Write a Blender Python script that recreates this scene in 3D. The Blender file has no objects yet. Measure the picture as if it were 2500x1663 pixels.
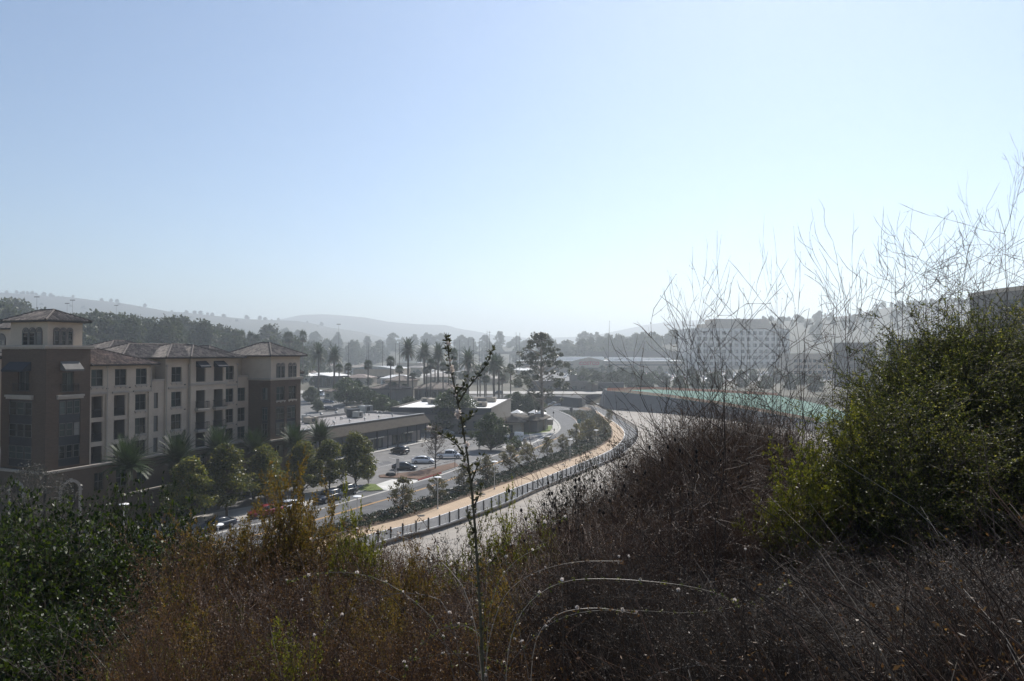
import bpy, math, random
import numpy as np
from mathutils import Matrix, Vector, Euler
R = math.radians
sc = bpy.context.scene
col = sc.collection
random.seed(7)
rng = np.random.default_rng(11)

# ------------------------------------------------------------------ camera
EYE = 22.0                 # camera height above the street
FPX = 1667.0               # focal length in photo pixels (24 mm lens)
PITCH = math.atan(32.5 / FPX)
cd = bpy.data.cameras.new('camera'); cam = bpy.data.objects.new('camera', cd); col.objects.link(cam)
cd.sensor_width = 36.0; cd.lens = 36.0 * FPX / 2500.0; cd.clip_start = 0.05; cd.clip_end = 30000
cam.location = (0, 0, EYE); cam.rotation_euler = (R(90) + PITCH, 0, 0)
sc.camera = cam
# ------------------------------------------------------------------ sky, sun, exposure
SUN_AZ, SUN_EL = 24.0, 45.0
w = bpy.data.worlds.new('World'); sc.world = w; w.use_nodes = True
nt = w.node_tree
bgn = nt.nodes['Background']
sky = nt.nodes.new('ShaderNodeTexSky'); sky.sky_type = 'NISHITA'; sky.sun_disc = False
sky.sun_elevation = R(SUN_EL); sky.sun_rotation = R(SUN_AZ)
sky.altitude = 60; sky.air_density = 1.0; sky.dust_density = 0.28; sky.ozone_density = 2.6
nt.links.new(sky.outputs[0], bgn.inputs[0]); bgn.inputs[1].default_value = 0.089
sl = bpy.data.lights.new('sun', 'SUN'); so = bpy.data.objects.new('sun', sl); col.objects.link(so)
sl.energy = 4.6; sl.angle = R(0.53); sl.color = (1.0, 0.95, 0.88)
sd = Vector((math.sin(R(SUN_AZ)) * math.cos(R(SUN_EL)), math.cos(R(SUN_AZ)) * math.cos(R(SUN_EL)), math.sin(R(SUN_EL))))
so.rotation_euler = sd.to_track_quat('Z', 'Y').to_euler(); so.location = (60, 80, 120)
sc.view_settings.view_transform = 'Standard'; sc.view_settings.look = 'None'
sc.view_settings.exposure = 0.5; sc.view_settings.gamma = 1.0; sc.view_settings.use_curve_mapping = False
sc.cycles.volume_bounces = 0; sc.cycles.max_bounces = 6; sc.cycles.transparent_max_bounces = 8
sc.cycles.diffuse_bounces = 2; sc.cycles.glossy_bounces = 2; sc.cycles.transmission_bounces = 3
sc.cycles.use_denoising = True; sc.cycles.denoising_prefilter = 'ACCURATE'

# ------------------------------------------------------------------ helpers
def ray(px, py):
    u = (px - 1250) / FPX; v = (831.5 - py) / FPX
    return u, math.cos(PITCH) - v * math.sin(PITCH), math.sin(PITCH) + v * math.cos(PITCH)
def at(px, py, z=0.0):            # survey: point of the photo that lies at height z
    a, b, c = ray(px, py); t = (z - EYE) / c
    return (a * t, b * t)
def atY(px, py, Y):               # survey: point of the photo at distance Y
    a, b, c = ray(px, py); t = Y / b
    return (a * t, Y, EYE + c * t)
def sm(a, b, x):
    t = min(1, max(0, (x - a) / (b - a))); return t * t * (3 - 2 * t)
def lin(a, b, x): return min(1, max(0, (x - a) / (b - a)))

def tag(o, label=None, cat=None, group=None, kind=None):
    if label: o['label'] = label
    if cat: o['category'] = cat
    if group: o['group'] = group
    if kind: o['kind'] = kind
    return o
def empty(name, loc=(0, 0, 0), rz=0, label=None, cat=None, group=None):
    o = bpy.data.objects.new(name, None); col.objects.link(o)
    o.location = loc; o.rotation_euler = (0, 0, rz); o.empty_display_size = 0.3
    return tag(o, label, cat, group)
def link(name, me, parent=None, M=None):
    o = bpy.data.objects.new(name, me); col.objects.link(o)
    if parent: o.parent = parent
    if M is not None: o.matrix_local = M
    return o
def copy_tree(o, loc=None, rz=None, s=None, label=None, group=None, parent=None):
    c = o.copy(); col.objects.link(c)
    if parent: c.parent = parent
    if loc is not None: c.location = loc
    if rz is not None: c.rotation_euler = (0, 0, rz)
    if s is not None: c.scale = s if hasattr(s, '__len__') else (s, s, s)
    if label: c['label'] = label
    if group: c['group'] = group
    for ch in kids.get(o.name, []):
        copy_tree_child(ch, c)
    return c
def copy_tree_child(o, p):
    c = o.copy(); col.objects.link(c); c.parent = p
    for ch in kids.get(o.name, []): copy_tree_child(ch, c)
kids = {}
def reg(root): reg_child(root); return root
def reg_child(o):
    l = [c for c in bpy.data.objects if c.parent is o]
    if l:
        kids[o.name] = l
        for c in l: reg_child(c)

class MB:                         # collects shapes, links them as ONE mesh object
    def __init__(s, T=None): s.v = []; s.f = []; s.m = []; s.T = T
    def add(s, vs, fs, mi=0):
        n = len(s.v)
        if s.T is not None: vs = [tuple(s.T @ Vector(p)) for p in vs]
        s.v += [tuple(p) for p in vs]; s.f += [tuple(i + n for i in f) for f in fs]; s.m += [mi] * len(fs)
        return s
    def box(s, x0, x1, y0, y1, z0, z1, mi=0):
        return s.add([(x0, y0, z0), (x1, y0, z0), (x1, y1, z0), (x0, y1, z0), (x0, y0, z1), (x1, y0, z1), (x1, y1, z1), (x0, y1, z1)],
                     [(3, 2, 1, 0), (4, 5, 6, 7), (0, 1, 5, 4), (1, 2, 6, 5), (2, 3, 7, 6), (3, 0, 4, 7)], mi)
    def prism(s, poly, z0, z1, mi=0, bottom=True):
        n = len(poly)
        a = sum(poly[i][0] * poly[(i + 1) % n][1] - poly[(i + 1) % n][0] * poly[i][1] for i in range(n))
        if a < 0: poly = poly[::-1]
        zf0 = z0 if callable(z0) else (lambda p: z0); zf1 = z1 if callable(z1) else (lambda p: z1)
        vs = [(p[0], p[1], zf0(p)) for p in poly] + [(p[0], p[1], zf1(p)) for p in poly]
        fs = [tuple(range(n, 2 * n))] + [(i, (i + 1) % n, n + (i + 1) % n, n + i) for i in range(n)]
        if bottom: fs.append(tuple(range(n - 1, -1, -1)))
        return s.add(vs, fs, mi)
    def tube(s, pts, rad, n=6, mi=0, cap=True):
        pts = [Vector(p) for p in pts]; k = len(pts)
        if not hasattr(rad, '__len__'): rad = [rad] * k
        vs = []; fs = []
        d0 = (pts[1] - pts[0]).normalized()
        side = d0.cross(Vector((0, 0, 1)) if abs(d0.z) < 0.9 else Vector((1, 0, 0))).normalized()
        for i in range(k):
            d = (pts[min(i + 1, k - 1)] - pts[max(i - 1, 0)]).normalized()
            side = (side - d * side.dot(d)).normalized(); up = d.cross(side)
            for j in range(n):
                a = 2 * math.pi * j / n
                vs.append(pts[i] + (side * math.cos(a) + up * math.sin(a)) * rad[i])
        for i in range(k - 1):
            for j in range(n):
                a, b = i * n + j, i * n + (j + 1) % n
                fs.append((a, b, b + n, a + n))
        if cap: fs.append(tuple(range(n - 1, -1, -1))); fs.append(tuple(range((k - 1) * n, k * n)))
        return s.add(vs, fs, mi)
    def lathe(s, prof, n=12, mi=0, c=(0, 0, 0)):
        vs = []; fs = []
        for r, z in prof:
            for j in range(n):
                a = 2 * math.pi * j / n; vs.append((c[0] + r * math.cos(a), c[1] + r * math.sin(a), c[2] + z))
        for i in range(len(prof) - 1):
            for j in range(n):
                a, b = i * n + j, i * n + (j + 1) % n; fs.append((a, b, b + n, a + n))
        fs.append(tuple(range((len(prof) - 1) * n, len(prof) * n))); fs.append(tuple(range(n - 1, -1, -1)))
        return s.add(vs, fs, mi)
    def mesh(s, name, mats, smooth=False):
        me = bpy.data.meshes.new(name); me.from_pydata(s.v, [], s.f)
        for m in (mats if isinstance(mats, (list, tuple)) else [mats]): me.materials.append(m)
        me.polygons.foreach_set('material_index', s.m)
        if smooth: me.polygons.foreach_set('use_smooth', [True] * len(s.f))
        me.update(); return me
    def build(s, name, mats, parent=None, smooth=False, M=None):
        return link(name, s.mesh(name, mats, smooth), parent, M)

def np_mesh(name, V, F, mats, mi=None, smooth=False):
    me = bpy.data.meshes.new(name); V = np.asarray(V, dtype=np.float32); F = np.asarray(F, dtype=np.int32)
    k = F.shape[1]
    me.vertices.add(len(V)); me.vertices.foreach_set('co', V.ravel())
    me.loops.add(F.size); me.loops.foreach_set('vertex_index', F.ravel())
    me.polygons.add(len(F)); me.polygons.foreach_set('loop_start', np.arange(0, F.size, k, dtype=np.int32))
    for m in (mats if isinstance(mats, (list, tuple)) else [mats]): me.materials.append(m)
    if mi is not None: me.polygons.foreach_set('material_index', np.asarray(mi, dtype=np.int32))
    if smooth: me.polygons.foreach_set('use_smooth', np.ones(len(F), dtype=bool))
    me.update(calc_edges=True); me.validate(); return me

def unit(a): return a / np.maximum(np.linalg.norm(a, axis=-1, keepdims=True), 1e-9)
def leaves(C, L, Wd, D=None, fold=0.25, N=None):
    """pointed folded leaves at C: length L, width Wd, along D. one quad each"""
    n = len(C); C = np.asarray(C, float)
    if D is None: D = unit(rng.normal(size=(n, 3)))
    if N is None: N = unit(rng.normal(size=(n, 3)))
    S = unit(np.cross(D, N)); N = np.cross(S, D)
    L = np.broadcast_to(np.asarray(L, float), (n,))[:, None]; Wd = np.broadcast_to(np.asarray(Wd, float), (n,))[:, None]
    b = C - D * L * .5; t = C + D * L * .5
    l = C - S * Wd * .5 + N * Wd * fold - D * L * .08; r = C + S * Wd * .5 + N * Wd * fold - D * L * .08
    V = np.stack([b, r, t, l], 1).reshape(-1, 3)
    return V, np.arange(4 * n).reshape(-1, 4)
def strands(P, rad, sides=3):
    """thin curved stems, P (n,k,3) point chains, rad (n,k) or (k,)"""
    P = np.asarray(P, float); n, k, _ = P.shape
    rad = np.broadcast_to(np.asarray(rad, float), (n, k))
    D = np.gradient(P, axis=1); D = unit(D)
    ref = np.where(np.abs(D[:, :1, 2:3]) < .9, np.array([[[0, 0, 1.]]]), np.array([[[1., 0, 0]]]))
    S = unit(np.cross(D, np.broadcast_to(ref, D.shape))); U = np.cross(D, S)
    rings = []
    for j in range(sides):
        a = 2 * math.pi * j / sides
        rings.append(P + (S * math.cos(a) + U * math.sin(a)) * rad[..., None])
    V = np.stack(rings, 2).reshape(-1, 3)                   # n,k,sides
    base = np.arange(n)[:, None, None] * k * sides + np.arange(k - 1)[None, :, None] * sides
    j = np.arange(sides)[None, None, :]; j2 = (j + 1) % sides
    F = np.stack([base + j, base + j2, base + j2 + sides, base + j + sides], -1).reshape(-1, 4)
    return V, F
def merge(parts):
    Vs, Fs, Ms = [], [], []; o = 0
    for V, F, m in parts:
        Vs.append(V); Fs.append(F + o); Ms.append(np.full(len(F), m)); o += len(V)
    return np.concatenate(Vs), np.concatenate(Fs), np.concatenate(Ms)

# ------------------------------------------------------------------ materials
def _n(nt, t, **k):
    n = nt.nodes.new(t)
    for a, b in k.items(): setattr(n, a, b)
    return n
def mat(name, c, rough=0.8, var=0.15, scale=1.0, bump=0.0, bscale=None, metal=0.0, spec=0.4, c2=None, detail=5.0, coat=0.0, island=0.0):
    """principled with noisy colour (mix of c and c2) and fine relief"""
    m = bpy.data.materials.new(name); m.use_nodes = True; nt = m.node_tree; b = nt.nodes['Principled BSDF']
    b.inputs['Roughness'].default_value = rough; b.inputs['Metallic'].default_value = metal
    b.inputs['Specular IOR Level'].default_value = spec
    if coat: b.inputs['Coat Weight'].default_value = coat; b.inputs['Coat Roughness'].default_value = .05
    if var == 0 and c2 is None and not island:
        b.inputs['Base Color'].default_value = (*c, 1)
        if not bump: return m
    tc = _n(nt, 'ShaderNodeTexCoord')
    nz = _n(nt, 'ShaderNodeTexNoise'); nz.inputs['Scale'].default_value = scale; nz.inputs['Detail'].default_value = detail
    nz.inputs['Roughness'].default_value = .62
    nt.links.new(tc.outputs['Object'], nz.inputs['Vector'])
    if c2 is None: c2 = tuple(max(0, x * (1 - 2 * var)) for x in c); c = tuple(min(1, x * (1 + var)) for x in c)
    rp = _n(nt, 'ShaderNodeValToRGB'); rp.color_ramp.elements[0].position = .32; rp.color_ramp.elements[1].position = .68
    rp.color_ramp.elements[0].color = (*c2, 1); rp.color_ramp.elements[1].color = (*c, 1)
    nt.links.new(nz.outputs['Fac'], rp.inputs['Fac']); out = rp.outputs['Color']
    if island:
        g = _n(nt, 'ShaderNodeNewGeometry'); hs = _n(nt, 'ShaderNodeHueSaturation'); mr = _n(nt, 'ShaderNodeMapRange')
        mr.inputs['To Min'].default_value = 1 - island; mr.inputs['To Max'].default_value = 1 + island
        nt.links.new(g.outputs['Random Per Island'], mr.inputs['Value']); nt.links.new(mr.outputs[0], hs.inputs['Value'])
        nt.links.new(out, hs.inputs['Color']); out = hs.outputs['Color']
    nt.links.new(out, b.inputs['Base Color'])
    if bump:
        nb = _n(nt, 'ShaderNodeTexNoise'); nb.inputs['Scale'].default_value = bscale or scale * 6; nb.inputs['Detail'].default_value = 4
        nt.links.new(tc.outputs['Object'], nb.inputs['Vector'])
        bp = _n(nt, 'ShaderNodeBump'); bp.inputs['Strength'].default_value = bump; bp.inputs['Distance'].default_value = .05
        nt.links.new(nb.outputs['Fac'], bp.inputs['Height']); nt.links.new(bp.outputs[0], b.inputs['Normal'])
    return m
def leafmat(name, cols, rough=.45, trans=.35, spec=.5, tint=(1, 1, .6), rnd=.22):
    """leaf: colours drawn per leaf (and per plant), glossy front and light passing through"""
    m = bpy.data.materials.new(name); m.use_nodes = True; nt = m.node_tree; b = nt.nodes['Principled BSDF']
    out = nt.nodes['Material Output']
    g = _n(nt, 'ShaderNodeNewGeometry'); rp = _n(nt, 'ShaderNodeValToRGB'); oi = _n(nt, 'ShaderNodeObjectInfo')
    e = rp.color_ramp.elements; k = len(cols)
    for i, c in enumerate(cols):
        p = i / max(1, k - 1)
        if i == 0: e[0].position = 0; e[0].color = (*c, 1)
        elif i == k - 1: e[-1].position = 1; e[-1].color = (*c, 1)
        else: x = e.new(p); x.color = (*c, 1)
    nt.links.new(g.outputs['Random Per Island'], rp.inputs['Fac'])
    hs = _n(nt, 'ShaderNodeHueSaturation'); mr = _n(nt, 'ShaderNodeMapRange')
    mr.inputs['To Min'].default_value = 1 - rnd; mr.inputs['To Max'].default_value = 1 + rnd
    nt.links.new(oi.outputs['Random'], mr.inputs['Value']); nt.links.new(mr.outputs[0], hs.inputs['Value'])
    nt.links.new(rp.outputs[0], hs.inputs['Color'])
    nt.links.new(hs.outputs[0], b.inputs['Base Color'])
    b.inputs['Roughness'].default_value = rough; b.inputs['Specular IOR Level'].default_value = spec
    tr = _n(nt, 'ShaderNodeBsdfTranslucent'); mx = _n(nt, 'ShaderNodeMixShader'); mx.inputs[0].default_value = trans
    mc = _n(nt, 'ShaderNodeMix', data_type='RGBA', blend_type='MULTIPLY'); mc.inputs[0].default_value = 1
    nt.links.new(hs.outputs[0], mc.inputs[6]); mc.inputs[7].default_value = (*[min(1, 1.0 * t) for t in tint], 1)
    nt.links.new(mc.outputs[2], tr.inputs['Color'])
    nt.links.new(b.outputs[0], mx.inputs[1]); nt.links.new(tr.outputs[0], mx.inputs[2]); nt.links.new(mx.outputs[0], out.inputs['Surface'])
    return m
def brickmat(name, c1, c2, mortar):
    m = bpy.data.materials.new(name); m.use_nodes = True; nt = m.node_tree; b = nt.nodes['Principled BSDF']
    tc = _n(nt, 'ShaderNodeTexCoord'); mp = _n(nt, 'ShaderNodeMapping'); mp.inputs['Rotation'].default_value = (R(90), 0, 0)
    sx = _n(nt, 'ShaderNodeSeparateXYZ'); cx = _n(nt, 'ShaderNodeCombineXYZ'); ad = _n(nt, 'ShaderNodeMath'); ad.operation = 'ADD'
    nt.links.new(tc.outputs['Object'], sx.inputs[0]); nt.links.new(sx.outputs[0], ad.inputs[0]); nt.links.new(sx.outputs[1], ad.inputs[1])
    nt.links.new(ad.outputs[0], cx.inputs[0]); nt.links.new(sx.outputs[2], cx.inputs[1])
    bt = _n(nt, 'ShaderNodeTexBrick'); bt.inputs['Scale'].default_value = 1.0
    bt.inputs['Brick Width'].default_value = .4; bt.inputs['Row Height'].default_value = .1; bt.inputs['Mortar Size'].default_value = .012
    bt.inputs['Color1'].default_value = (*c1, 1); bt.inputs['Color2'].default_value = (*c2, 1); bt.inputs['Mortar'].default_value = (*mortar, 1)
    nt.links.new(cx.outputs[0], bt.inputs['Vector']); nt.links.new(bt.outputs['Color'], b.inputs['Base Color'])
    b.inputs['Roughness'].default_value = .85
    bp = _n(nt, 'ShaderNodeBump'); bp.inputs['Strength'].default_value = .4; bp.inputs['Distance'].default_value = .02
    nt.links.new(bt.outputs['Fac'], bp.inputs['Height']); bp.invert = True; nt.links.new(bp.outputs[0], b.inputs['Normal'])
    return m
M = {}
M['asphalt'] = mat('asphalt', (.115, .115, .118), .85, scale=.5, c2=(.07, .071, .074), detail=9, bump=.15, bscale=30)
M['lot'] = mat('lot_asphalt', (.19, .183, .176), .88, scale=.3, c2=(.12, .116, .113), detail=9, bump=.1, bscale=25)
M['concrete'] = mat('concrete', (.42, .40, .37), .85, scale=.3, c2=(.32, .305, .28), bump=.1, bscale=12)
M['channel'] = mat('channel_concrete', (.33, .295, .255), .85, scale=.5, c2=(.27, .245, .215), bump=.1, bscale=8)
M['curb'] = mat('curb_concrete', (.62, .60, .57), .8, scale=.6, c2=(.45, .44, .41))
M['white'] = mat('white_paint', (.78, .78, .77), .55, .06)
M['linewhite'] = mat('white_line_paint', (.62, .62, .60), .7, scale=1.5, c2=(.36, .36, .35))
M['yellow'] = mat('yellow_line_paint', (.60, .33, .08), .7, scale=1.5, c2=(.45, .25, .08))
M['redcurb'] = mat('red_curb_paint', (.42, .035, .03), .6, scale=2, c2=(.3, .04, .035))
M['tan'] = mat('decomposed_granite', (.45, .335, .23), .95, scale=.35, c2=(.37, .28, .195), bump=.3, bscale=6)
M['soil'] = mat('dry_soil', (.16, .105, .07), .95, scale=.4, c2=(.09, .062, .043), bump=.5, bscale=3)
M['redsoil'] = mat('red_soil', (.16, .092, .06), .95, scale=.4, c2=(.09, .06, .042), bump=.5, bscale=3)
M['ground'] = mat('valley_ground', (.12, .105, .075), .95, scale=.02, c2=(.055, .055, .038), bump=.4, bscale=.5)
M['grass'] = mat('lawn', (.13, .17, .03), .9, scale=.8, c2=(.08, .11, .022), bump=.6, bscale=12)
M['hillgrass'] = mat('dry_hill_grass', (.085, .078, .055), .95, scale=.006, c2=(.045, .048, .033), bump=.4, bscale=.05)
M['stucco'] = mat('grey_stucco', (.48, .40, .31), .9, .05, scale=.35, c2=(.38, .315, .25), bump=.08, bscale=25)
M['stucco_y'] = mat('yellow_stucco', (.40, .34, .25), .9, .05, scale=.5, bump=.08, bscale=25)
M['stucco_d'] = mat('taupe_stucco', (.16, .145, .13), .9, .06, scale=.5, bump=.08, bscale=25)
M['base'] = mat('brown_base_stucco', (.115, .085, .06), .9, .08, scale=.6, bump=.1, bscale=20)
M['trim'] = mat('cornice_trim', (.36, .32, .275), .85, .06, scale=1)
M['brick'] = brickmat('brown_brick', (.066, .041, .025), (.098, .060, .037), (.075, .055, .04))
M['rooftile'] = mat('clay_tile', (.20, .165, .14), .65, scale=.9, c2=(.10, .085, .075), island=.5)
M['rooftile_r'] = mat('red_clay_tile', (.22, .155, .125), .65, scale=.9, c2=(.11, .085, .07), island=.5)
M['tilebase'] = mat('tile_shadow_gap', (.035, .03, .027), .9, 0)
M['frame'] = mat('dark_window_frame', (.10, .095, .085), .5, 0)
M['glass'] = mat('window_glass', (.012, .020, .019), .08, scale=.8, c2=(.03, .045, .042), spec=.5)
_g = M['glass'].node_tree; _oi = _n(_g, 'ShaderNodeObjectInfo'); _rp = _n(_g, 'ShaderNodeValToRGB'); _rp.color_ramp.interpolation = 'CONSTANT'
for _p, _c in ((0, (.010, .014, .014)), (.45, (.03, .045, .042)), (.68, (.015, .02, .022)), (.8, (.085, .105, .095)), (.9, (.18, .175, .16))):
    _e = _rp.color_ramp.elements[0] if _p == 0 else _rp.color_ramp.elements.new(_p); _e.color = (*_c, 1)
_rp.color_ramp.elements.remove(_rp.color_ramp.elements[-1])
_g.links.new(_oi.outputs['Random'], _rp.inputs['Fac']); _g.links.new(_rp.outputs[0], _g.nodes['Principled BSDF'].inputs['Base Color'])
M['cyanglass'] = mat('tinted_glass', (.015, .025, .032), .1, scale=.8, c2=(.03, .042, .05), spec=.8)
M['spandrel'] = mat('dark_spandrel', (.018, .023, .030), .35, .1)
M['iron'] = mat('black_iron', (.02, .02, .02), .5, 0)
M['awning_d'] = mat('navy_awning', (.022, .026, .035), .8, .1)
M['awning_g'] = mat('grey_awning', (.13, .125, .12), .8, .1)
M['dark'] = mat('dark_interior', (.035, .03, .027), .9, .1)
M['darkwall'] = mat('dark_painted_wall', (.045, .05, .06), .8, .1)
M['shingle'] = mat('mansard_shingle', (.085, .07, .052), .92, scale=1.2, c2=(.055, .045, .036), bump=.4, bscale=8)
M['flatroof'] = mat('grey_roof_membrane', (.31, .29, .28), .9, scale=.25, c2=(.22, .205, .195))
M['whiteroof'] = mat('white_roof_membrane', (.80, .79, .77), .75, scale=.2, c2=(.68, .67, .65))
M['metal'] = mat('galvanised_metal', (.38, .38, .37), .45, .1, metal=.6)
M['tanmetal'] = mat('tan_sheet_metal', (.36, .31, .25), .6, .1)
M['steel'] = mat('dark_steel', (.06, .062, .066), .55, .1)
M['wood'] = mat('weathered_post', (.055, .047, .04), .9, .15, scale=6)
M['bark'] = mat('bark', (.10, .08, .065), .95, scale=5, c2=(.05, .042, .036), bump=.5, bscale=20)
M['palebark'] = mat('pale_eucalyptus_bark', (.32, .28, .23), .9, scale=1.2, c2=(.17, .14, .115), bump=.3, bscale=8)
M['palmbark'] = mat('palm_bark', (.13, .105, .085), .95, scale=3, c2=(.07, .058, .048), bump=.6, bscale=8)
M['tyre'] = mat('tyre_rubber', (.02, .02, .02), .85, 0)
M['rim'] = mat('alloy_rim', (.35, .35, .36), .35, 0, metal=.8)
M['carglass'] = mat('car_glass', (.012, .014, .016), .06, 0, spec=.8)
M['tail'] = mat('tail_light', (.25, .012, .01), .3, 0)
M['lampglass'] = mat('headlight_lens', (.55, .55, .55), .15, 0)
M['teal'] = mat('teal_hydroseed', (.115, .215, .165), .95, scale=.2, c2=(.06, .12, .092), detail=9, bump=.3, bscale=1)
M['orange'] = mat('orange_safety_mesh', (.62, .145, .045), .7, .1, scale=2)
M['greyslope'] = mat('grey_graded_slope', (.12, .115, .115), .95, scale=.06, c2=(.085, .083, .083), bump=.3, bscale=.6)
def paint(name, c, rough=.3): return mat(name, c, rough, .02, coat=.6)
M['p_white'] = paint('white_car_paint', (.72, .74, .77)); M['p_black'] = paint('black_car_paint', (.008, .008, .009))
M['p_grey'] = paint('grey_green_car_paint', (.055, .062, .062)); M['p_silver'] = paint('silver_car_paint', (.42, .43, .45))
M['p_navy'] = paint('navy_car_paint', (.012, .018, .035)); M['p_red'] = paint('red_car_paint', (.22, .02, .02)); M['p_blue'] = paint('blue_car_paint', (.05, .09, .16))
# ================================================================== the land
M['patch'] = mat('fresh_asphalt_patch', (.05, .05, .053), .85, .15, scale=1)
def poly(pts, z=0.0): return [at(x, y, z) for x, y in pts]
def resample(p, step):
    p = [Vector((a[0], a[1])) for a in p]; out = [p[0].copy()]; acc = 0.0
    for a, b in zip(p, p[1:]):
        d = (b - a).length; 
        if d < 1e-6: continue
        t = step - acc
        while t <= d: out.append(a.lerp(b, t / d)); t += step
        acc = (acc + d) % step
    out.append(p[-1].copy()); return out
def smooth_line(p, n=2):
    p = [Vector((a[0], a[1])) for a in p]
    for _ in range(n):
        q = [p[0]]
        for a, b in zip(p, p[1:]): q += [a.lerp(b, .25), a.lerp(b, .75)]
        q.append(p[-1]); p = q
    return p
def offset(p, d):                # + = to the right of travel
    out = []
    for i, a in enumerate(p):
        t = (p[min(i + 1, len(p) - 1)] - p[max(i - 1, 0)]).normalized()
        out.append(a + Vector((t.y, -t.x)) * d)
    return out
def ribbon(name, A, B, z, m, kind='structure', parent=None, n=None):
    """sheet between two lines"""
    def even(p, k):
        p = [Vector((a[0], a[1])) for a in p]; L = [0]
        for a, b in zip(p, p[1:]): L.append(L[-1] + (b - a).length)
        out = []
        for i in range(k):
            t = L[-1] * i / (k - 1); j = max(0, min(len(p) - 2, next((q for q in range(len(L) - 1) if L[q + 1] >= t), len(p) - 2)))
            f = (t - L[j]) / max(1e-6, L[j + 1] - L[j]); out.append(p[j].lerp(p[j + 1], f))
        return out
    k = n or 60; A = even(A, k); B = even(B, k); b = MB()
    za = z if not hasattr(z, '__len__') else z[0]; zb = z if not hasattr(z, '__len__') else z[1]
    b.add([(p.x, p.y, za) for p in A] + [(p.x, p.y, zb) for p in B], [(i, k + i, k + i + 1, i + 1) for i in range(k - 1)])
    o = b.build(name, m, parent)
    if kind: o['kind'] = kind
    return o
def strip_line(name, P, w, z, m, kind='structure', parent=None):
    return ribbon(name, offset(P, -w / 2), offset(P, w / 2), z, m, kind, parent, n=max(20, len(P)))
def kerb(name, P, w, h, m, z0=0.0, parent=None):
    A = offset(P, -w / 2); B = offset(P, w / 2); k = len(P); b = MB()
    vs = []
    for q, zz in ((A, z0 - .05), (A, z0 + h), (B, z0 + h), (B, z0 - .05)): vs += [(p.x, p.y, zz) for p in q]
    fs = []
    for i in range(k - 1):
        for j in range(3): fs.append((j * k + i, j * k + i + 1, (j + 1) * k + i + 1, (j + 1) * k + i))
    fs += [(0, k, 2 * k, 3 * k), (k - 1, 4 * k - 1, 3 * k - 1, 2 * k - 1)]
    o = b.add(vs, fs).build(name, m, parent)
    if not parent: o['kind'] = 'structure'
    return o
def sheet(name, pts, z, m, parent=None, kind='structure'):
    b = MB(); n = len(pts); c = (sum(p[0] for p in pts) / n, sum(p[1] for p in pts) / n)
    from mathutils.geometry import tessellate_polygon
    tri = tessellate_polygon([[Vector((p[0], p[1], 0)) for p in pts]])
    zf = z if callable(z) else (lambda p: z)
    vs = [(p[0], p[1], zf(p)) for p in pts]
    fs = []
    for t in tri:
        a, b_, c_ = (pts[i] for i in t)
        cr = (b_[0] - a[0]) * (c_[1] - a[1]) - (b_[1] - a[1]) * (c_[0] - a[0])
        fs.append(t if cr > 0 else t[::-1])
    o = b.add(vs, fs).build(name, m, parent)
    if kind: o['kind'] = kind
    return o

# fence line on top of the channel bank; X as a function of Y
FEN = [at(x, y) for x, y in ((976, 1309), (1034, 1296.7), (1080, 1283.7), (1118.4, 1270.7), (1184, 1247), (1240.6, 1227.2), (1301, 1198), (1369.8, 1170), (1434, 1144),
       (1496.6, 1119.6), (1527, 1103.5), (1551.6, 1081.4), (1557.7, 1070.7), (1558.6, 1063.2), (1556, 1053.7), (1539, 1040), (1517, 1028), (1497, 1014), (1476.5, 1000.7), (1440, 990))]
FEN = [(-42.0, 38.0), (-22.0, 70.0)] + FEN
FEN.append((30.0, 312.0))
fy = [p[1] for p in FEN]; fx = [p[0] for p in FEN]
def fenX(Y): return float(np.interp(Y, fy, fx))
def zt(X, Y):                    # town terrace height
    a = 3.6 * sm(190, 306, Y); b = 3.6 * lin(298, 305, Y)
    k = sm(-45, -5, X); z = a * (1 - k) + b * k
    return z + max(0, Y - 306) * .0082
def hill_z(X, Y):                # the brushy hillside the camera stands on
    z = 20.3 - .30 * Y + (.42 * min(X, 14) if X > 0 else .06 * X)
    if Y > 12: z -= .45 * (Y - 12)
    if Y < 0: z = 20.3 - .02 * Y + (.3 * X if X > 0 else .06 * X)
    if X < -12: z -= .35 * (-12 - X)
    if X > 14: z += .25 * min(X - 14, 40)
    return z + .25 * math.sin(X * .7 + Y * .4) + .15 * math.sin(Y * 1.3 - X * .5)
def ground_z(X, Y):
    if Y < 300: v = -.8
    else: v = -.8 + 4.4 * lin(303, 306, Y) + max(0, Y - 306) * .0082 - .12
    if Y > 1400: v = 3.6 + 1094 * .0082 - .12
    return max(v, hill_z(X, Y)) if Y < 120 else v
gx = sorted(set([-5000, -3000, -1800, -1000, -600, -350, -200, -140, 140, 200, 350, 600, 1000, 1800, 3000, 5000] + list(range(-100, 101, 4)) + [x * .75 for x in range(-32, 33)]))
gy = sorted(set([-60, -30, 300, 303, 306, 320, 360, 420, 500, 600, 700, 850, 1000, 1200, 1400, 1401, 2000, 3000, 4500, 6000] + list(range(-20, 120, 3)) + list(range(120, 300, 15)) + [y * .75 for y in range(-8, 33)]))
V = np.array([(x, y, ground_z(x, y)) for y in gy for x in gx]); nx = len(gx)
F = np.array([(j * nx + i, j * nx + i + 1, (j + 1) * nx + i + 1, (j + 1) * nx + i) for j in range(len(gy) - 1) for i in range(nx - 1)])
def gmi(f):
    c = V[f].mean(0); return 1 if c[2] > -.7 and c[1] < 120 else 0
tag(link('ground', np_mesh('ground', V, F, [M['ground'], M['soil']], [gmi(f) for f in F], smooth=True)), kind='structure')
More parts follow.
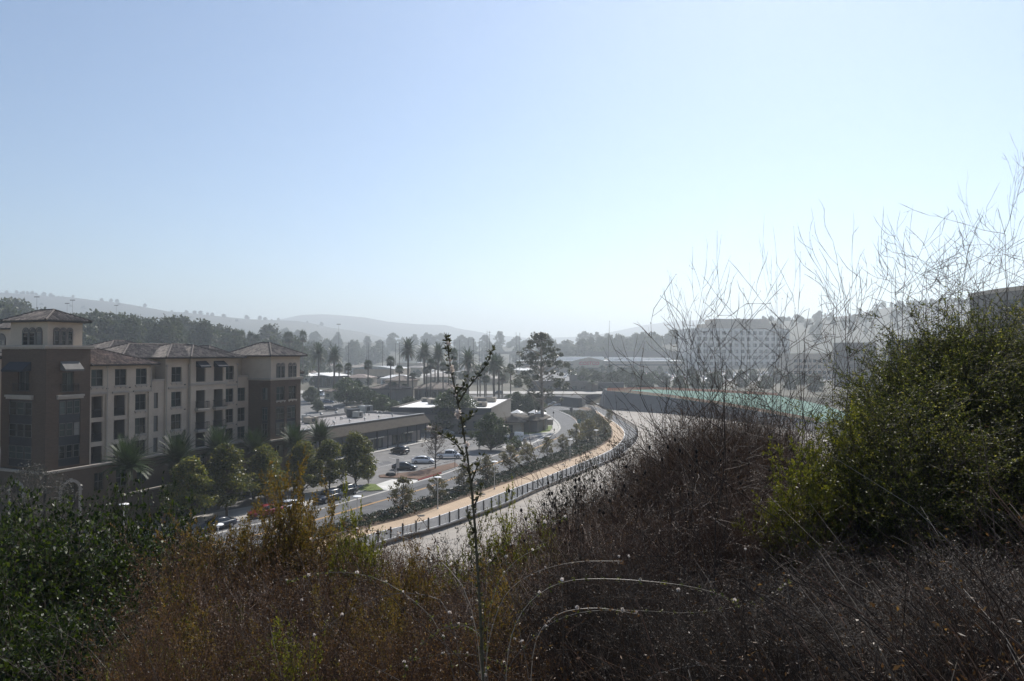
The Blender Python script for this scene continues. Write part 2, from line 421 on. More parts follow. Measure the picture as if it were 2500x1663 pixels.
# terrace that carries road, lots and buildings; its edge is the channel bank
ys = sorted(set([36, 60] + [p[1] for p in FEN if 36 < p[1] < 306] + list(range(70, 306, 6)) + [298, 301, 305, 306])); xs0 = [-900, -500, -300, -200, -140, -100, -80, -60, -45, -30, -15, -5, 0]
tv = []; rows = []
for Y in ys:
    X1 = fenX(Y); row = [x for x in xs0 if True]; row = [min(x, X1 - .02 * (12 - i)) for i, x in enumerate(xs0)] + [X1]
    rows.append(len(row)); tv += [(x, Y, zt(x, Y)) for x in row]
k = len(xs0) + 1
tf = [(j * k + i, j * k + i + 1, (j + 1) * k + i + 1, (j + 1) * k + i) for j in range(len(ys) - 1) for i in range(k - 1)]
tag(link('terrace', np_mesh('terrace', tv, tf, M['lot'])), kind='structure')

# ---- channel: sloped bank and concrete floor
FENL = [Vector(p) for p in FEN]
FLO = [at(x, y, -.6) for x, y in ((976, 1316), (1034, 1303), (1118.4, 1277), (1184, 1254), (1240.6, 1234), (1301, 1205), (1369.8, 1177.6), (1434, 1151), (1496, 1126), (1527, 1110.4), (1560.8, 1095), (1580.6, 1080), (1586.7, 1067.6), (1583.7, 1053.7), (1570, 1041.5), (1544, 1028), (1518, 1014), (1490, 1001), (1455, 992))]
FLO = [(-41.2, 37.5), (-21.0, 69.5)] + FLO + [(33, 305)]
FENs = smooth_line([p for p in FEN if p[1] < 306], 1); FLOs = smooth_line(FLO, 1)
ribbon('channel_bank', FENs, FLOs, (-.004, -.6), M['channel'], n=120)
ribbon('channel_floor', FLOs, [(60, 38), (75, 120), (85, 200), (75, 250), (50, 282), (40, 305)], -.596, M['channel'], n=120)
jb = MB(); FLr = resample(FLOs, 7.0)
for i, p in enumerate(FLr[1:-1], 1):
    d = (FLr[i + 1] - FLr[i - 1]).normalized(); nrm = Vector((d.y, -d.x)); q = p + nrm * 30; e_ = d * .05; jb.add([(*(p - e_), -.590), (*(p + e_), -.590), (*(q + e_), -.590), (*(q - e_), -.590)], [(0, 3, 2, 1)])
for off_ in (5, 10, 16, 22):
    L_ = offset(FLr, off_); jb.add([(a.x, a.y, -.5895) for a in offset(FLr, off_ - .05)] + [(a.x, a.y, -.5895) for a in offset(FLr, off_ + .05)], [(i, i + 1, len(FLr) + i + 1, len(FLr) + i) for i in range(len(FLr) - 1)])
tag(jb.build('channel_joints', M['greyslope']), kind='structure')
kerb('bank_curb', offset(FENs, -.12), .22, .10, M['curb'])

# ---- road
Lp = [(240, 1386), (380, 1342), (492, 1310), (598, 1283), (721.5, 1259), (806, 1234.5), (911, 1207), (1022, 1173.7), (1072.6, 1160), (1121.7, 1141.5), (1200, 1113), (1290, 1084), (1340, 1066), (1361, 1053), (1366, 1043), (1359, 1030.5), (1347, 1020), (1330, 1009), (1300, 1001), (1262, 997)]
Rp = [(500, 1372), (650, 1327), (802, 1286.5), (927.5, 1249.4), (1022, 1221.9), (1097, 1195.9), (1179.5, 1168.4), (1243, 1148), (1331, 1116.5), (1386, 1094), (1408, 1074), (1414, 1056), (1411, 1042.8), (1407, 1029), (1395, 1018.4), (1376, 1009.6), (1350, 1000), (1320, 993), (1280, 990)]
RL = smooth_line(poly(Lp), 2); RR = smooth_line(poly(Rp), 2)
ribbon('road', RL, RR, .006, M['asphalt'], n=160)
sheet('side_carriageway', poly([(1318, 992), (1339, 989), (1408.6, 996.6), (1428, 1002), (1444, 1011.6), (1447, 1020), (1442, 1036), (1428, 1046), (1416, 1046), (1411, 1042.8), (1407, 1029), (1395, 1018.4), (1376, 1009.6), (1350, 1000)]), .062, M['asphalt'])
strip_line('gutter_strip', offset(RL, .3), .55, .012, M['concrete'])
kerb('road_curb', offset(RR, .1), .16, .13, M['curb'])
Yp = [(430, 1351), (511, 1332), (560, 1321.5), (668, 1296), (741, 1278), (847, 1248), (926, 1224), (1024, 1197), (1109, 1168), (1190, 1139), (1270, 1110), (1335, 1082), (1375, 1063)]
YC = smooth_line(poly(Yp), 2)
strip_line('centre_line', offset(YC, -.14), .14, .014, M['yellow']); strip_line('centre_line', offset(YC, .14), .14, .014, M['yellow'])
for a, b in (((1303, 1081), (1330, 1063.5)), ((1334, 1012), (1352, 1012.6)), ((1366, 1003), (1388, 1006))):
    strip_line('stop_line', [Vector(at(*a)), Vector(at(*b))], .35, .018, M['linewhite'])
strip_line('lane_line', smooth_line(poly([(1345, 990), (1375, 996), (1398, 1002), (1420, 1010)]), 1), .16, .068, M['linewhite'])
strip_line('lane_line', smooth_line(poly([(1352, 1000.5), (1377, 1009), (1396, 1017.5)]), 1), .3, .069, M['linewhite'])
# parking lane lies in the road; sidewalk behind it
i0, i1 = 8, int(len(RL) * .40)
SW = [p for p in RL if p.y < 112]
ribbon('parking_lane', offset(SW, -2.6), SW, .008, M['asphalt'])
ribbon('sidewalk', offset(SW, -9.5), offset(SW, -2.75), .12, M['concrete'])
kerb('sidewalk_curb', offset(SW, -2.68), .15, .13, M['curb'])
sheet('forecourt', [(-80, 60), (SW[0].x - 9, SW[0].y), *[(p.x, p.y) for p in offset(SW, -9.5)], (-34.5, 121), (-60, 100)], .02, M['lot'])
# ---- driveway, island, lawns
sheet('driveway_apron', poly([(918, 1183), (956.5, 1170.7), (1021, 1172), (1016, 1176.5), (953.5, 1196.7), (936.7, 1195.9)]), .016, M['curb'])
sheet('grass_verge', poly([(872, 1194), (895, 1181), (916.7, 1181.8), (935.7, 1195.8), (907, 1198), (880, 1198)], .13), .13, M['grass'])
kerb('verge_curb', smooth_line(poly([(868, 1200), (905, 1199.5), (936.5, 1197)]), 1), .16, .13, M['curb'])
ISL = poly([(925, 1161), (960, 1158.5), (1016, 1152), (1062, 1141.5), (1111, 1130.6), (1121.6, 1139), (1077, 1154), (1021, 1171.5), (997, 1169), (927.5, 1167)])
def isl_z(p): return .14
sheet('planting_island', ISL, isl_z, M['redsoil'])
kerb('island_curb', smooth_line(poly([(1078, 1155.5), (1121.6, 1141), (1200, 1112)]), 1), .16, .15, M['curb'])
kerb('red_curb', smooth_line(poly([(1021, 1173.3), (1050, 1164.5), (1077.5, 1155.8)]), 1), .18, .15, M['redcurb'])
sheet('parking_lot', poly([(850, 1180), (925, 1161), (1016, 1152), (1111, 1130.6), (1121.6, 1139), (1200, 1111), (1303, 1079), (1338, 1064), (1250, 1064), (1150, 1061), (1050, 1070), (1036, 1084), (902, 1113), (800, 1135), (740, 1170), (830, 1190), (870, 1182)]), .008, M['lot'])
for a, b in (((918, 1143), (1003, 1122.5)), ((948, 1107), (985, 1118)), ((950, 1117), (975, 1123)), ((915, 1127), (935, 1131)), ((1085, 1098), (1110, 1094)), ((1110, 1083), (1180, 1090)), ((1100, 1091), (1118, 1086)), ((973, 1136), (1000, 1142)), ((1040, 1126), (1066, 1131)), ((1006, 1112), (1022, 1115))):
    strip_line('bay_line', [Vector(at(*a)), Vector(at(*b))], .12, .012, M['linewhite'])
LAWN = poly([(1240, 1057), (1262, 1041), (1287.6, 1024), (1332, 1021), (1346, 1034), (1349, 1043), (1342, 1053), (1289, 1060.5), (1246, 1061)], .1)
sheet('corner_pavement', poly([(1228, 1066), (1275, 1020), (1328, 1010), (1345, 1021), (1358, 1032), (1364.5, 1043), (1359, 1053), (1338, 1063), (1290, 1066)]), .06, M['concrete'])
sheet('corner_lawn', LAWN, .075, M['grass'])
strip_line('lawn_path', [Vector(at(1290, 1040)), Vector(at(1346, 1040))], 1.0, .09, M['concrete'])
strip_line('lawn_path', [Vector(at(1292, 1030)), Vector(at(1340, 1031))], 1.0, .09, M['concrete'])
sheet('side_street', poly([(1100, 1063), (1190, 1064), (1280, 1068), (1338, 1065), (1300, 1080), (1220, 1078), (1150, 1075)]), .011, M['asphalt'])
kerb('side_curb', smooth_line(poly([(1228, 1066.5), (1290, 1067), (1340, 1063), (1362, 1052), (1366.5, 1043), (1359.5, 1031), (1346.5, 1020)]), 1), .18, .13, M['curb'])
sheet('entrance_island', poly([(1226, 1092), (1262, 1078), (1287, 1079), (1306, 1086), (1280, 1092), (1240, 1103)]), .12, M['concrete'])
for q_ in ([(1010, 1190), (1040, 1181), (1050, 1186), (1020, 1195)], [(880, 1232), (905, 1225), (915, 1231), (890, 1238)], [(1150, 1130), (1185, 1118), (1195, 1123), (1160, 1135)], [(620, 1290), (650, 1283), (668, 1289), (640, 1296)]): sheet('asphalt_patch', poly(q_), .0125, M['patch'])
for q_ in ([(920, 1130), (948, 1125), (958, 1131), (930, 1137)], [(1040, 1105), (1062, 1101), (1070, 1106), (1048, 1110)], [(1120, 1090), (1150, 1084), (1160, 1088), (1130, 1095)]): sheet('asphalt_patch', poly(q_), .0105, M['asphalt'])
# ---- tan path, bike path, planted bed
PL = smooth_line(poly([(700, 1350), (820, 1311), (935, 1278.4), (1007, 1262.3), (1075.6, 1236.4), (1167.3, 1204.3), (1260, 1172.2), (1313.3, 1151.6), (1377.5, 1128), (1435.5, 1105.8), (1476.7, 1085.2), (1490, 1072.7), (1496, 1064.5), (1497, 1053.7), (1490, 1038), (1474, 1022), (1459, 1011.6), (1448, 1002), (1425, 994)]), 2)
PR = smooth_line(poly([(730, 1362), (840, 1325), (941, 1294.4), (1010, 1280.7), (1091, 1254), (1182.6, 1221), (1259, 1191), (1339, 1162.3), (1431, 1125.7), (1479.8, 1105.8), (1505.8, 1089.8), (1522.6, 1071.5), (1525.4, 1057.7), (1521, 1048), (1512, 1040), (1503.6, 1033.3), (1486, 1022), (1472.4, 1014.3), (1461, 1005), (1436, 995)]), 2)
ribbon('tan_path', PL, PR, .010, M['tan'], n=160)
kerb('path_edge', PR, .14, .05, M['white'])
FENn = [p for p in FENs if p.y > 60]
ribbon('bike_path', offset(PR, .07), offset(FENn, -.24), .008, M['asphalt'], n=160)
ribbon('planted_bed', offset(RR, .18), PL, .05, M['soil'], n=160)
sheet('median_bed', poly([(1393, 1017), (1407, 1030), (1411, 1043), (1414, 1056), (1428, 1046), (1440, 1034), (1432, 1022), (1414, 1015)]), .12, M['soil'])
# ---- retaining wall, cross street above the road's far end
def cs(p): return zt(p[0], p[1])
sheet('cross_street', [(-60, 312), (45, 312), (120, 330), (120, 345), (45, 330), (-60, 332), (-160, 345), (-160, 320)], lambda p: 3.72 + max(0, p[1] - 306) * .0082, M['concrete'])
wl = [at(x, y) for x, y in ((1322, 992), (1339, 988), (1372, 990.5), (1408, 995.5), (1425, 995))] + [(33, 304), (42, 306)]
WL = smooth_line(wl, 1); b = MB()
k = len(WL); b.add([(p.x, p.y + .25, -.3) for p in WL] + [(p.x, p.y + .25, 3.85) for p in WL] + [(p.x, p.y + .65, 3.85) for p in WL] + [(p.x, p.y + .65, -.3) for p in WL],
      [(i, i + 1, k + i + 1, k + i) for i in range(k - 1)] + [(k + i, k + i + 1, 2 * k + i + 1, 2 * k + i) for i in range(k - 1)] + [(2 * k + i, 2 * k + i + 1, 3 * k + i + 1, 3 * k + i) for i in range(k - 1)])
tag(b.build('retaining_wall', M['darkwall']), 'dark retaining wall below the cross street where the road bends away', 'wall')
# ---- graded pad: grey retaining face, teal hydroseeded top
PAD = [(39.5, 284, 6.7), (62, 296, 6.6), (86, 288, 5.9), (108, 278, 5.0), (112, 246, 3.6), (110, 215, 2.0), (92, 205, 1.5), (83, 222, 2.8), (73, 243, 4.1), (61, 263, 5.2), (50, 274, 6.0)]
c = (78, 258, 4.7)
b = MB(); n = len(PAD); b.add(PAD + [c], [(i, n, (i + 1) % n) for i in range(n)][::1], 0)
FACE = [(39.0, 310, -.7), (37, 279, -.7), (48, 268.5, -.7), (60, 256, -.7), (71, 237, -.7), (80, 216, -.7), (90, 198, -.7), (113, 204, -.7)]
FT = [(41.5, 310, 6.3), PAD[0], PAD[10], PAD[9], PAD[8], PAD[7], PAD[6], PAD[5]]
o = tag(b.build('hydroseeded_pad', M['teal']), kind='structure')
b = MB(); k = len(FACE); b.add(FACE + [(x, y, z - .004) for x, y, z in FT], [(i, i + 1, k + i + 1, k + i) for i in range(k - 1)]); tag(b.build('graded_slope', M['greyslope']), kind='structure')
sheet('pad_back_ground', [(39.5, 284), (41.5, 310), (120, 330), (125, 250), (108, 278), (86, 288), (62, 296)], lambda p: 6.3 if p[0] < 70 else 5.2, M['ground'])

sheet('car_park', [(20, 440), (250, 440), (330, 600), (20, 596)], lambda p: 3.52 + (p[1] - 306) * .0082, M['lot'])
# ---- far hills (ridge line surveyed from the photo at each hill's distance)
HILL = {}
def hill(name, Y, ridge, depth, m, rough=6.0, seed=0, foot=8.0):
    r = np.random.default_rng(seed); pts = [atY(x, y, Y) for x, y in ridge]
    X = [p[0] for p in pts]; Z = [p[2] for p in pts]; n = 120; rowsn = 14; ph = r.uniform(0, 6, 12); V = []
    for j in range(rowsn + 6):
        t = j / rowsn                                       # 0 foot .. 1 ridge .. beyond
        for i in range(n):
            x = X[0] + (X[-1] - X[0]) * i / (n - 1); zr = np.interp(x, X, Z)
            y = Y - depth * (1 - t)
            prof = sm(0, 1, t) if t <= 1 else 1 - .9 * sm(0, 1, (t - 1) * 2.2)
            nz = sum(math.sin(x / depth * (3 + 2.3 * q) + y / depth * (4 + 1.7 * q) + ph[q]) / (1 + q * .6) for q in range(5))
            damp = min(1, 4 * abs(1 - t)) 
            V.append((x, y, foot - 3 + (zr - foot + 3) * prof + rough * nz * damp * prof * .5))
    F = [(j * n + i, j * n + i + 1, (j + 1) * n + i + 1, (j + 1) * n + i) for j in range(rowsn + 5) for i in range(n - 1)]
    A = np.array(V).reshape(rowsn + 6, n, 3)
    def h(x, y):
        i = int(round((x - X[0]) / (X[-1] - X[0]) * (n - 1))); j = int(round((y - Y + depth) / depth * rowsn))
        return A[min(max(j, 0), rowsn + 5), min(max(i, 0), n - 1), 2]
    HILL[name] = h
    return tag(link(name, np_mesh(name, V, F, m, smooth=True)), kind='structure')
HL = [(-900, 690), (-400, 700), (0, 714), (95, 720), (145, 727), (176, 726), (229, 733), (290, 739), (325, 745), (382, 755), (420, 762.5), (477, 766), (535, 772), (573, 776), (611, 780), (725, 783.5), (764, 790), (802, 799), (878, 810), (960, 830)]
hill('grass_hill', 2300, HL, 1000, M['hillgrass'], 14, 1)
hill('far_ridge', 3600, [(560, 815), (640, 790), (687, 780), (744, 769), (800, 769), (897, 777), (957, 787), (1023, 792), (1066, 793), (1092, 794), (1117, 802), (1168, 810), (1206, 818), (1300, 826), (1420, 822), (1466, 816), (1525, 804), (1578, 793), (1650, 785), (1760, 778), (2000, 780), (2300, 790)], 900, M['hillgrass'], 16, 2)
hill('right_hill', 1000, [(1560, 842), (1640, 832), (1720, 812), (1790, 795), (1860, 784), (1924, 781), (2000, 776), (2077, 771), (2154, 752), (2249, 744), (2344, 742), (2600, 715), (3200, 690), (4200, 690)], 480, M['hillgrass'], 7, 3)
hill('low_ridge', 1250, [(-700, 822), (0, 812), (250, 815), (500, 822), (700, 832), (900, 836), (1100, 846), (1300, 846), (1500, 836), (1700, 838)], 300, M['hillgrass'], 3, 4, foot=11)
# ================================================================== apartment building on the left
M['capt'] = mat('ridge_tile', (.085, .07, .06), .8, .15, scale=3)
def wall_grid(b, x0, x1, z0, z1, y, ops, reveal=.22, mi=0, mir=None):
    """wall facing -y with rectangular openings and reveals"""
    xs = sorted(set([x0, x1] + [v for o in ops for v in o[:2]])); zs = sorted(set([z0, z1] + [v for o in ops for v in o[2:4]]))
    for xa, xb in zip(xs, xs[1:]):
        for za, zb in zip(zs, zs[1:]):
            cx, cz = (xa + xb) / 2, (za + zb) / 2
            if any(o[0] < cx < o[1] and o[2] < cz < o[3] for o in ops): continue
            b.add([(xa, y, za), (xb, y, za), (xb, y, zb), (xa, y, zb)], [(0, 1, 2, 3)], mi)
    r = reveal; mir = mi if mir is None else mir
    for xa, xb, za, zb in [o[:4] for o in ops]:
        b.add([(xa, y, za), (xb, y, za), (xb, y, zb), (xa, y, zb), (xa, y + r, za), (xb, y + r, za), (xb, y + r, zb), (xa, y + r, zb)],
              [(0, 4, 5, 1), (1, 5, 6, 2), (2, 6, 7, 3), (3, 7, 4, 0)], mir)
WIN = {}
def window_mesh(w, h, nx, nz, fw=.07):
    key = (round(w, 2), round(h, 2), nx, nz)
    if key not in WIN:
        b = MB(); d = .09
        b.box(0, w, 0, d, 0, fw); b.box(0, w, 0, d, h - fw, h); b.box(0, fw, 0, d, fw, h - fw); b.box(w - fw, w, 0, d, fw, h - fw)
        xs = [fw]; cw = (w - fw) / nx
        for i in range(1, nx): x = i * w / nx; b.box(x - fw * .6, x + fw * .6, 0.01, d - .01, fw, h - fw)
        for j in range(1, nz): z = j * h / nz; b.box(fw, w - fw, .015, d - .02, z - fw * .4, z + fw * .4)
        g = MB().add([(0, 0, 0), (w / nx - fw, 0, 0), (w / nx - fw, 0, h - 2 * fw), (0, 0, h - 2 * fw)], [(0, 1, 2, 3)])
        WIN[key] = (b.mesh('window', M['frame']), g.mesh('pane', M['glass']), cw)
    return WIN[key]
def window(parent, x0, x1, z0, z1, y, T=None, nx=2, nz=2, rev=.15):
    w, h = x1 - x0, z1 - z0; fm, gm, cw = window_mesh(w, h, nx, nz)
    L = Matrix.Translation((x0, y + rev, z0)); L = T @ L if T is not None else L
    o = link('window', fm, parent, L)
    for i in range(nx): link('pane', gm, o, Matrix.Translation((.035 + i * w / nx, .06, .07)))
    return o
def railing(parent, x0, x1, z, y0, h=1.0, T=None, sides=0.0, bars=.13):
    b = MB(T)
    b.box(x0, x1, y0, y0 + .04, z + h - .05, z + h); b.box(x0, x1, y0, y0 + .04, z + .08, z + .12)
    n = int((x1 - x0) / bars)
    for i in range(n + 1): x = x0 + (x1 - x0) * i / n; b.box(x - .009, x + .009, y0 + .008, y0 + .03, z + .1, z + h - .03)
    if sides:
        for x in (x0, x1 - .04):
            b.box(x, x + .04, y0 + .04, y0 + sides, z + h - .05, z + h); b.box(x, x + .04, y0 + .04, y0 + sides, z + .08, z + .12)
            for q in range(1, int(sides / bars)): b.box(x + .01, x + .03, y0 + q * bars, y0 + q * bars + .018, z + .1, z + h - .03)
    return b.build('railing', M['iron'], parent)
def awning(parent, x0, x1, ztop, y, drop=.95, out=1.0, m=None, T=None):
    b = MB(T); n = 4
    b.add([(x0, y, ztop), (x1, y, ztop), (x1, y - out, ztop - drop), (x0, y - out, ztop - drop), (x1, y - out, ztop - drop - .22), (x0, y - out, ztop - drop - .22), (x0, y, ztop - drop - .1), (x1, y, ztop - drop - .1)],
          [(0, 3, 2, 1), (3, 5, 4, 2), (0, 6, 5, 3), (1, 2, 4, 7)])
    b.tube([(x0, y - out, ztop - drop), (x1, y - out, ztop - drop)], .025, 5)
    return b.build('awning', m, parent)
def hip_roof(parent, x0, x1, y0, y1, ze, h, ov=.7, m=None, tile=.34, name='roof', T=None, clip=None):
    """hip roof with rows of barrel tiles, ridge caps and eave"""
    m = m or M['rooftile']; x0 -= ov; x1 += ov; y0 -= ov; y1 += ov
    W, D = x1 - x0, y1 - y0; run = min(W, D) / 2; sl = h / run
    base = MB(T)
    if W >= D: rA, rB = (x0 + run, (y0 + y1) / 2, ze + h), (x1 - run, (y0 + y1) / 2, ze + h)
    else: rA, rB = ((x0 + x1) / 2, y0 + run, ze + h), ((x0 + x1) / 2, y1 - run, ze + h)
    c = [(x0, y0, ze), (x1, y0, ze), (x1, y1, ze), (x0, y1, ze)]
    if clip is not None: c[0] = (clip, y0, ze); c[3] = (clip, y1, ze); rA = (clip, rA[1], rA[2])
    lo = [(p[0], p[1], ze - .16) for p in c]
    vs = c + lo + [rA, rB]
    if W >= D: fs = [(0, 1, 9, 8), (1, 2, 9), (2, 3, 8, 9), (3, 0, 8)]
    else: fs = [(0, 1, 8), (1, 2, 9, 8), (2, 3, 9), (3, 0, 8, 9)]
    fs += [(0, 4, 5, 1), (1, 5, 6, 2), (2, 6, 7, 3), (3, 7, 4, 0), (4, 7, 6, 5)]
    base.add(vs, fs, 0)
    roof = base.build(name, M['tilebase'], parent)
    V = []; Fc = []
    def slope(o, ax, up, L):     # o corner, ax along eave, up inward; columns of stepped barrels
        n = int(L / tile)
        for i in range(n):
            a = (i + .5) * L / n; top = min(a, L - a, run)
            if top < .2: continue
            if clip is not None and o[0] + ax[0] * a < clip + .1: continue
            k = max(1, int(top / .42)); wd = L / n * .5
            for s in range(k):
                t0 = top * s / k - .02; t1 = top * (s + 1) / k + .03
                r0, r1 = .13, .07; b0 = len(V)
                for t, r in ((t0, r0), (t1, r1)):
                    for q in (-1, -.5, 0, .5, 1):
                        off = q * wd * .62; hh = r * (1 - q * q) + .02
                        V.append((o[0] + ax[0] * (a + off) + up[0] * t, o[1] + ax[1] * (a + off) + up[1] * t, ze + sl * t + hh))
                for q in range(4): Fc.append((b0 + q, b0 + q + 1, b0 + 6 + q, b0 + 5 + q))
                Fc.append((b0, b0 + 1, b0 + 2, b0 + 2)) if False else None
    slope((x0, y0), (1, 0), (0, 1), W); slope((x1, y0), (0, 1), (-1, 0), D); slope((x1, y1), (-1, 0), (0, -1), W); slope((x0, y1), (0, -1), (1, 0), D)
    if T is not None: V = [tuple(T @ Vector(p)) for p in V]
    o = link('tiles', np_mesh('tiles', V, Fc, m), roof); o['kind'] = 'stuff'
    cap = MB(T); up = lambda p: (p[0], p[1], p[2] + .07)
    for p, r in (() if clip is not None else ((c[0], rA), (c[3], rA if W >= D else rB))) + ((c[1], rB if W >= D else rA), (c[2], rB)): cap.tube([up(p), up(r)], .13, 6)
    if (Vector(rA) - Vector(rB)).length > .3: cap.tube([up(rA), up(rB)], .13, 6)
    cap.build('ridge_cap', M['capt'], roof)
    return roof
def cornice(parent, x0, x1, y, z, h=.3, out=.25, m=None, T=None, name='cornice'):
    b = MB(T); b.box(x0, x1, y - out * .55, y + .12, z, z + h * .5); b.box(x0 - .02, x1 + .02, y - out, y + .12, z + h * .5 + .002, z + h)
    return b.build(name, m or M['trim'], parent)
def sill(b, x0, x1, z, y):
    b = MB(); b.box(x0 - .12, x1 + .12, y - .12, y + .05, z - .2, z - .05); [b.box(x, x + .14, y - .09, y + .05, z - .38, z - .2) for x in (x0, (x0 + x1) / 2 - .07, x1 - .14)]
    b.build('window_sill', M['trim'], APT)

APT = empty('apartment_building', (-52.2, 84.6, 0), R(90 - 22.5), 'long brick and stucco apartment building with hip tile roofs at left', 'building')
FL = [(8.30, 10.40), (10.96, 13.45), (14.0, 16.65)]                # loggia / balcony storeys
WF = [(8.5, 10.45), (11.3, 13.45), (14.5, 16.62)]                  # window storeys
def tall_bay(parent, x0, x1, z0, z1, y, T=None):                   # dark glazed bay of three storeys
    b = MB(T); b.box(x0, x1, y + .12, y + .2, z0, z1); w = (x1 - x0) / 3
    bay = b.build('glazed_bay', M['spandrel'], parent)
    st = (z1 - z0) / 3
    for k in range(3):
        for i in range(3): 
            o = window(parent, x0 + i * w + .06, x0 + (i + 1) * w - .06, z0 + k * st + st * .34, z0 + (k + 1) * st - .15, y, T, 1, 2, rev=.02)
    return bay
# ---- brick tower: street face (y=0) and end face (x=-5.4)
TL = Matrix.Translation((-5.4, 0, 0)) @ Matrix.Rotation(R(-90), 4, 'Z')   # end face: x runs towards the street
ops = [(-3.85, -1.2, 8.6, 16.5), (-3.5, -2.1, 17.45, 19.8)]
b = MB(); wall_grid(b, -5.4, 0, 8.1, 22.6, 0, ops); b.add([(0, 0, 8.1), (0, 8.2, 8.1), (0, 8.2, 22.6), (0, 0, 22.6)], [(0, 1, 2, 3)])
b.T = TL; opsl = [(-6.7, -2.45, 8.6, 16.45), (-5.05, -3.05, 17.6, 19.95)]
wall_grid(b, -8.2, 0, 8.1, 22.6, 0, opsl)
b.build('brick_tower_wall', M['brick'], APT)
tall_bay(APT, -3.85, -1.2, 8.6, 16.5, 0); tall_bay(APT, -6.7, -2.45, 8.6, 16.45, 0, TL)
window(APT, -3.5, -2.1, 17.45, 19.8, 0, None, 2, 1); window(APT, -5.05, -3.05, 17.6, 19.95, 0, TL, 2, 1)
awning(APT, -3.75, -1.45, 21.1, 0, .95, .95, M['awning_g']); awning(APT, -6.7, -2.7, 21.05, 0, .95, .95, M['awning_d'], TL)
railing(APT, -3.8, -1.6, 17.4, -.32, 1.0, None, .3); railing(APT, -5.6, -2.5, 17.5, -.32, 1.0, TL, .3)
cornice(APT, -4.15, -.95, 0, 16.6, .5, .35); cornice(APT, -7.0, -2.2, 0, 16.6, .5, .35, None, TL)
cornice(APT, -5.75, .3, 0, 22.6, .42, .35); cornice(APT, -8.4, -.14, 0, 22.6, .42, .35, None, TL)
MB().box(-5.4, 0, .01, 8.2, 22.5, 22.98).build('tower_ledge', M['trim'], APT)
def arch3(parent, xa, xb, z0, z1, y, n, T=None):                    # arched window group with raised surround
    w = (xb - xa) / n
    for i in range(n):
        x0, x1 = xa + i * w + .12, xa + (i + 1) * w - .12
        window(parent, x0, x1, z0, z1 - (x1 - x0) * .5 - .05, y - .14, T, 1 if n == 3 else 2, 3, rev=.02)
        b = MB(T); cx, r = (x0 + x1) / 2, (x1 - x0) / 2; zc = z1 - r
        ar = [(cx + (r + .1) * math.cos(a), zc + (r + .1) * math.sin(a)) for a in [math.pi * q / 10 for q in range(11)]]
        ir = [(cx + (r - .04) * math.cos(a), zc + (r - .04) * math.sin(a)) for a in [math.pi * q / 10 for q in range(11)]]
        vs = [(p[0], y - .12, p[1]) for p in ar] + [(p[0], y - .12, p[1]) for p in ir] + [(p[0], y - .005, p[1]) for p in ar]
        b.add(vs, [(q, q + 1, 12 + q, 11 + q) for q in range(10)] + [(22 + q, 23 + q, q + 1, q) for q in range(10)])
        b.add([(p[0], y - .05, p[1]) for p in ir], [tuple(range(11))])
        b.box(x0 - .1, x0, y - .12, y - .003, z0, zc); b.box(x1, x1 + .1, y - .12, y - .003, z0, zc)
        b.build('arch_surround', M['stucco_d'], parent)
# upper stucco tower
b = MB(); b.box(-4.95, -.7, .55, 7.3, 22.98, 25.85); b.build('upper_tower_wall', M['stucco'], APT)
arch3(APT, -4.3, -1.9, 23.05, 25.05, .55, 3); arch3(APT, -5.0, -1.4, 23.05, 25.05, 0, 3, Matrix.Translation((-4.95, 0, 0)) @ Matrix.Rotation(R(-90), 4, 'Z'))
hip_roof(APT, -4.95, -.7, .55, 7.3, 25.95, 1.35, .75)
# ---- stucco wing 1
xs = [(.37, 1.97), (3.59, 5.24), (6.62, 8.30)]
ops = [(a, c_, 17.92, 20.03) for a, c_ in xs] + [(a, c_, z0, z1) for a, c_ in ((.31, 1.95), (3.49, 5.13)) for z0, z1 in FL] + [(6.55, 8.18, z0, z1) for z0, z1 in WF]
b = MB(); wall_grid(b, 0, 9.0, 8.1, 20.45, 0.35, ops); b.add([(9.0, .35, 8.1), (9.0, 9, 8.1), (9.0, 9, 20.45), (9.0, .35, 20.45)], [(0, 1, 2, 3)])
b.build('wing_wall', M['stucco'], APT)
for x in (.02, 2.25, 5.5, 8.45): MB().box(x, x + .75 if x > .1 else x + .25, .12, .347, 8.12, 16.9).build('pilaster', M['stucco'], APT)
b = MB()
for a, c_ in xs: window(APT, a, c_, 17.92, 20.03, .35); sill(b, a, c_, 17.92, .35)
for z0, z1 in WF: window(APT, 6.55, 8.18, z0, z1, .35); sill(b, 6.55, 8.18, z0, .35)
def loggia(x0, x1, z0, z1, y, rail=True, out=0.0):
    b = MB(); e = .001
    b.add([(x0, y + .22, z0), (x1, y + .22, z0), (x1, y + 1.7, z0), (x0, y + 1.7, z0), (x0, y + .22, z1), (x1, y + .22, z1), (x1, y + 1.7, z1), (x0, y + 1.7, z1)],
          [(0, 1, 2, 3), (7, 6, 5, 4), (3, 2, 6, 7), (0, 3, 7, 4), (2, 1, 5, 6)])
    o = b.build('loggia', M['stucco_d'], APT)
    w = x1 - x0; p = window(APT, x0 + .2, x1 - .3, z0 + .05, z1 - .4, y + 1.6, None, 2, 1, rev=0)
    if out:
        q = MB(); q.box(x0 - .25, x1 + .25, y - out, y + .2, z0 - .22, z0 - .03); q.box(x0 - .1, x1 + .1, y - out + .15, y, z0 - .42, z0 - .22); q.build('balcony_slab', M['trim'], APT)
        railing(APT, x0 - .2, x1 + .2, z0 - .03, y - out + .05, 1.05, None, out)
    elif rail: railing(APT, x0 + .02, x1 - .02, z0, y + .06, 1.0)
for a, c_ in ((.31, 1.95), (3.49, 5.13)):
    for z0, z1 in FL: loggia(a, c_, z0, z1, .35)
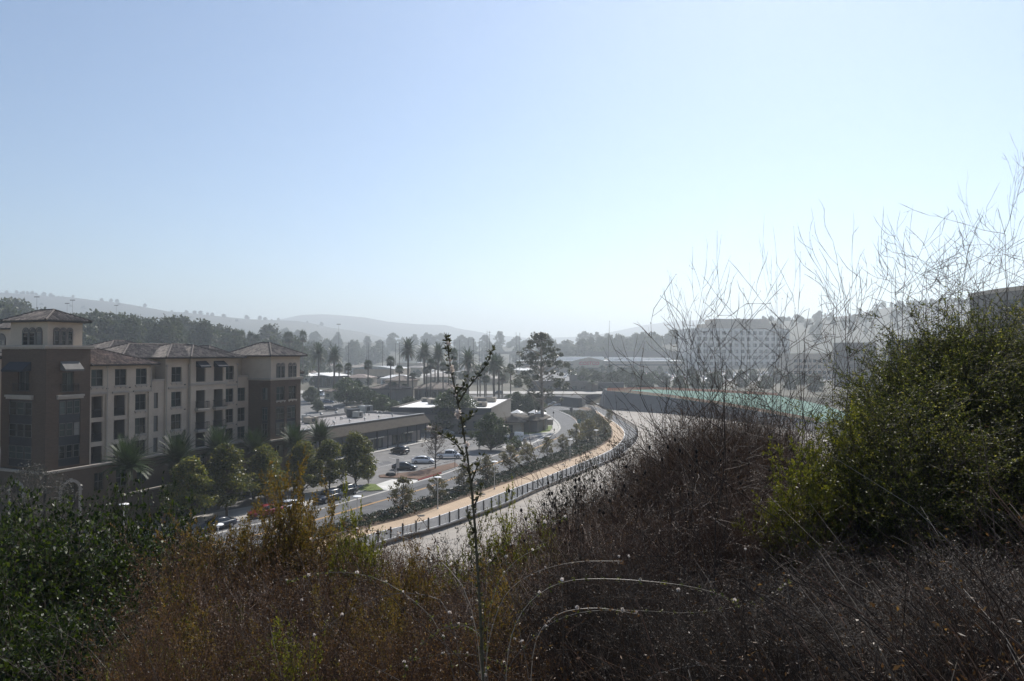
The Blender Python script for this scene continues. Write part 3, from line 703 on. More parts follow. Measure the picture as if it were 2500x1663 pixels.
cornice(APT, .0, 2.3, .35, 16.85, .3, .25); cornice(APT, 3.2, 5.4, .35, 16.85, .3, .25); cornice(APT, 6.2, 8.7, .35, 16.85, .3, .3)
hip_roof(APT, -6.5, 9.0, .35, 9.5, 20.62, 2.0, .8, M['rooftile_r'], clip=.02)
# ---- recess bay between wing 1 and main block
ops = [(9.12, 10.45, z0, z1) for z0, z1 in WF]
b = MB(); wall_grid(b, 9.0, 11.45, 8.1, 18.2, .8, ops); b.build('recess_wall', M['stucco'], APT)
for z0, z1 in WF: window(APT, 9.12, 10.45, z0, z1, .8)
cornice(APT, 9.0, 11.4, .8, 18.2, .3, .15); MB().box(9.05, 12.4, 2.6, 12, 8.1, 21.3).build('upper_wall', M['stucco_y'], APT)
# ---- main block
y = .6
ops = [(12.44, 14.17, 18.0, 20.14)] + [(12.44, 14.17, z0, z1) for z0, z1 in WF] + [(22.3, 24.05, 18.0, 20.14)] + [(22.3, 24.0, z0, z1) for z0, z1 in WF]
b = MB(); wall_grid(b, 11.45, 15.4, 8.1, 21.3, y, [o for o in ops if o[0] < 15]); 
b.add([(11.45, y, 8.1), (11.45, y, 21.3), (11.45, 9, 21.3), (11.45, 9, 8.1)], [(0, 1, 2, 3)]); b.build('main_wall', M['stucco'], APT)
b = MB(); wall_grid(b, 21.95, 24.8, 8.1, 21.3, y, [o for o in ops if o[0] > 15]); b.add([(24.8, y, 8.1), (24.8, 9, 8.1), (24.8, 9, 21.3), (24.8, y, 21.3)], [(0, 1, 2, 3)])
b.build('main_wall', M['stucco'], APT)
yb = .15; lo = [(16.3, 18.05), (19.6, 21.45)]
ops2 = [(a, c_, z0, z1) for a, c_ in lo for z0, z1 in FL + [(17.9, 20.75)]]
b = MB(); wall_grid(b, 15.4, 21.95, 8.1, 21.3, yb, ops2); b.add([(15.4, yb, 8.1), (15.4, yb, 21.3), (15.4, y, 21.3), (15.4, y, 8.1)], [(0, 1, 2, 3)]); b.add([(21.95, yb, 8.1), (21.95, y, 8.1), (21.95, y, 21.3), (21.95, yb, 21.3)], [(0, 1, 2, 3)])
b.build('projecting_wall', M['stucco'], APT)
for a, c_ in lo:
    for k, (z0, z1) in enumerate(FL): loggia(a, c_, z0, z1, yb, k == 0, .75 if k else 0)
    loggia(a, c_, 17.9, 20.75, yb, False); awning(APT, a - .05, c_ + .1, 20.95, yb, .75, 1.0, M['awning_d'])
b = MB()
for a, c_ in ((12.44, 14.17), (22.3, 24.0)):
    for z0, z1 in WF + [(18.0, 20.14)]: window(APT, a, c_, z0, z1, y); sill(b, a, c_, z0, y)
cornice(APT, 15.2, 22.1, yb, 17.35, .35, .22); cornice(APT, 11.9, 14.9, y, 17.0, .3, .2); cornice(APT, 22.1, 24.7, y, 17.0, .3, .2)
hip_roof(APT, 11.45, 24.8, .3, 11, 21.48, 1.9, .8)
hip_roof(APT, 6.5, 23, 2.9, 12.5, 21.44, 1.95, .7)
hip_roof(APT, 15.4, 21.95, .1, 8.5, 21.5, 1.75, .82, name='cross_roof')
# ---- recess 2
ops = [(25.0, 26.7, z0, z1) for z0, z1 in WF]
b = MB(); wall_grid(b, 24.8, 27.36, 8.1, 18.3, .8, ops); b.build('recess_wall', M['stucco'], APT)
for z0, z1 in WF: window(APT, 25.0, 26.7, z0, z1, .8)
cornice(APT, 24.8, 27.3, .8, 18.3, .3, .15); MB().box(24.85, 30, 2.4, 11, 8.1, 21.5).build('upper_wall', M['stucco_y'], APT)
# ---- far brick tower (projects 3.7 m towards the street)
yf = -3.7; TB = Matrix.Translation((27.36, yf, 0)) @ Matrix.Rotation(R(-90), 4, 'Z')
cols_ = [(28.7, 30.65), (31.57, 33.4)]
ops = [(a, c_, 14.5, 16.7) for a, c_ in cols_] + [(28.55, 30.6, 8.7, 13.5), (31.16, 33.33, 8.7, 13.5)]
b = MB(); wall_grid(b, 27.36, 34.5, 8.1, 17.75, yf, ops); b.add([(34.5, yf, 0), (34.5, 6, 0), (34.5, 6, 17.75), (34.5, yf, 17.75)], [(0, 1, 2, 3)])
b.T = TB; opb = [(-1.75, -.6, 14.65, 16.6), (-1.8, -.55, 8.7, 13.5)]; wall_grid(b, -5.0, 0, 8.1, 17.75, 0, opb)
b.build('brick_tower_wall', M['brick'], APT)
bs = MB()
for a, c_ in cols_: window(APT, a, c_, 14.5, 16.7, yf); sill(bs, a, c_, 14.5, yf)
window(APT, -1.75, -.6, 14.65, 16.6, 0, TB, 2, 2)
for a, c_, T in ((28.55, 30.6, None), (31.16, 33.33, None), (-1.8, -.55, TB)):
    q = MB(T); yy = yf if T is None else 0; q.box(a, c_, yy + .12, yy + .2, 8.7, 13.5); q.build('glazed_bay', M['spandrel'], APT)
    for z0, z1 in ((9.0, 10.9), (11.4, 13.3)): window(APT, a + .1, c_ - .1, z0, z1, yy, T, 2, 2, rev=.02)
cornice(APT, 27.1, 34.8, yf, 17.75, .4, .3); cornice(APT, -5.0, -.16, 0, 17.75, .4, .3, None, TB)
b = MB(); b.box(27.5, 34.4, yf + .1, 5, 18.1, 21.6); b.build('upper_tower_wall', M['stucco'], APT)
arch3(APT, 28.7, 30.7, 18.05, 20.45, yf + .1, 2); arch3(APT, 31.5, 33.5, 18.05, 20.45, yf + .1, 2)
hip_roof(APT, 27.5, 34.4, yf + .1, 5, 21.72, 2.1, .9)
# rear pieces seen past the towers
b = MB(); b.box(34.6, 37.2, -1.2, 8, 0, 18.6); b.build('end_wing_wall', M['stucco'], APT)
hip_roof(APT, 33.5, 37.2, -1.2, 8, 18.7, 1.3, .6)
for z0 in (9.2, 12.2, 15.2): window(APT, 35.2, 36.2, z0, z0 + 1.7, -1.35, None, 1, 2, .0)
b = MB(); b.box(5.5, 9.5, 24, 29, 12, 25.6); b.build('rear_tower_wall', M['stucco'], APT)
hip_roof(APT, 5.5, 9.5, 24, 29, 25.7, 1.2, .7); arch3(APT, 6.2, 8.6, 23, 24.9, 24, 3)
arch3(APT, -3.6, -1.6, 23, 24.9, 0, 1, Matrix.Translation((5.5, 24, 0)) @ Matrix.Rotation(R(-90), 4, 'Z'))
for x0, x1, y0, y1, z, h in ((2.5, 11, 13, 23, 21.6, 2.0), (14, 26, 16, 26, 22.0, 2.1), (27, 33, 9, 17, 21.4, 1.9)):
    MB().box(x0, x1, y0, y1, 9, z - .12).build('rear_wall', M['stucco'], APT); hip_roof(APT, x0, x1, y0, y1, z, h, .7)
MB().box(-12, -5.5, 9.5, 20, 0, 21.4).build('rear_wall', M['stucco'], APT); hip_roof(APT, -12, -5.5, 9.5, 20, 21.5, 1.8, .7)
MB().box(-20, -9, 18, 30, 0, 24.2).build('rear_wall', M['stucco_d'], APT); hip_roof(APT, -20, -9, 18, 30, 24.3, 1.9, .7)
# ---- base storey with cornice, windows and the arched entrance; low podium wall with arches
def arch_wall(b, x0, x1, z0, z1, y, arches, mi=0):                  # wall facing -y with round-headed openings (xc, r, zspring)
    cur = x0
    for xc, r, zs in sorted(arches):
        b.add([(cur, y, z0), (xc - r, y, z0), (xc - r, y, z1), (cur, y, z1)], [(0, 1, 2, 3)], mi)
        arc = [(xc - r * math.cos(math.pi * q / 12), zs + r * math.sin(math.pi * q / 12)) for q in range(13)]
        for (xa, za), (xb, zb) in zip(arc, arc[1:]):
            b.add([(xa, y, za), (xb, y, zb), (xb, y, z1), (xa, y, z1), (xa, y + .6, za), (xb, y + .6, zb)], [(0, 1, 2, 3), (0, 4, 5, 1)], mi)
        for x in (xc - r, xc + r): b.add([(x, y, z0), (x, y + .6, z0), (x, y + .6, zs), (x, y, zs)], [(0, 1, 2, 3)], mi)
        cur = xc + r
    b.add([(cur, y, z0), (x1, y, z0), (x1, y, z1), (cur, y, z1)], [(0, 1, 2, 3)], mi)
def arch_trim(parent, xc, r, zs, y, z0, T=None):
    b = MB(T); n = 14; ro = r + .32
    A = [(xc - ro * math.cos(math.pi * q / n), zs + ro * math.sin(math.pi * q / n)) for q in range(n + 1)]
    I = [(xc - r * math.cos(math.pi * q / n), zs + r * math.sin(math.pi * q / n)) for q in range(n + 1)]
    vs = [(p[0], y - .14, p[1]) for p in A] + [(p[0], y - .14, p[1]) for p in I] + [(p[0], y, p[1]) for p in A] + [(p[0], y + .1, p[1]) for p in I]; k = n + 1
    b.add(vs, [(q, q + 1, k + q + 1, k + q) for q in range(n)] + [(q, 2 * k + q, 2 * k + q + 1, q + 1) for q in range(n)] + [(k + q, k + q + 1, 3 * k + q + 1, 3 * k + q) for q in range(n)])
    b.box(xc - .16, xc + .16, y - .22, y - .02, zs + r - .05, zs + ro + .12)
    for s in (-1, 1):
        xa = xc + s * r if s > 0 else xc - ro; b.box(xa, xa + .32, y - .14, y, z0, zs - .002); b.box(xa - .08, xa + .40, y - .22, y - .01, zs - .12, zs + .05)
    return b.build('arch_surround', M['trim'], parent)
b = MB(); arch_wall(b, -5.4, 0.3, 0, 8.08, -.3, [(-2.6, 1.05, 5.6)])
b.T = TL; arch_wall(b, -8.2, .3, 0, 8.08, -.3, [(-4.4, 1.1, 5.6)]); b.T = None
ops = [(.63, 1.9, 4.9, 7.16), (3.6, 5.2, 4.9, 7.16), (6.6, 8.2, 4.9, 7.16), (12.4, 14.1, 5.6, 7.4), (16.3, 18, 5.6, 7.4), (19.6, 21.4, 5.6, 7.4), (22.3, 24, 5.6, 7.4)]
wall_grid(b, .3, 27.36, 0, 8.08, -.05, ops); wall_grid(b, 27.36, 34.5, 0, 8.08, -3.75, [(28.6, 30.5, 5.4, 7.3), (31.3, 33.2, 5.4, 7.3)]); b.T = TB; wall_grid(b, -4, 0.05, 0, 8.08, -.05, [])
b.build('base_wall', M['base'], APT)
arch_trim(APT, -2.6, 1.05, 5.6, -.3, 0); arch_trim(APT, -4.4, 1.1, 5.6, -.3, 0, TL)
for o in ops + [(28.6, 30.5, 5.4, 7.3, 1), (31.3, 33.2, 5.4, 7.3, 1)]: window(APT, o[0], o[1], o[2], o[3], -3.75 if len(o) > 4 else -.05, None, 2, 2)
MB().box(-5, 0, .6, .7, 0, 8).box(-4.9, -4.8, .7, 6, 0, 8).build('dark_lobby', M['dark'], APT)
cornice(APT, -5.9, 9.2, -.3, 8.0, .32, .3); cornice(APT, 9.2, 27.3, -.05, 8.0, .32, .3); cornice(APT, 27.2, 34.8, -3.75, 8.0, .32, .3); cornice(APT, -8.3, -.32, -.3, 8.0, .32, .3, None, TL)
POD = -2.6
b = MB(); arch_wall(b, 11.8, 27.0, 0, 5.3, POD, [(16.6, .8, 2.9), (23.4, .8, 2.9)]); b.add([(11.8, POD, 0), (11.8, POD, 5.3), (11.8, 0, 5.3), (11.8, 0, 0)], [(0, 1, 2, 3)])
b.box(11.9, 26.9, POD + .3, -.06, 4.9, 5.0); b.box(2.5, 11.8, POD + .4, POD + .7, 0, 4.1)
b.build('podium_wall', M['base'], APT)
cornice(APT, 11.7, 27.1, POD, 5.3, .3, .25); arch_trim(APT, 16.6, .8, 2.9, POD, 0); arch_trim(APT, 23.4, .8, 2.9, POD, 0)
MB().box(11.9, 26.9, POD + .62, POD + .72, 0, 4.88).build('dark_lobby', M['dark'], APT)
cornice(APT, 2.5, 11.7, POD + .4, 4.1, .25, .2)

for x, y_ in ((2.32, .08), (8.9, .3), (11.6, .55), (15.3, .5), (22.05, .55), (24.7, .55)):
    b = MB(); b.tube([(x, y_ - .06, 8.4), (x, y_ - .06, 20.2)], .05, 6); b.box(x - .14, x + .14, y_ - .16, y_ - .005, 20.2, 20.5); b.build('downpipe', M['trim'], APT)
for x in (1.0, 4.2, 7.4, 13.2, 23.1):
    for z in (17.5, 13.95, 10.85): MB().box(x + 1.4, x + 1.62, .27 if x < 9 else .5, .347 if x < 9 else .597, z, z + .16).build('wall_vent', M['steel'], APT)
# ================================================================== the town
def gz(X, Y): return zt(X, Y) if Y < 306 else 3.48 + min(Y - 306, 1094) * .0082
def gat(px, py):                  # ground point of a photo pixel
    z = 0
    for _ in range(25): X, Y = at(px, py, z); z = .5 * z + .5 * gz(X, Y)
    return X, Y, gz(X, Y)
def text_mesh(txt, size, m, depth=.05, shear=0.0):
    cu = bpy.data.curves.new('lettering', 'FONT'); cu.body = txt; cu.size = size; cu.extrude = depth; cu.align_x = 'CENTER'; cu.shear = shear; cu.resolution_u = 2
    cu.offset = size * .018
    t = bpy.data.objects.new('lettering', cu); col.objects.link(t)
    me = bpy.data.meshes.new_from_object(t.evaluated_get(bpy.context.evaluated_depsgraph_get()))
    bpy.data.objects.remove(t); me.materials.clear(); me.materials.append(m); return me
def plain_hip(parent, x0, x1, y0, y1, ze, h, ov, m, name='roof'):
    x0 -= ov; x1 += ov; y0 -= ov; y1 += ov; W, D = x1 - x0, y1 - y0; run = min(W, D) / 2
    if W >= D: a, b_ = (x0 + run, (y0 + y1) / 2, ze + h), (x1 - run, (y0 + y1) / 2, ze + h)
    else: a, b_ = ((x0 + x1) / 2, y0 + run, ze + h), ((x0 + x1) / 2, y1 - run, ze + h)
    vs = [(x0, y0, ze), (x1, y0, ze), (x1, y1, ze), (x0, y1, ze), (x0, y0, ze - .2), (x1, y0, ze - .2), (x1, y1, ze - .2), (x0, y1, ze - .2), a, b_]
    fs = [(0, 1, 9, 8), (1, 2, 9), (2, 3, 8, 9), (3, 0, 8)] if W >= D else [(0, 1, 8), (1, 2, 9, 8), (2, 3, 9), (3, 0, 8, 9)]
    return MB().add(vs, fs + [(0, 4, 5, 1), (1, 5, 6, 2), (2, 6, 7, 3), (3, 7, 4, 0), (7, 6, 5, 4)]).build(name, m, parent)
def box_building(name, label, loc, rz, W, D, H, m, roofm, par=.5, bands=(), cat='building', z0=-1.5):
    e = empty(name, loc, rz, label, cat)
    MB().box(0, W, 0, D, z0, H - .3).build('wall', m, e)
    b = MB(); b.box(.3, W - .3, .3, D - .3, H - .29, H - .24); b.build('roof', roofm, e)
    b = MB(); t = .3
    b.box(-.05, W + .05, -.05, t, H - .298, H + par - .3); b.box(-.05, W + .05, D - t, D + .05, H - .298, H + par - .3); b.box(-.05, t, t + .001, D - t - .001, H - .298, H + par - .3); b.box(W - t, W + .05, t + .001, D - t - .001, H - .298, H + par - .3)
    b.build('parapet', m, e)
    return e
def win_row(e, xs, w, z0, z1, y=0.0, T=None, nx=2, nz=1):
    for x in xs:
        window(e, x, x + w, z0, z1, y - .12, T, nx, nz, rev=.0)
def hvac(e, x, y, z, w, d, h, m, name='rooftop_unit'):
    b = MB(); b.box(x - w / 2, x + w / 2, y - d / 2, y + d / 2, z + .25, z + h, 0); b.box(x - w / 2 - .06, x + w / 2 + .06, y - d / 2 - .06, y + d / 2 + .06, z + h + .002, z + h + .08, 0)
    b.box(x - w / 2 + .15, x + w / 2 - .15, y - d / 2 + .1, y + d / 2 - .1, z, z + .248, 1); b.box(x - w * .3, x + w * .1, y - d / 2 - .03, y - d / 2 - .004, z + .45, z + h - .25, 1)
    b.lathe([(w * .18, 0), (w * .18, .12)], 10, 1, (x + w * .15, y, z + h + .084))
    return b.build(name, [m, M['steel']], e)
def vent(e, x, y, z, s=1.0):
    b = MB(); b.lathe([(.12 * s, 0), (.12 * s, .45 * s), (.30 * s, .5 * s), (.32 * s, .68 * s), (.16 * s, .86 * s), (.02, .9 * s)], 9, 0, (x, y, z)); return b.build('roof_vent', M['metal'], e)
def local(e, X, Y):
    v = e.matrix_basis.inverted() @ Vector((X, Y, 0)); return v.x, v.y
def lring(e, pts, z): return [local(e, *at(x, y, z)) for x, y in pts]

# ---- dark strip mall with mansard eave and grey flat roof
UM = Vector((.447, .894)); P0 = Vector((-22.6, 173.8)) - UM * 44
ML = empty('strip_mall', (P0.x, P0.y, 0), math.atan2(UM.y, UM.x), 'dark two storey strip mall with grey flat roof and brown mansard eave', 'building')
bpy.context.view_layer.update()
L, D = 44.0, 19.0
MB().box(0, L, .6, D, -.2, 6.2).build('wall', M['darkwall'], ML)
MB().box(.0, L, .35, D - .3, 6.202, 6.3).build('roof', M['flatroof'], ML)
b = MB(); b.box(-.2, L + .2, -.15, .3, 6.05, 6.85); b.box(-.2, L + .2, D - .3, D + .1, 6.05, 6.85); b.box(L - .1, L + .2, .302, D - .302, 6.05, 6.85); b.build('parapet', M['flatroof'], ML)
b = MB(); b.box(-.25, L + .25, -.3, .38, 6.855, 6.93); b.build('parapet_cap', M['metal'], ML)
b = MB(); b.add([(-1, -.16, 6.7), (L + .2, -.16, 6.7), (L + 1.5, -1.4, 4.6), (-1, -1.4, 4.6), (-1, -1.4, 4.4), (L + 1.5, -1.4, 4.4), (L + .2, D, 6.7), (L + 1.5, D + 1, 4.6), (L + 1.5, D + 1, 4.4), (-1, .58, 4.4), (L, .58, 4.4)],
      [(0, 3, 2, 1), (3, 4, 5, 2), (1, 2, 7, 6), (2, 5, 8, 7), (4, 9, 10, 5)]); b.build('mansard_eave', M['shingle'], ML)
b = MB(); b.box(-.5, L, -.95, .59, 3.0, 4.38); b.build('upper_gallery', M['darkwall'], ML)
n = 12
for i in range(n):
    x = .4 + i * (L - .8) / (n - 1); MB().box(x - .11, x + .11, -1.2, -.98, .15, 4.38).build('column', M['darkwall'], ML)
for i in range(n - 1):
    x = .4 + i * (L - .8) / (n - 1); wdt = (L - .8) / (n - 1)
    if i % 3 == 1:
        MB().box(x + .25, x + wdt - .25, .5, .59, .2, 2.7).build('shop_panel', M['flatroof'], ML)
    else:
        window(ML, x + .25, x + wdt - .25, .35, 2.5, .38, None, 3, 1, rev=.1)
    if i in (5, 6, 9): MB().box(x + .2, x + wdt - .2, -.2, .2, 2.62, 2.85).build('awning', M['white'], ML)
MB().box(-2, L + .5, -3.0, .58, -.1, .15).build('walkway', M['concrete'], ML)
for px, py, w_, d_, h_, m in ((857, 1007.5, 3.2, 1.9, 1.5, 'tanmetal'), (893, 1007.5, 3.2, 2.2, 1.8, 'metal'), (862, 1019, 2.4, 2.2, 2.0, 'steel'), (874, 1020.5, 2.0, 1.8, 1.5, 'metal'), (759, 1034, 2.6, 2.0, 1.4, 'tanmetal'), (747, 1031, 1.0, 1.8, 1.6, 'metal')):
    x, y = local(ML, *at(px, py, 6.3)); hvac(ML, x, y, 6.3, w_, d_, h_, M[m])
for px, py, s in ((784, 1019, 1.3), (821, 1015, 1.3), (819, 1023, .6), (832, 1025, .8), (835.5, 1025, .8), (891, 1016, .9), (901, 1015.5, .7), (921, 1011, .8), (931.5, 1011.5, .8), (958, 1018, .9), (925, 1022, .9), (890.5, 1027, .9), (854, 1032, .9), (816, 1037, .9), (774, 1043, .9), (813, 1031, .5)):
    x, y = local(ML, *at(px, py, 6.3)); vent(ML, x, y, 6.3, s)

# ---- building with white roof behind the lot
a, b_ = Vector((-33.5, 190.5)), Vector((-5.8, 187.0)); ax = (b_ - a).normalized(); ax2 = Vector((.93, -.37))
WR = box_building('clinic_building', 'flat white roofed building with dark fascia behind the parking lot', (a.x, a.y, 0), math.atan2(ax.y, ax.x), (b_ - a).length, 43, 7.0, M['stucco_d'], M['whiteroof'], .45)
bpy.context.view_layer.update(); W_ = (b_ - a).length
MB().box(-.12, W_ + .12, -.14, -.056, 5.3, 7.16).build('fascia', M['darkwall'], WR)
win_row(WR, [2 + i * 4.2 for i in range(7)], 2.4, 1.0, 3.6, 0, None, 2, 1)
for px, py, w_, d_, h_ in ((1065, 985, 4.5, 3, 1.6), (1120, 990, 3.2, 2.4, 1.4), (1176, 991, 3.0, 2.2, 1.3), (1184, 980, 7, 2.5, 1.5), (1000, 979, 3, 2, 1.2)):
    x, y = local(WR, *at(px, py, 7)); x = min(max(x, 3), W_ - 4); hvac(WR, x, y, 6.75, w_, d_, h_, M['tanmetal'])
# ---- low corner house
a = Vector(at(1208, 1056)); HB = empty('corner_house', (a.x, a.y, 0), math.atan2(ax2.y, ax2.x) + R(4), 'low grey hip roofed building beside the corner lawn', 'building')
bpy.context.view_layer.update()
MB().box(0, 7.6, 0, 12, -.1, 3.1).build('wall', M['stucco'], HB); plain_hip(HB, 0, 7.6, 0, 12, 3.2, 1.5, 1.2, M['shingle'])
MB().box(7.62, 11.5, 3, 14, -.1, 3.3).build('wall', M['stucco_d'], HB); plain_hip(HB, 7.6, 11.5, 3, 14, 3.45, 1.3, 1.0, M['shingle'])
win_row(HB, [.8], 2.2, .8, 2.4); win_row(HB, [4.2], 1.1, .1, 2.3)
for x, y in ((2.5, 13), (7.5, 14), (10.0, 12)):
    MB().add([(x - 1.6, y - 1.6, 4.6), (x + 1.6, y - 1.6, 4.6), (x + 1.6, y + 1.6, 4.6), (x - 1.6, y + 1.6, 4.6), (x, y, 5.5), (x - .1, y - .1, 3), (x + .1, y + .1, 3)], [(0, 1, 4), (1, 2, 4), (2, 3, 4), (3, 0, 4), (3, 2, 1, 0)]).box(x - .06, x + .06, y - .06, y + .06, 2.0, 4.6).build('white_canopy', M['white'], HB)
# ---- tile roofed buildings among the palms
def tile_house(name, label, px, py, W, D, eave, h, rz=None, m='stucco', roof='rooftile_r', cols=0, ov=.8):
    X, Y, z = gat(px, py); e = empty(name, (X, Y, z), rz if rz is not None else R(-20), label, 'building')
    MB().box(0, W, 0, D, -1, eave).build('wall', M[m], e); hip_roof(e, 0, W, 0, D, eave + .1, h, ov, M[roof], tile=.6)
    k = max(1, int(W / 4))
    win_row(e, [1 + i * (W - 2) / k for i in range(k)], 1.5, 1.0, min(3.0, eave - .8))
    if cols:
        for i in range(cols): MB().box(i * W / (cols - 1) - .25, i * W / (cols - 1) + .25, -3.2, -2.8, -.5, eave - .3).build('column', M['stucco_d'], e)
        MB().box(-.5, W + .5, -3.6, -.05, eave - .3, eave - .02).build('porch_roof', M['rooftile_r'], e)
    return e
tile_house('restaurant_building', 'tan restaurant with hip tile roof and cupola among the palms', 940, 968, 11, 9, 6.8, 2.0)
tile_house('tile_roof_house', 'tan building with low tiled roof left of the restaurant', 905, 976, 13, 10, 4.6, 1.9, R(-30), 'stucco_d')
tile_house('porch_building', 'long tile roofed building with a columned porch among palms', 1012, 973, 17, 11, 4.3, 2.2, R(-16), 'stucco_d', cols=7)
tile_house('small_house', 'small house with a tan tiled roof beside the white van', 792, 975, 6, 7, 3.2, 1.4, R(-25), 'stucco_y')
GB = box_building('grey_warehouse', 'large pale grey building with curved roof edge behind the fan palms', (*gat(862, 934)[:2], gat(862, 934)[2]), R(-14), 27, 26, 8.2, M['stucco'], M['flatroof'], .3)
win_row(GB, [1.5 + i * 3.6 for i in range(7)], 3.0, 2.4, 4.0)
b = MB(); nn_ = 14
for i in range(nn_): 
    x0, x1 = 27 * i / nn_, 27 * (i + 1) / nn_; f = lambda x: 8.45 + 1.6 * (1 - ((x - 13.5) / 13.5) ** 2)
    b.add([(x0, -.8, f(x0)), (x1, -.8, f(x1)), (x1, 26, f(x1)), (x0, 26, f(x0)), (x0, -.8, 8.3), (x1, -.8, 8.3)], [(0, 1, 2, 3), (4, 5, 1, 0)])
b.build('curved_roof', M['metal'], GB)
MG = box_building('slant_roof_building', 'modern dark glass building with a slanted pale roof left of palms', (*gat(768, 945)[:2], gat(768, 945)[2]), R(-28), 12, 14, 6.0, M['spandrel'], M['flatroof'], .3)
win_row(MG, [.6 + i * 2.8 for i in range(4)], 2.3, .6, 5.2)
MB().add([(-1, -1.5, 7.6), (13, -1.5, 6.1), (13, 15, 6.1), (-1, 15, 7.6), (-1, -1.5, 7.2), (13, -1.5, 5.8)], [(0, 1, 2, 3), (4, 5, 1, 0)]).build('slanted_roof', M['whiteroof'], MG)
for px, py, W, D, H, m, lab in ((968, 905, 26, 20, 7, 'stucco', 'plain pale low building between the round tree and the tall palms'), (1290, 955, 34, 9, 4.6, 'stucco_d', 'long brown wall building beyond the cross street behind eucalyptus'), (1372, 955, 30, 10, 4.2, 'darkwall', 'dark low building behind the silver sedan on the cross street'), (1390, 940, 20, 10, 5.6, 'stucco_d', 'brown shop with lit front left of the lone palm'), (1060, 900, 30, 16, 5, 'stucco_y', 'low tan roofed building beyond the bare lot')):
    X, Y, z = gat(px, py); e = box_building('low_building', lab, (X, Y, z), R(-6), W, D, H, M[m], M['flatroof'], .4); win_row(e, [1.5 + i * 4 for i in range(int(W / 4) - 1)], 2.2, 1, 2.6)
X, Y, z = gat(1035, 918); sheet('bare_lot', [at(1000, 926, 4), at(1020, 908, 4.6), at(1135, 903, 4.8), at(1150, 912, 4.6), at(1110, 927, 4)], lambda p: gz(*p) + .14, M['concrete'])
# ---- warehouse store with red lettering, far side of a packed car park
Yc = 600; cz = gz(0, Yc)
CB = empty('warehouse_store', (atY(1262, 900, Yc)[0], Yc, cz), R(-7), 'huge pale warehouse store with red lettering beyond the car park', 'building')
Wc = 142
MB().box(0, Wc, 0, 85, -2, 9.6).build('wall', M['stucco'], CB); MB().box(-.3, Wc + .3, -.3, 85.3, 9.602, 10.3).build('roof', M['whiteroof'], CB)
MB().box(-.25, Wc + .25, -.36, -.304, 6.0, 7.2).build('wall_band', M['stucco_d'], CB)
b = MB(); b.prism([(0, 0), (26, 0), (26, -6), (0, -6)], 0, 9.0); gx0 = 49
b2 = MB(); b2.add([(gx0, -6, -1), (gx0 + 28, -6, -1), (gx0 + 28, -6, 10), (gx0 + 14, -6, 13.2), (gx0, -6, 10), (gx0, 0, -1), (gx0 + 28, 0, -1), (gx0 + 28, 0, 10), (gx0 + 14, 0, 13.2), (gx0, 0, 10)], [(0, 1, 2, 3, 4), (1, 6, 7, 2), (0, 4, 9, 5), (2, 7, 8, 3), (3, 8, 9, 4)])
b2.build('entrance_gable', M['stucco'], CB)
M['signred'] = mat('red_sign_letters', (.50, .03, .05), .5, 0)
link('sign_lettering', text_mesh('COSTCO', 4.6, M['signred'], .15, .12), CB, Matrix.Translation((gx0 + 14, -6.2, 6.6)) @ Matrix.Rotation(R(90), 4, 'X') @ Matrix.Scale(.9, 4))
for x in (gx0 + 5, gx0 + 38, gx0 - 30): MB().box(x, x + 18, -6.06 if x == gx0 + 5 else -.4, -6.005 if x == gx0 + 5 else -.31, -.5, 4.2).build('entrance_opening', M['dark'], CB)
for x, y, w_, d_, h_ in ((30, 20, 46, 10, 3.2), (80, 14, 30, 8, 2.8), (96, 30, 40, 10, 2.2)): MB().box(x, x + w_, y, y + d_, 10.302, 10.3 + h_).build('roof_screen', M['whiteroof'], CB)
for i in range(26): vent(CB, 6 + (i * 37) % 130, 6 + (i * 23) % 70, 10.3, 2.2)
# ---- freeway bank and bridge
b = MB(); zb = gz(0, 760)
b.prism([(atY(1440, 0, 740)[0], 740), (560, 740), (560, 800), (atY(1440, 0, 740)[0], 800)], zb - 2, 24.5); tag(b.build('freeway_bank', M['greyslope']), kind='structure')
e = empty('overpass', (0, 760, zb), 0, 'long low concrete overpass crossing the valley in haze', 'bridge')
MB().box(atY(1105, 0, 760)[0], atY(1300, 0, 760)[0], 0, 12, 14.5, 17.5).build('deck', M['concrete'], e)
for px in (1120, 1150, 1180, 1212, 1245, 1280): x = atY(px, 0, 760)[0]; MB().box(x - .8, x + .8, 3, 9, -3, 14.49).build('pier', M['concrete'], e)
# ---- offices on the right
OF = empty('white_office', (atY(1690, 0, 640)[0], 640, 8), R(8), 'hazy white office block with window grid and stepped top floors', 'building')
MB().box(0, 96, 0, 40, -10, 38).build('wall', M['curb'], OF); MB().box(18, 92, 6, 36, 38.002, 43).build('upper_floor', M['stucco'], OF); MB().box(25, 80, 9, 32, 43.002, 47.5).build('upper_floor', M['stucco'], OF)
for k in range(6):
    for i in range(15): window(OF, 3 + i * 6.2, 6.6 + i * 6.2, 3 + k * 5.8, 6.4 + k * 5.8, -.12, None, 2, 1, rev=0)
CV = empty('curved_office', (131, 165, 0), R(-12), 'tall grey office tower with curved glass corner at the far right', 'building')
arc = [(-6 + 26 * (1 - math.cos(R(a))) * .5, 22 - 24 * math.sin(R(a))) for a in range(0, 91, 9)]
pl = [(-6, 30)] + arc + [(60, -2), (60, 30)]
MB().prism(pl, -6, 38.2).build('wall', M['stucco_d'], CV); MB().prism([(x * 1.02 - .4, y * 1.02 - .5) for x, y in pl], 38.202, 39.2).build('roof_edge', M['stucco'], CV)
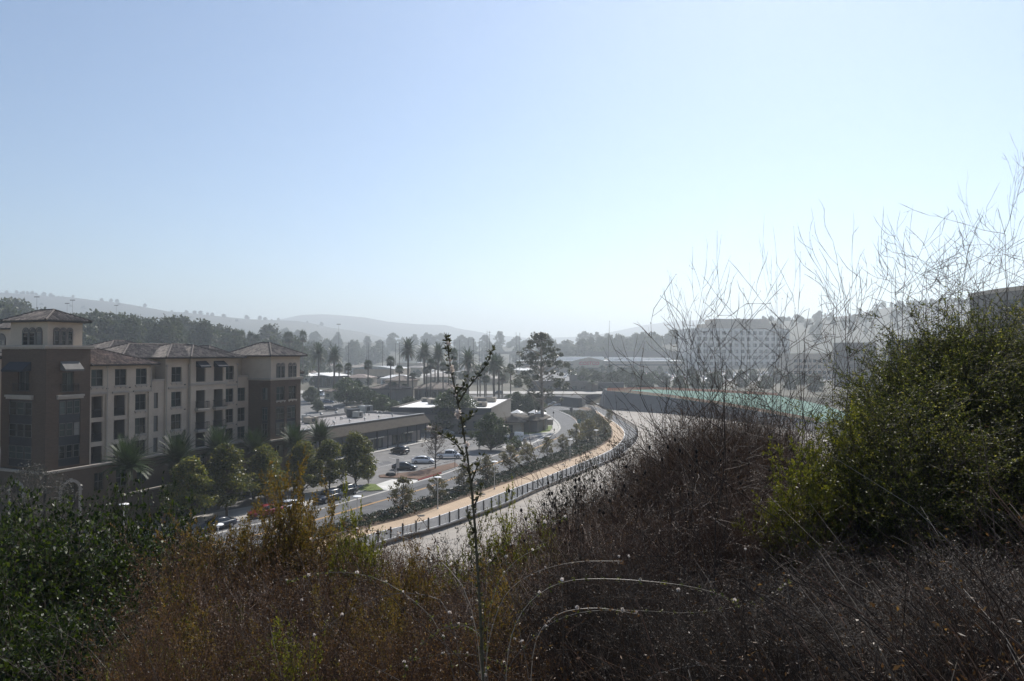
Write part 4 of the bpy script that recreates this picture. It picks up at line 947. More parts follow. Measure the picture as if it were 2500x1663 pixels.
for k in range(8):
    for i in range(8): x = 9 + i * 5.2; window(CV, x, x + 3.6, 2 + k * 4.4, 5 + k * 4.4, -2.15, None, 3, 2, rev=0)
    for (xa, ya), (xb, yb) in zip(arc[2:-1:2], arc[4::2]):
        v = Vector((xb - xa, yb - ya)); T = Matrix.Translation((xa, ya, 0)) @ Matrix.Rotation(math.atan2(v.y, v.x), 4, 'Z'); window(CV, .5, v.length - .5, 2 + k * 4.4, 5.2 + k * 4.4, -.35, T, 2, 2, rev=0)
for px, py, Y, W, D, H, m, lab in ((2068, 830, 380, 17, 14, 24, 'stucco_d', 'dark boxy office building behind the bare stems'), (2222, 850, 300, 22, 16, 24, 'darkwall', 'lower dark block behind the green shrubs at right'), (1935, 850, 470, 38, 20, 18, 'stucco', 'pale mid height office right of the white office block')):
    e = box_building('office_building', lab, (atY(px, py, Y)[0], Y, 0), R(4), W, D, H + 4, M[m], M['flatroof'], .6)
    for k in range(5): win_row(e, [1 + i * 3.4 for i in range(int(W / 3.4) - 1)], 2.2, H - 2 - k * 4, H + .2 - k * 4)

# ---- fence on the channel bank
FE = empty('path_fence', (0, 0, 0), 0, 'dark post and wire fence along the curving path above the channel', 'fence')
FP = resample(offset([p for p in FENs if 64 < p.y < 296], -.12), 2.0)
pm = MB().box(-.075, .075, -.075, .075, .05, 1.42).box(-.05, .05, -.05, .05, 1.42, 1.46).mesh('post', M['wood'])
for i, p in enumerate(FP):
    d = FP[min(i + 1, len(FP) - 1)] - FP[max(i - 1, 0)]
    link('post', pm, FE, Matrix.Translation((p.x, p.y, .0)) @ Matrix.Rotation(math.atan2(d.y, d.x), 4, 'Z') @ Matrix.Rotation(R(random.uniform(-1.2, 1.2)), 4, 'X'))
b = MB()
for z in [.22 + .115 * i for i in range(10)]: b.tube([(p.x, p.y, z) for p in FP], .008, 3)
o = b.build('wire', M['steel'], FE); o['kind'] = 'stuff'
# second rail fence left of the far path
FE2 = empty('median_fence', (0, 0, 0), 0, 'short pale post fence beside the far end of the path', 'fence')
q = smooth_line(poly([(1408, 992), (1425, 994.5), (1440, 999), (1449, 1006), (1455, 1014)]), 1); q = resample(q, 1.9)
for i, p in enumerate(q): link('post', pm, FE2, Matrix.Translation((p.x, p.y, 0)))
for z in (.5, 1.0): MB().tube([(p.x, p.y, z) for p in q], .04, 4).build('rail', M['curb'], FE2)
# ---- orange safety mesh round the pad
def mesh_fence(label, pts, h=1.1):
    e = empty('safety_fence', pts[0], 0, label, 'fence'); o = Vector(pts[0]); b = MB(); P = [Vector(p) - o for p in pts]; Q = []
    for a, c in zip(P, P[1:]):
        n = max(1, int((c - a).length / 2.5))
        Q += [a.lerp(c, i / n) for i in range(n)]
    Q.append(P[-1])
    for p in Q: MB().box(p.x - .03, p.x + .03, p.y - .03, p.y + .03, p.z - .1, p.z + h + .1).build('stake', M['steel'], e)
    for k in range(9):
        z0 = h * k / 9 + .02
        for a, c in zip(Q, Q[1:]):
            s = random.uniform(-.06, .02) * (k > 5)
            b.add([(a.x, a.y, a.z + z0), (c.x, c.y, c.z + z0 + s), (c.x, c.y, c.z + z0 + .075 + s), (a.x, a.y, a.z + z0 + .075)], [(0, 1, 2, 3)])
    o = b.build('mesh', M['orange'], e); o['kind'] = 'stuff'
up = lambda p: (p[0], p[1], p[2] + .02)
mesh_fence('orange safety fence along the front edge of the green pad', [up(PAD[i]) for i in (0, 10, 9, 8, 7, 6)]); mesh_fence('orange safety fence along the back edge of the green pad', [up(PAD[i]) for i in (0, 1, 2, 3)])
# ---- street lamps
def street_lamp(px, py, label, h=4.5):
    X, Y = at(px, py, h); e = empty('street_lamp', (X, Y, 0), R(random.uniform(0, 40)), label, 'street lamp', 'flat topped lamps along the path')
    MB().lathe([(.13, 0), (.13, .25), (.065, .3), (.05, h - .35)], 8).build('post', M['curb'], e)
    MB().lathe([(.06, h - .35), (.12, h - .3), (.12, h - .1), (.06, h - .06)], 8).build('lamp_neck', M['white'], e)
    MB().lathe([(.5, h - .06), (.55, h - .02), (.5, h + .04), (.08, h + .1)], 14).build('lamp_head', M['white'], e)
    return e
for px, py, lab in ((1068.8, 1165, 'flat topped lamp by the small street tree across from the red curb'), (1207.4, 1126.8, 'flat topped lamp in the planted bed below the white pickup'), (1391.5, 1072.5, 'flat topped lamp at the edge of the tan path just before its bend'), (1455.4, 1050.3, 'flat topped lamp standing in the tree clump at the bend'), (1459.5, 986, 'farthest flat topped lamp, beside the far end of the path'), (872, 1212, 'flat topped lamp near the green shrub below the parked cars'), (532.7, 1281, 'flat topped lamp in front of the dark sedan parked at the kerb'), (302.6, 1231, 'flat topped lamp poking out of the dark shrub at left')):
    street_lamp(px, py, lab)
# ---- small street furniture
def post_sign(px, py, label, w, h, top, m, back='steel', name='street_sign', rz=0.0, two=False):
    X, Y, z = gat(px, py); e = empty(name, (X, Y, z), rz, label, 'sign')
    if two:
        for x in (-w * .35, w * .35): MB().lathe([(.05, 0), (.05, top - .02)], 6, 0, (x, .06, 0)).build('post', M['steel'], e)
    else: MB().lathe([(.05, 0), (.05, top - .02)], 6, 0, (0, .08, 0)).build('post', M['steel'], e)
    MB().box(-w / 2, w / 2, -.02, .02, top - h, top).build('sign_plate', M[m], e); return e
M['signteal'] = mat('teal_sign', (.03, .16, .16), .5, 0)
post_sign(1394.4, 1014.5, 'dark square road sign on the median nose', 1.1, 1.3, 2.7, 'steel')
e = post_sign(1413.4, 1042, 'small teal sign with a white mark at the planted median', 1.0, 1.1, 2.2, 'signteal')
link('sign_mark', text_mesh('?', .85, M['white'], .01), e, Matrix.Translation((0, -.035, 1.4)) @ Matrix.Rotation(R(90), 4, 'X'))
post_sign(1342.6, 1050, 'tan board on two posts beside the corner lawn', 1.8, 1.6, 3.0, 'tanmetal', name='notice_board', two=True)
post_sign(1351.5, 1027.5, 'dark thin road sign by the corner sidewalk', .5, .6, 3.0, 'steel'); post_sign(1337, 1048, 'thin dark post sign on the corner lawn', .3, .5, 2.4, 'steel')
post_sign(971, 1160.5, 'tall pale parking sign in front of the grey sedan', .55, 1.7, 3.0, 'curb'); post_sign(965.5, 1163, 'short square sign at the tip of the dirt island', .5, .5, 1.2, 'curb'); post_sign(1110.5, 1143, 'thin pole sign on the dirt island near the pickup', .3, .4, 2.6, 'steel')
X, Y, z = gat(1353, 1054); e = empty('fire_hydrant', (X, Y, .06), 0, 'small dark fire hydrant at the sidewalk corner', 'hydrant')
MB().lathe([(.16, 0), (.16, .08), (.11, .1), (.11, .6), (.15, .62), (.13, .75), (.05, .85)], 10).build('barrel', M['steel'], e); MB().tube([(-.22, 0, .48), (.22, 0, .48)], .06, 8).build('outlet', M['steel'], e)
X, Y, z = gat(1281.5, 1087); e = empty('trash_can', (X, Y, .12), 0, 'round tan trash can on the entrance island', 'trash can')
MB().lathe([(.42, 0), (.45, 1.25)], 12).build('can_body', M['tanmetal'], e); MB().lathe([(.5, 1.25), (.5, 1.35), (.3, 1.5), (.05, 1.52)], 12).build('lid', M['steel'], e)
X, Y, z = gat(1256, 1077); e = empty('monument_sign', (X, Y, 0), R(-22), 'slanted white and navy monument sign at the lot entrance', 'sign')
MB().prism([(0, 0), (2.3, 0), (2.3, .5), (0, .5)], 0, lambda p: 2.3).build('white_slab', M['p_white'], e); MB().add([(-1.6, .05, 0), (-.01, .05, 0), (-.01, .45, 0), (-1.6, .45, 0), (-1.2, .05, 1.9), (-.01, .05, 2.1), (-.01, .45, 2.1), (-1.2, .45, 1.9)], [(0, 1, 5, 4), (1, 2, 6, 5), (2, 3, 7, 6), (3, 0, 4, 7), (4, 5, 6, 7)]).build('navy_slab', M['p_navy'], e)
for i, (px, py, lab) in enumerate(((995, 1147.5, 'concrete wheel stop nearest the grey sedan'), (1035, 1143, 'second concrete wheel stop from the grey sedan'), (1055, 1137.5, 'concrete wheel stop behind the tree trunk'), (1070, 1133.5, 'concrete wheel stop between trunk and pickup'), (1090, 1128.5, 'concrete wheel stop under the pickup nose'), (1106, 1125, 'concrete wheel stop at the end of the dirt island'))):
    X, Y, z = gat(px, py); tag(MB(Matrix.Rotation(R(62), 4, 'Z')).box(-.9, .9, -.08, .08, 0, .13).build('wheel_stop', M['concrete'], None, False, Matrix.Translation((X, Y, .01))), lab, 'wheel stop', 'wheel stops along the dirt island')
X, Y, z = gat(953, 1163); b = MB(); b.lathe([(.5, 0), (.62, .25), (.5, .5), (.25, .62)], 7); tag(b.build('boulder', M['steel'], None, False, Matrix.Translation((X, Y, .1)) @ Matrix.Diagonal((1.5, .8, 1, 1))), 'dark boulder at the driveway corner of the dirt island', 'boulder')
# traffic signal on the cross street
X, Y = at(1267, 947.5, 9.2); e = empty('traffic_signal', (X, Y, gz(X, Y)), 0, 'traffic signal showing red above the cross street', 'traffic light')
MB().tube([(3.5, 0, 0), (3.5, 0, 5.6), (3.4, 0, 5.9), (0, 0, 6.0)], .1, 6).build('mast', M['steel'], e); MB().box(-.28, .28, -.2, .1, 4.7, 6.1).build('signal_head', M['steel'], e)
rm = bpy.data.materials.new('red_signal'); rm.use_nodes = True; rb = rm.node_tree.nodes['Principled BSDF']; rb.inputs['Base Color'].default_value = (.8, .03, .03, 1); rb.inputs['Emission Color'].default_value = (1, .04, .05, 1); rb.inputs['Emission Strength'].default_value = 2.5
MB(Matrix.Translation((0, -.22, 5.75)) @ Matrix.Rotation(R(90), 4, 'X')).lathe([(.26, 0), (.2, .06), (.05, .09)], 10).build('red_lamp', rm, e)
# ---- utility poles and tall light masts
PO = [(1189, 807, 520), (1195, 808, 530), (1260, 811, 520), (1269, 812, 530), (1156, 826, 480), (1170, 827, 500), (1143, 830, 520), (1122, 830, 540), (1110, 834, 560), (975, 836, 430), (966, 838, 450), (934, 833, 440), (900, 836, 430), (896, 834, 450), (851, 834, 420), (818, 838, 400), (806, 834, 380), (514, 816, 360)]
ORD = ['first', 'second', 'third', 'fourth', 'fifth', 'sixth', 'seventh', 'eighth', 'ninth', 'tenth', 'eleventh', 'twelfth', 'thirteenth', 'fourteenth', 'fifteenth', 'sixteenth', 'seventeenth', 'eighteenth']
for i, (px, py, Y) in enumerate(sorted(PO)):
    X, _, zt_ = atY(px, py, Y); z0 = gz(X, Y); e = empty('utility_pole', (X, Y, z0), 0, 'tall bare utility pole in the haze, ' + ORD[i] + ' from the left', 'pole', 'utility poles in the haze')
    MB().lathe([(.26, 0), (.11, zt_ - z0)], 6).build('pole', M['wood'], e)
    if i % 3 == 0: MB().box(-1.2, 1.2, -.08, .08, zt_ - z0 - 1.2, zt_ - z0 - 1.0).build('crossarm', M['wood'], e)
for px, py, Y, lab in ((90, 724, 400, 'tall stadium light mast left of the brick tower roof'), (177, 732, 430, 'stadium light mast just right of the tower roof'), (164, 740, 470, 'shorter stadium light mast beside the taller one'), (284, 745, 520, 'far stadium light mast above the dark trees'), (827, 791, 520, 'light mast far off above the centre trees')):
    X, _, zt_ = atY(px, py, Y); z0 = gz(X, Y); e = empty('light_mast', (X, Y, z0), 0, lab, 'light mast')
    MB().lathe([(.25, 0), (.06, zt_ - z0)], 6).build('mast', M['steel'], e); MB().box(-1.5, 1.5, -.2, .2, zt_ - z0 - .5, zt_ - z0).build('lamp_bar', M['steel'], e)
# ================================================================== vehicles
def loft(b, secs, mi=0, close=True):
    n = len(secs[0]); vs = [p for s in secs for p in s]; fs = []
    for i in range(len(secs) - 1):
        for j in range(n - 1): fs.append((i * n + j, i * n + j + 1, (i + 1) * n + j + 1, (i + 1) * n + j))
    fs.append(tuple(range(n))[::-1]); fs.append(tuple(range((len(secs) - 1) * n, len(secs) * n)))
    b.add(vs, fs, mi)
def body_sec(x, w, zb, h):        # half ring from left sill over the top to right sill
    return [(x, -w * .9, zb), (x, -w, zb + .18), (x, -w * .995, h - .22), (x, -w * .93, h - .05), (x, -w * .6, h + .015), (x, 0, h + .03), (x, w * .6, h + .015), (x, w * .93, h - .05), (x, w * .995, h - .22), (x, w, zb + .18), (x, w * .9, zb)]
CARS = {
 'sedan': dict(L=4.75, body=[(-2.37, .70, .38, .82), (-2.25, .82, .28, .98), (-1.7, .90, .22, 1.02), (-.8, .91, .2, .97), (.6, .91, .2, .95), (1.4, .90, .2, .90), (1.9, .86, .22, .80), (2.25, .78, .28, .66), (2.38, .62, .36, .55)],
            cab=[(-1.95, .66, 1.0, 1.02), (-1.2, .62, 1.0, 1.36), (-.5, .60, .97, 1.45), (.2, .60, .95, 1.44), (.65, .62, .94, 1.30), (1.35, .70, .88, .93)], wx=(-1.42, 1.42), wr=.33),
 'suv': dict(L=4.7, body=[(-2.35, .80, .45, .95), (-2.25, .88, .35, 1.08), (-1.5, .94, .28, 1.12), (.5, .94, .26, 1.08), (1.2, .93, .26, 1.05), (1.9, .90, .3, .98), (2.25, .82, .36, .85), (2.36, .7, .42, .7)],
          cab=[(-2.2, .74, 1.08, 1.12), (-2.0, .70, 1.1, 1.55), (-1.4, .68, 1.1, 1.70), (.1, .68, 1.08, 1.70), (.45, .70, 1.07, 1.55), (1.15, .78, 1.05, 1.08)], wx=(-1.4, 1.42), wr=.37),
 'pickup': dict(L=5.6, body=[(-2.8, .88, .5, 1.02), (-2.7, .93, .42, 1.06), (-1.0, .94, .36, 1.06), (.3, .94, .34, 1.08), (1.4, .94, .34, 1.08), (2.2, .92, .36, 1.02), (2.65, .86, .42, .9), (2.78, .75, .48, .72)],
             cab=[(-1.0, .74, 1.05, 1.1), (-.85, .70, 1.06, 1.72), (-.2, .68, 1.07, 1.80), (.7, .68, 1.08, 1.79), (.95, .70, 1.08, 1.65), (1.6, .78, 1.07, 1.1)], wx=(-1.75, 1.78), wr=.4),
 'van': dict(L=6.6, body=[(-3.3, .98, .5, 1.3), (-3.2, 1.05, .4, 1.3), (2.2, 1.05, .4, 1.3), (2.8, 1.02, .4, 1.2), (3.2, .92, .45, 1.0), (3.3, .8, .5, .8)],
          cab=[(-3.25, .95, 1.3, 1.32), (-3.2, .93, 1.3, 2.6), (-2.6, .9, 1.3, 2.75), (1.4, .9, 1.3, 2.75), (1.8, .9, 1.3, 2.5), (2.7, .92, 1.2, 1.28)], wx=(-1.9, 2.1), wr=.4)}
def make_car(kind, pm, loc, heading, label, group=None, cat='car', name=None):
    c = CARS[kind]; e = empty(name or ('parked_car' if kind in ('sedan', 'suv') else kind + ('_truck' if kind == 'pickup' else '')), loc, heading, label, cat, group)
    b = MB(); loft(b, [body_sec(*s) for s in c['body']])
    if kind == 'pickup': pass
    bo = b.build('body', M[pm], e, True)
    if kind == 'pickup': MB().box(-2.66, -1.05, -.8, .8, 1.0, 1.098).build('truck_bed', M['dark'], e)
    # greenhouse: glass shell, painted roof and pillars
    cab = c['cab']; b = MB(); secs = []
    for x, w, z0, z1 in cab: secs.append([(x, -w - .13, z0), (x, -w - .02, z0 + (z1 - z0) * .75), (x, -w * .85, z1), (x, 0, z1 + .02), (x, w * .85, z1), (x, w + .02, z0 + (z1 - z0) * .75), (x, w + .13, z0)])
    loft(b, secs); b.build('windows', M['carglass'], e, True)
    b = MB(); rs = []
    for x, w, z0, z1 in cab[1:-1]: rs.append([(x, -w * .98, z1 - .06), (x, -w * .84, z1 + .012), (x, 0, z1 + .035), (x, w * .84, z1 + .012), (x, w * .98, z1 - .06)])
    loft(b, rs); b.build('roof', M[pm], e, True)
    mid = cab[len(cab) // 2]
    for s in (-1, 1):
        b = MB()
        for i in (0, len(cab) - 2):
            p, q = cab[i], cab[i + 1]; b.tube([(p[0], s * (p[1] + .1), p[3]), (q[0], s * (q[1] * .9 + .01), q[3])], .045, 5)
        b.tube([(mid[0], s * (mid[1] + .13), mid[2]), (mid[0], s * (mid[1] * .9 + .02), mid[3])], .04, 5)
        if kind == 'suv': b.tube([(-1.5, s * .83, 1.1), (-1.45, s * .66, 1.68)], .07, 5)
        o = b.build('pillars', M[pm], e); o['kind'] = 'stuff'
        MB().box(1.0 if kind != 'van' else 2.2, 1.15 if kind != 'van' else 2.35, s * (mid[1] + .2) - .1, s * (mid[1] + .2) + .1, mid[2] + .02, mid[2] + .16).build('wing_mirror', M[pm], e)
    if kind == 'van': MB().box(-3.1, 1.2, -1.0, 1.0, 1.5, 2.5).build('side_panel', M[pm], e)
    r = c['wr']
    for wx in c['wx']:
        for s in (-1, 1):
            y = s * (c['body'][2][1] - .1); T = Matrix.Translation((wx, y, r)) @ Matrix.Rotation(R(90), 4, 'X')
            o = empty('wheel'); o.parent = e; o.location = (wx, y, r); T2 = Matrix.Rotation(R(90), 4, 'X')
            MB(T2).lathe([(r * .6, -.11), (r * .95, -.11), (r, -.06), (r, .06), (r * .95, .11), (r * .6, .11)], 16).build('tyre', M['tyre'], o)
            MB(T2).lathe([(r * .62, -.115), (r * .55, -.118), (r * .1, -.10), (r * .1, .10), (r * .55, .118), (r * .62, .115)], 12).build('rim', M['rim'], o)
            del T
    xf = c['body'][-2]; xr = c['body'][1]
    for s in (-1, 1):
        MB().box(xf[0] - .12, xf[0] + .07, s * xf[1] * .78 - .14, s * xf[1] * .78 + .14, xf[3] - .18, xf[3] - .03).build('headlight', M['lampglass'], e)
        MB().box(xr[0] - .07, xr[0] + .06, s * xr[1] * .80 - .15, s * xr[1] * .80 + .15, xr[3] - .26, xr[3] - .08).build('taillight', M['tail'], e)
    MB().box(c['body'][0][0] - .03, c['body'][0][0] + .1, -.26, .26, .55, .68).build('number_plate', M['white'], e)
    return e
def midpt(a, b): 
    A = Vector(at(*a)); B = Vector(at(*b)); return ((A.x + B.x) / 2, (A.y + B.y) / 2, .012), math.atan2((B - A).y, (B - A).x)
l, h = midpt((969.6, 1146.5), (1006.3, 1147)); make_car('sedan', 'p_grey', l, h, 'dark grey green sedan parked behind the thin sign post')
l, h = midpt((1015.8, 1131), (1052.4, 1131)); make_car('sedan', 'p_white', l, h, 'white sedan parked between the grey sedan and the pickup')
l, h = midpt((1078, 1119), (1117.6, 1119)); make_car('pickup', 'p_white', l, h, 'white crew cab pickup parked nose right by the dirt island', cat='pickup')
x, y = at(976, 1107.5); make_car('suv', 'p_black', (x, y, .012), math.atan2(.62, -.78), 'black SUV parked in front of the dark strip mall')
def kerbside(px, py, kind, pm, label, off=0.0):
    x, y = at(px, py); p = min(RL, key=lambda q: (q.x - x) ** 2 + (q.y - y) ** 2); i = RL.index(p); d = RL[i + 1] - RL[i - 1]
    make_car(kind, pm, (x, y, .01), math.atan2(-d.y, -d.x), label, 'cars parked along the kerb')
kerbside(530, 1292, 'sedan', 'p_navy', 'dark navy sedan parked nearest, behind the flat topped lamp')
kerbside(648, 1259, 'sedan', 'p_red', 'dark red car parked under the street trees')
kerbside(703, 1247, 'sedan', 'p_white', 'white car parked behind the amber shrub'); kerbside(802, 1224, 'suv', 'p_navy', 'small navy SUV parked behind the white car'); kerbside(840, 1210, 'suv', 'p_black', 'black SUV parked at the kerb closest to the grass verge')
for px, py, k, pm, lab in ((1216, 962, 'suv', 'p_navy', 'dark SUV waiting leftmost on the cross street'), (1236, 966, 'sedan', 'p_blue', 'blue grey sedan second in the queue on the cross street'), (1252, 967, 'suv', 'p_silver', 'silver SUV in the queue below the red signal'), (1271, 966, 'sedan', 'p_white', 'white sedan at the signal right of the silver SUV'), (1210, 971, 'sedan', 'p_white', 'white sedan in the near lane left of the queue'), (1232, 975, 'suv', 'p_black', 'dark SUV in the near lane below the queue'), (1406, 965, 'sedan', 'p_silver', 'silver sedan driving along the cross street above the wall'), (1353, 969, 'pickup', 'p_silver', 'silver pickup on the cross street left of the silver sedan')):
    X, Y, z = gat(px, py); X, Y = at(px, py, 3.9) if Y > 296 else (X, Y); z = 3.78 + max(0, Y - 306) * .0082 if Y > 300 else gz(X, Y)
    make_car(k, pm, (X, Y, z), R(178) if k != 'sedan' else R(-3), lab, None, 'car' if k != 'pickup' else 'pickup')
X, Y, z = gat(776, 968); make_car('van', 'p_white', (X, Y, z), R(-14), 'long white van parked below the slant roofed building', None, 'van', 'white_van')
for px, py, k, pm, lab in ((1088, 1061, 'sedan', 'p_silver', 'silver car parked by the clinic wall'), (1140, 1062, 'suv', 'p_black', 'dark SUV parked by the clinic behind the tree'), (801, 985, 'sedan', 'p_blue', 'blue car beside the small house'), (789, 1000, 'sedan', 'p_silver', 'silver car behind the flat roof'), (809, 1003, 'suv', 'p_navy', 'dark SUV in the yard behind the flat roof')):
    X, Y, z = gat(px, py); make_car(k, pm, (X, Y, z), R(12), lab)
# far cars: one light mesh per paint, hundreds of metres away
def far_mesh(pm):
    b = MB(); c = CARS['sedan']; loft(b, [body_sec(*s) for s in c['body'][::2]], 0)
    secs = [[(x, -w - .1, z0), (x, -w * .85, z1), (x, w * .85, z1), (x, w + .1, z0)] for x, w, z0, z1 in c['cab'][::1]]; loft(b, secs, 1)
    b.box(-1.2, .2, -.5, .5, 1.40, 1.49, 0)
    for wx in c['wx']: b.box(wx - .3, wx + .3, -.93, .93, 0, .55, 2)
    return b.mesh('parked_car', [M[pm], M['carglass'], M['tyre']])
FM = [far_mesh(p) for p in ('p_white', 'p_white', 'p_silver', 'p_silver', 'p_black', 'p_navy', 'p_grey', 'p_red', 'p_blue')]
def far_car(X, Y, rz, label, group):
    o = link('parked_car', random.choice(FM)); o.location = (X, Y, gz(X, Y) + .05); o.rotation_euler = (0, 0, rz); return tag(o, label, 'car', group)
cnt = 0
for r_ in range(9):
    Y = 462 + r_ * 14.5
    for i in range(78):
        X = 38 + i * 3.3 + (r_ % 2) * 1.5
        if random.random() < (.38 if X < 150 else .6) or cnt > 285 or not 1378 < 1250 + X / Y * FPX < 1960: continue
        far_car(X + random.uniform(-.3, .3), Y + random.uniform(-.5, .5), R(90 if random.random() < .5 else -90) + random.uniform(-.05, .05), 'car parked in the packed car park before the warehouse store', 'cars in the warehouse car park'); cnt += 1
for i in range(46):
    px = random.uniform(745, 1140); Y = random.uniform(560, 760); X = (px - 1250) / FPX * Y; far_car(X, Y, random.uniform(0, 6.3), 'tiny car glinting in the far hazy car parks', 'cars in the far hazy lots')
# ---- standing person in dark clothes
X, Y, z = gat(1170, 1099)
PE = empty('person', (X, Y, .02), R(200), 'person in dark clothes standing in the parking lot by the tree', 'person')
me = bpy.data.meshes.new('body')
vs = [(0, 0, .95), (0, 0, 1.2), (0, 0, 1.42), (0, .01, 1.52), (0, .02, 1.62), (0, .02, 1.74), (.20, 0, 1.40), (.27, .0, 1.12), (.26, .08, .86), (-.20, 0, 1.40), (-.27, .0, 1.12), (-.25, .08, .86), (.1, 0, .88), (.11, .02, .48), (.11, -.01, .08), (.12, .16, .04), (-.1, 0, .88), (-.12, .03, .48), (-.13, 0, .08), (-.14, .17, .04)]
es = [(0, 1), (1, 2), (2, 3), (3, 4), (4, 5), (2, 6), (6, 7), (7, 8), (2, 9), (9, 10), (10, 11), (0, 12), (12, 13), (13, 14), (14, 15), (0, 16), (16, 17), (17, 18), (18, 19)]
me.from_pydata(vs, es, []); po = link('body', me, PE); sk = po.modifiers.new('skin', 'SKIN'); po.modifiers.new('sub', 'SUBSURF').levels = 1; po.modifiers['sub'].render_levels = 1
rad = [.15, .16, .17, .06, .10, .085, .07, .05, .04, .07, .05, .04, .09, .065, .05, .04, .09, .065, .05, .04]
for i, r in enumerate(rad): me.skin_vertices[0].data[i].radius = (r, r * (.75 if i < 3 else 1))
me.skin_vertices[0].data[0].use_root = True
M['clothes'] = mat('dark_clothes', (.02, .022, .028), .9, .1); me.materials.append(M['clothes'])
M['hair'] = mat('dark_hair', (.015, .012, .01), .8, 0); MB().lathe([(.1, 1.66), (.115, 1.72), (.1, 1.80), (.04, 1.84)], 8, 0, (0, .015, 0)).build('hair', M['hair'], PE, True)
# ================================================================== trees and palms
LM = {}
LM['street'] = leafmat('street_tree_leaf', [(.045, .06, .014), (.08, .10, .02), (.14, .15, .028), (.24, .20, .045)], .4, .52)
LM['syc'] = leafmat('dry_sycamore_leaf', [(.065, .065, .03), (.11, .095, .045), (.14, .11, .055), (.18, .17, .055)], .5, .42)
LM['brown'] = leafmat('brown_leaf', [(.05, .035, .026), (.08, .052, .036), (.045, .036, .028)], .6, .25)
LM['amber'] = leafmat('yellow_green_leaf', [(.06, .055, .015), (.11, .085, .02), (.075, .075, .02), (.14, .09, .03)], .5, .4)
LM['dark'] = leafmat('dark_green_leaf', [(.022, .038, .012), (.042, .066, .018), (.08, .11, .026)], .4, .4)
LM['euc'] = leafmat('eucalyptus_leaf', [(.04, .05, .026), (.065, .075, .038), (.10, .105, .052)], .4, .4)
LM['far'] = leafmat('far_leaf', [(.03, .044, .022), (.052, .068, .03), (.08, .09, .04)], .6, .35)
LM['palm'] = leafmat('palm_leaf', [(.016, .034, .009), (.028, .052, .013), (.045, .07, .018)], .5, .25)
LM['drypalm'] = leafmat('dry_palm_leaf', [(.12, .085, .05), (.08, .06, .038)], .7, .2)
LM['grey'] = leafmat('grey_twig_leaf', [(.035, .033, .024), (.055, .05, .038), (.03, .032, .02)], .6, .25)

def clump_points(r, n, H, W, base, shape):
    P = []
    while len(P) < n:
        z = r.uniform(0, 1); a = r.uniform(0, 6.283); q = math.sqrt(r.uniform(.05, 1))
        if shape == 'cone': rad = W / 2 * (1 - z) ** .6 * (.6 + .4 * min(1, z * 5)) + .2
        elif shape == 'dome': rad = W / 2 * math.sqrt(max(.02, 1 - (2 * z - .75) ** 2 * .75))
        elif shape == 'euc': rad = W / 2 * (.35 + .65 * math.sin(math.pi * min(1, z * .9 + .12))) * r.uniform(.55, 1.1)
        else: rad = W / 2 * math.sqrt(max(.02, 1 - (2 * z - 1) ** 2))
        P.append((q * rad * math.cos(a), q * rad * math.sin(a), base + z * (H - base)))
    return np.array(P)
def make_tree(seed, H, W, base, nc, nl, leaf, shape, lm, bm='bark', csize=.8, tr=.16, flat=.7, lw=.7, twigs=True):
    r = np.random.default_rng(seed); C = clump_points(r, nc, H - csize * .4, W - csize, base + csize * .5, shape)
    k = r.integers(0, nc, nl); sz = r.uniform(.6, 1.25, nc) * csize
    off = unit(r.normal(size=(nl, 3))) * (r.uniform(.1, 1, nl) ** .5)[:, None] * sz[k][:, None]; off[:, 2] *= flat
    P = C[k] + off; L = leaf * r.uniform(.6, 1.3, nl)
    D = unit(off + r.normal(size=(nl, 3)) * .7 + np.array([0, 0, -.25])); N = unit(r.normal(size=(nl, 3)) + np.array([0, 0, .8]))
    V, F = leaves(P, L, L * lw, D, .15, N)
    crown = np_mesh('crown', V, F, LM[lm])
    b = MB(); top = H * .93; pts = [(0, 0, -.3)]; lean = r.normal(size=2) * .02 * H; m = 6
    for i in range(1, m + 1): t = i / m; pts.append((lean[0] * t * t + r.normal() * .02 * H * .3, lean[1] * t * t + r.normal() * .02 * H * .3, top * t))
    if shape in ('dome', 'round'): pts = pts[:5]
    b.tube(pts, [tr * (1.25 if i == 0 else 1 - .82 * i / m) for i in range(len(pts))], 7)
    for c in C[r.permutation(nc)[:min(nc, 46)]]:
        zt0 = max(base * .55, c[2] - (abs(c[0]) + abs(c[1])) * r.uniform(.5, 1.0)); zt0 = min(zt0, pts[-1][2] * .97); t = zt0 / top; i = min(int(t * m), len(pts) - 2)
        p0 = np.array(pts[i]) + (np.array(pts[i + 1]) - np.array(pts[i])) * (t * m - i)
        md = (p0 + c) / 2 + r.normal(size=3) * .06 * W + np.array([0, 0, .04 * W]); b.tube([p0, md, c], [tr * (1 - t) * .5 + .02, tr * .22 + .012, .012], 4, cap=False)
    return b.mesh('trunk', M[bm], True), crown
def put_tree(proto, name, loc, s, rz, label, cat='tree', group=None):
    e = empty(name, loc, rz, label, cat, group); e.scale = s if hasattr(s, '__len__') else (s, s, s)
    link('trunk', proto[0], e); link('crown', proto[1], e); return e
def tree_px(proto, Hp, name, px, py, ytop, label, cat='tree', group=None, wide=1.0, pos=None):
    X, Y, z = pos or gat(px, py); H = (py - ytop) / FPX * Y if pos is None else atY(px, ytop, Y)[2] - z
    s = H / Hp; return put_tree(proto, name, (X, Y, z), (s * wide, s * wide, s), random.uniform(0, 6.28), label, cat, group)
TS = [make_tree(20 + i, 9, 6.8, 1.5, 130, 12000, .27, 'cone', 'street', csize=.85, tr=.12) for i in range(3)]
TY = [make_tree(30 + i, 5.5, 4.8, 1.2, 56, 2300, .25, 'dome', 'syc', csize=.62, tr=.07) for i in range(4)]
TB_ = make_tree(41, 8.2, 5.4, 2.0, 70, 2000, .19, 'dome', 'brown', csize=.7, tr=.12)
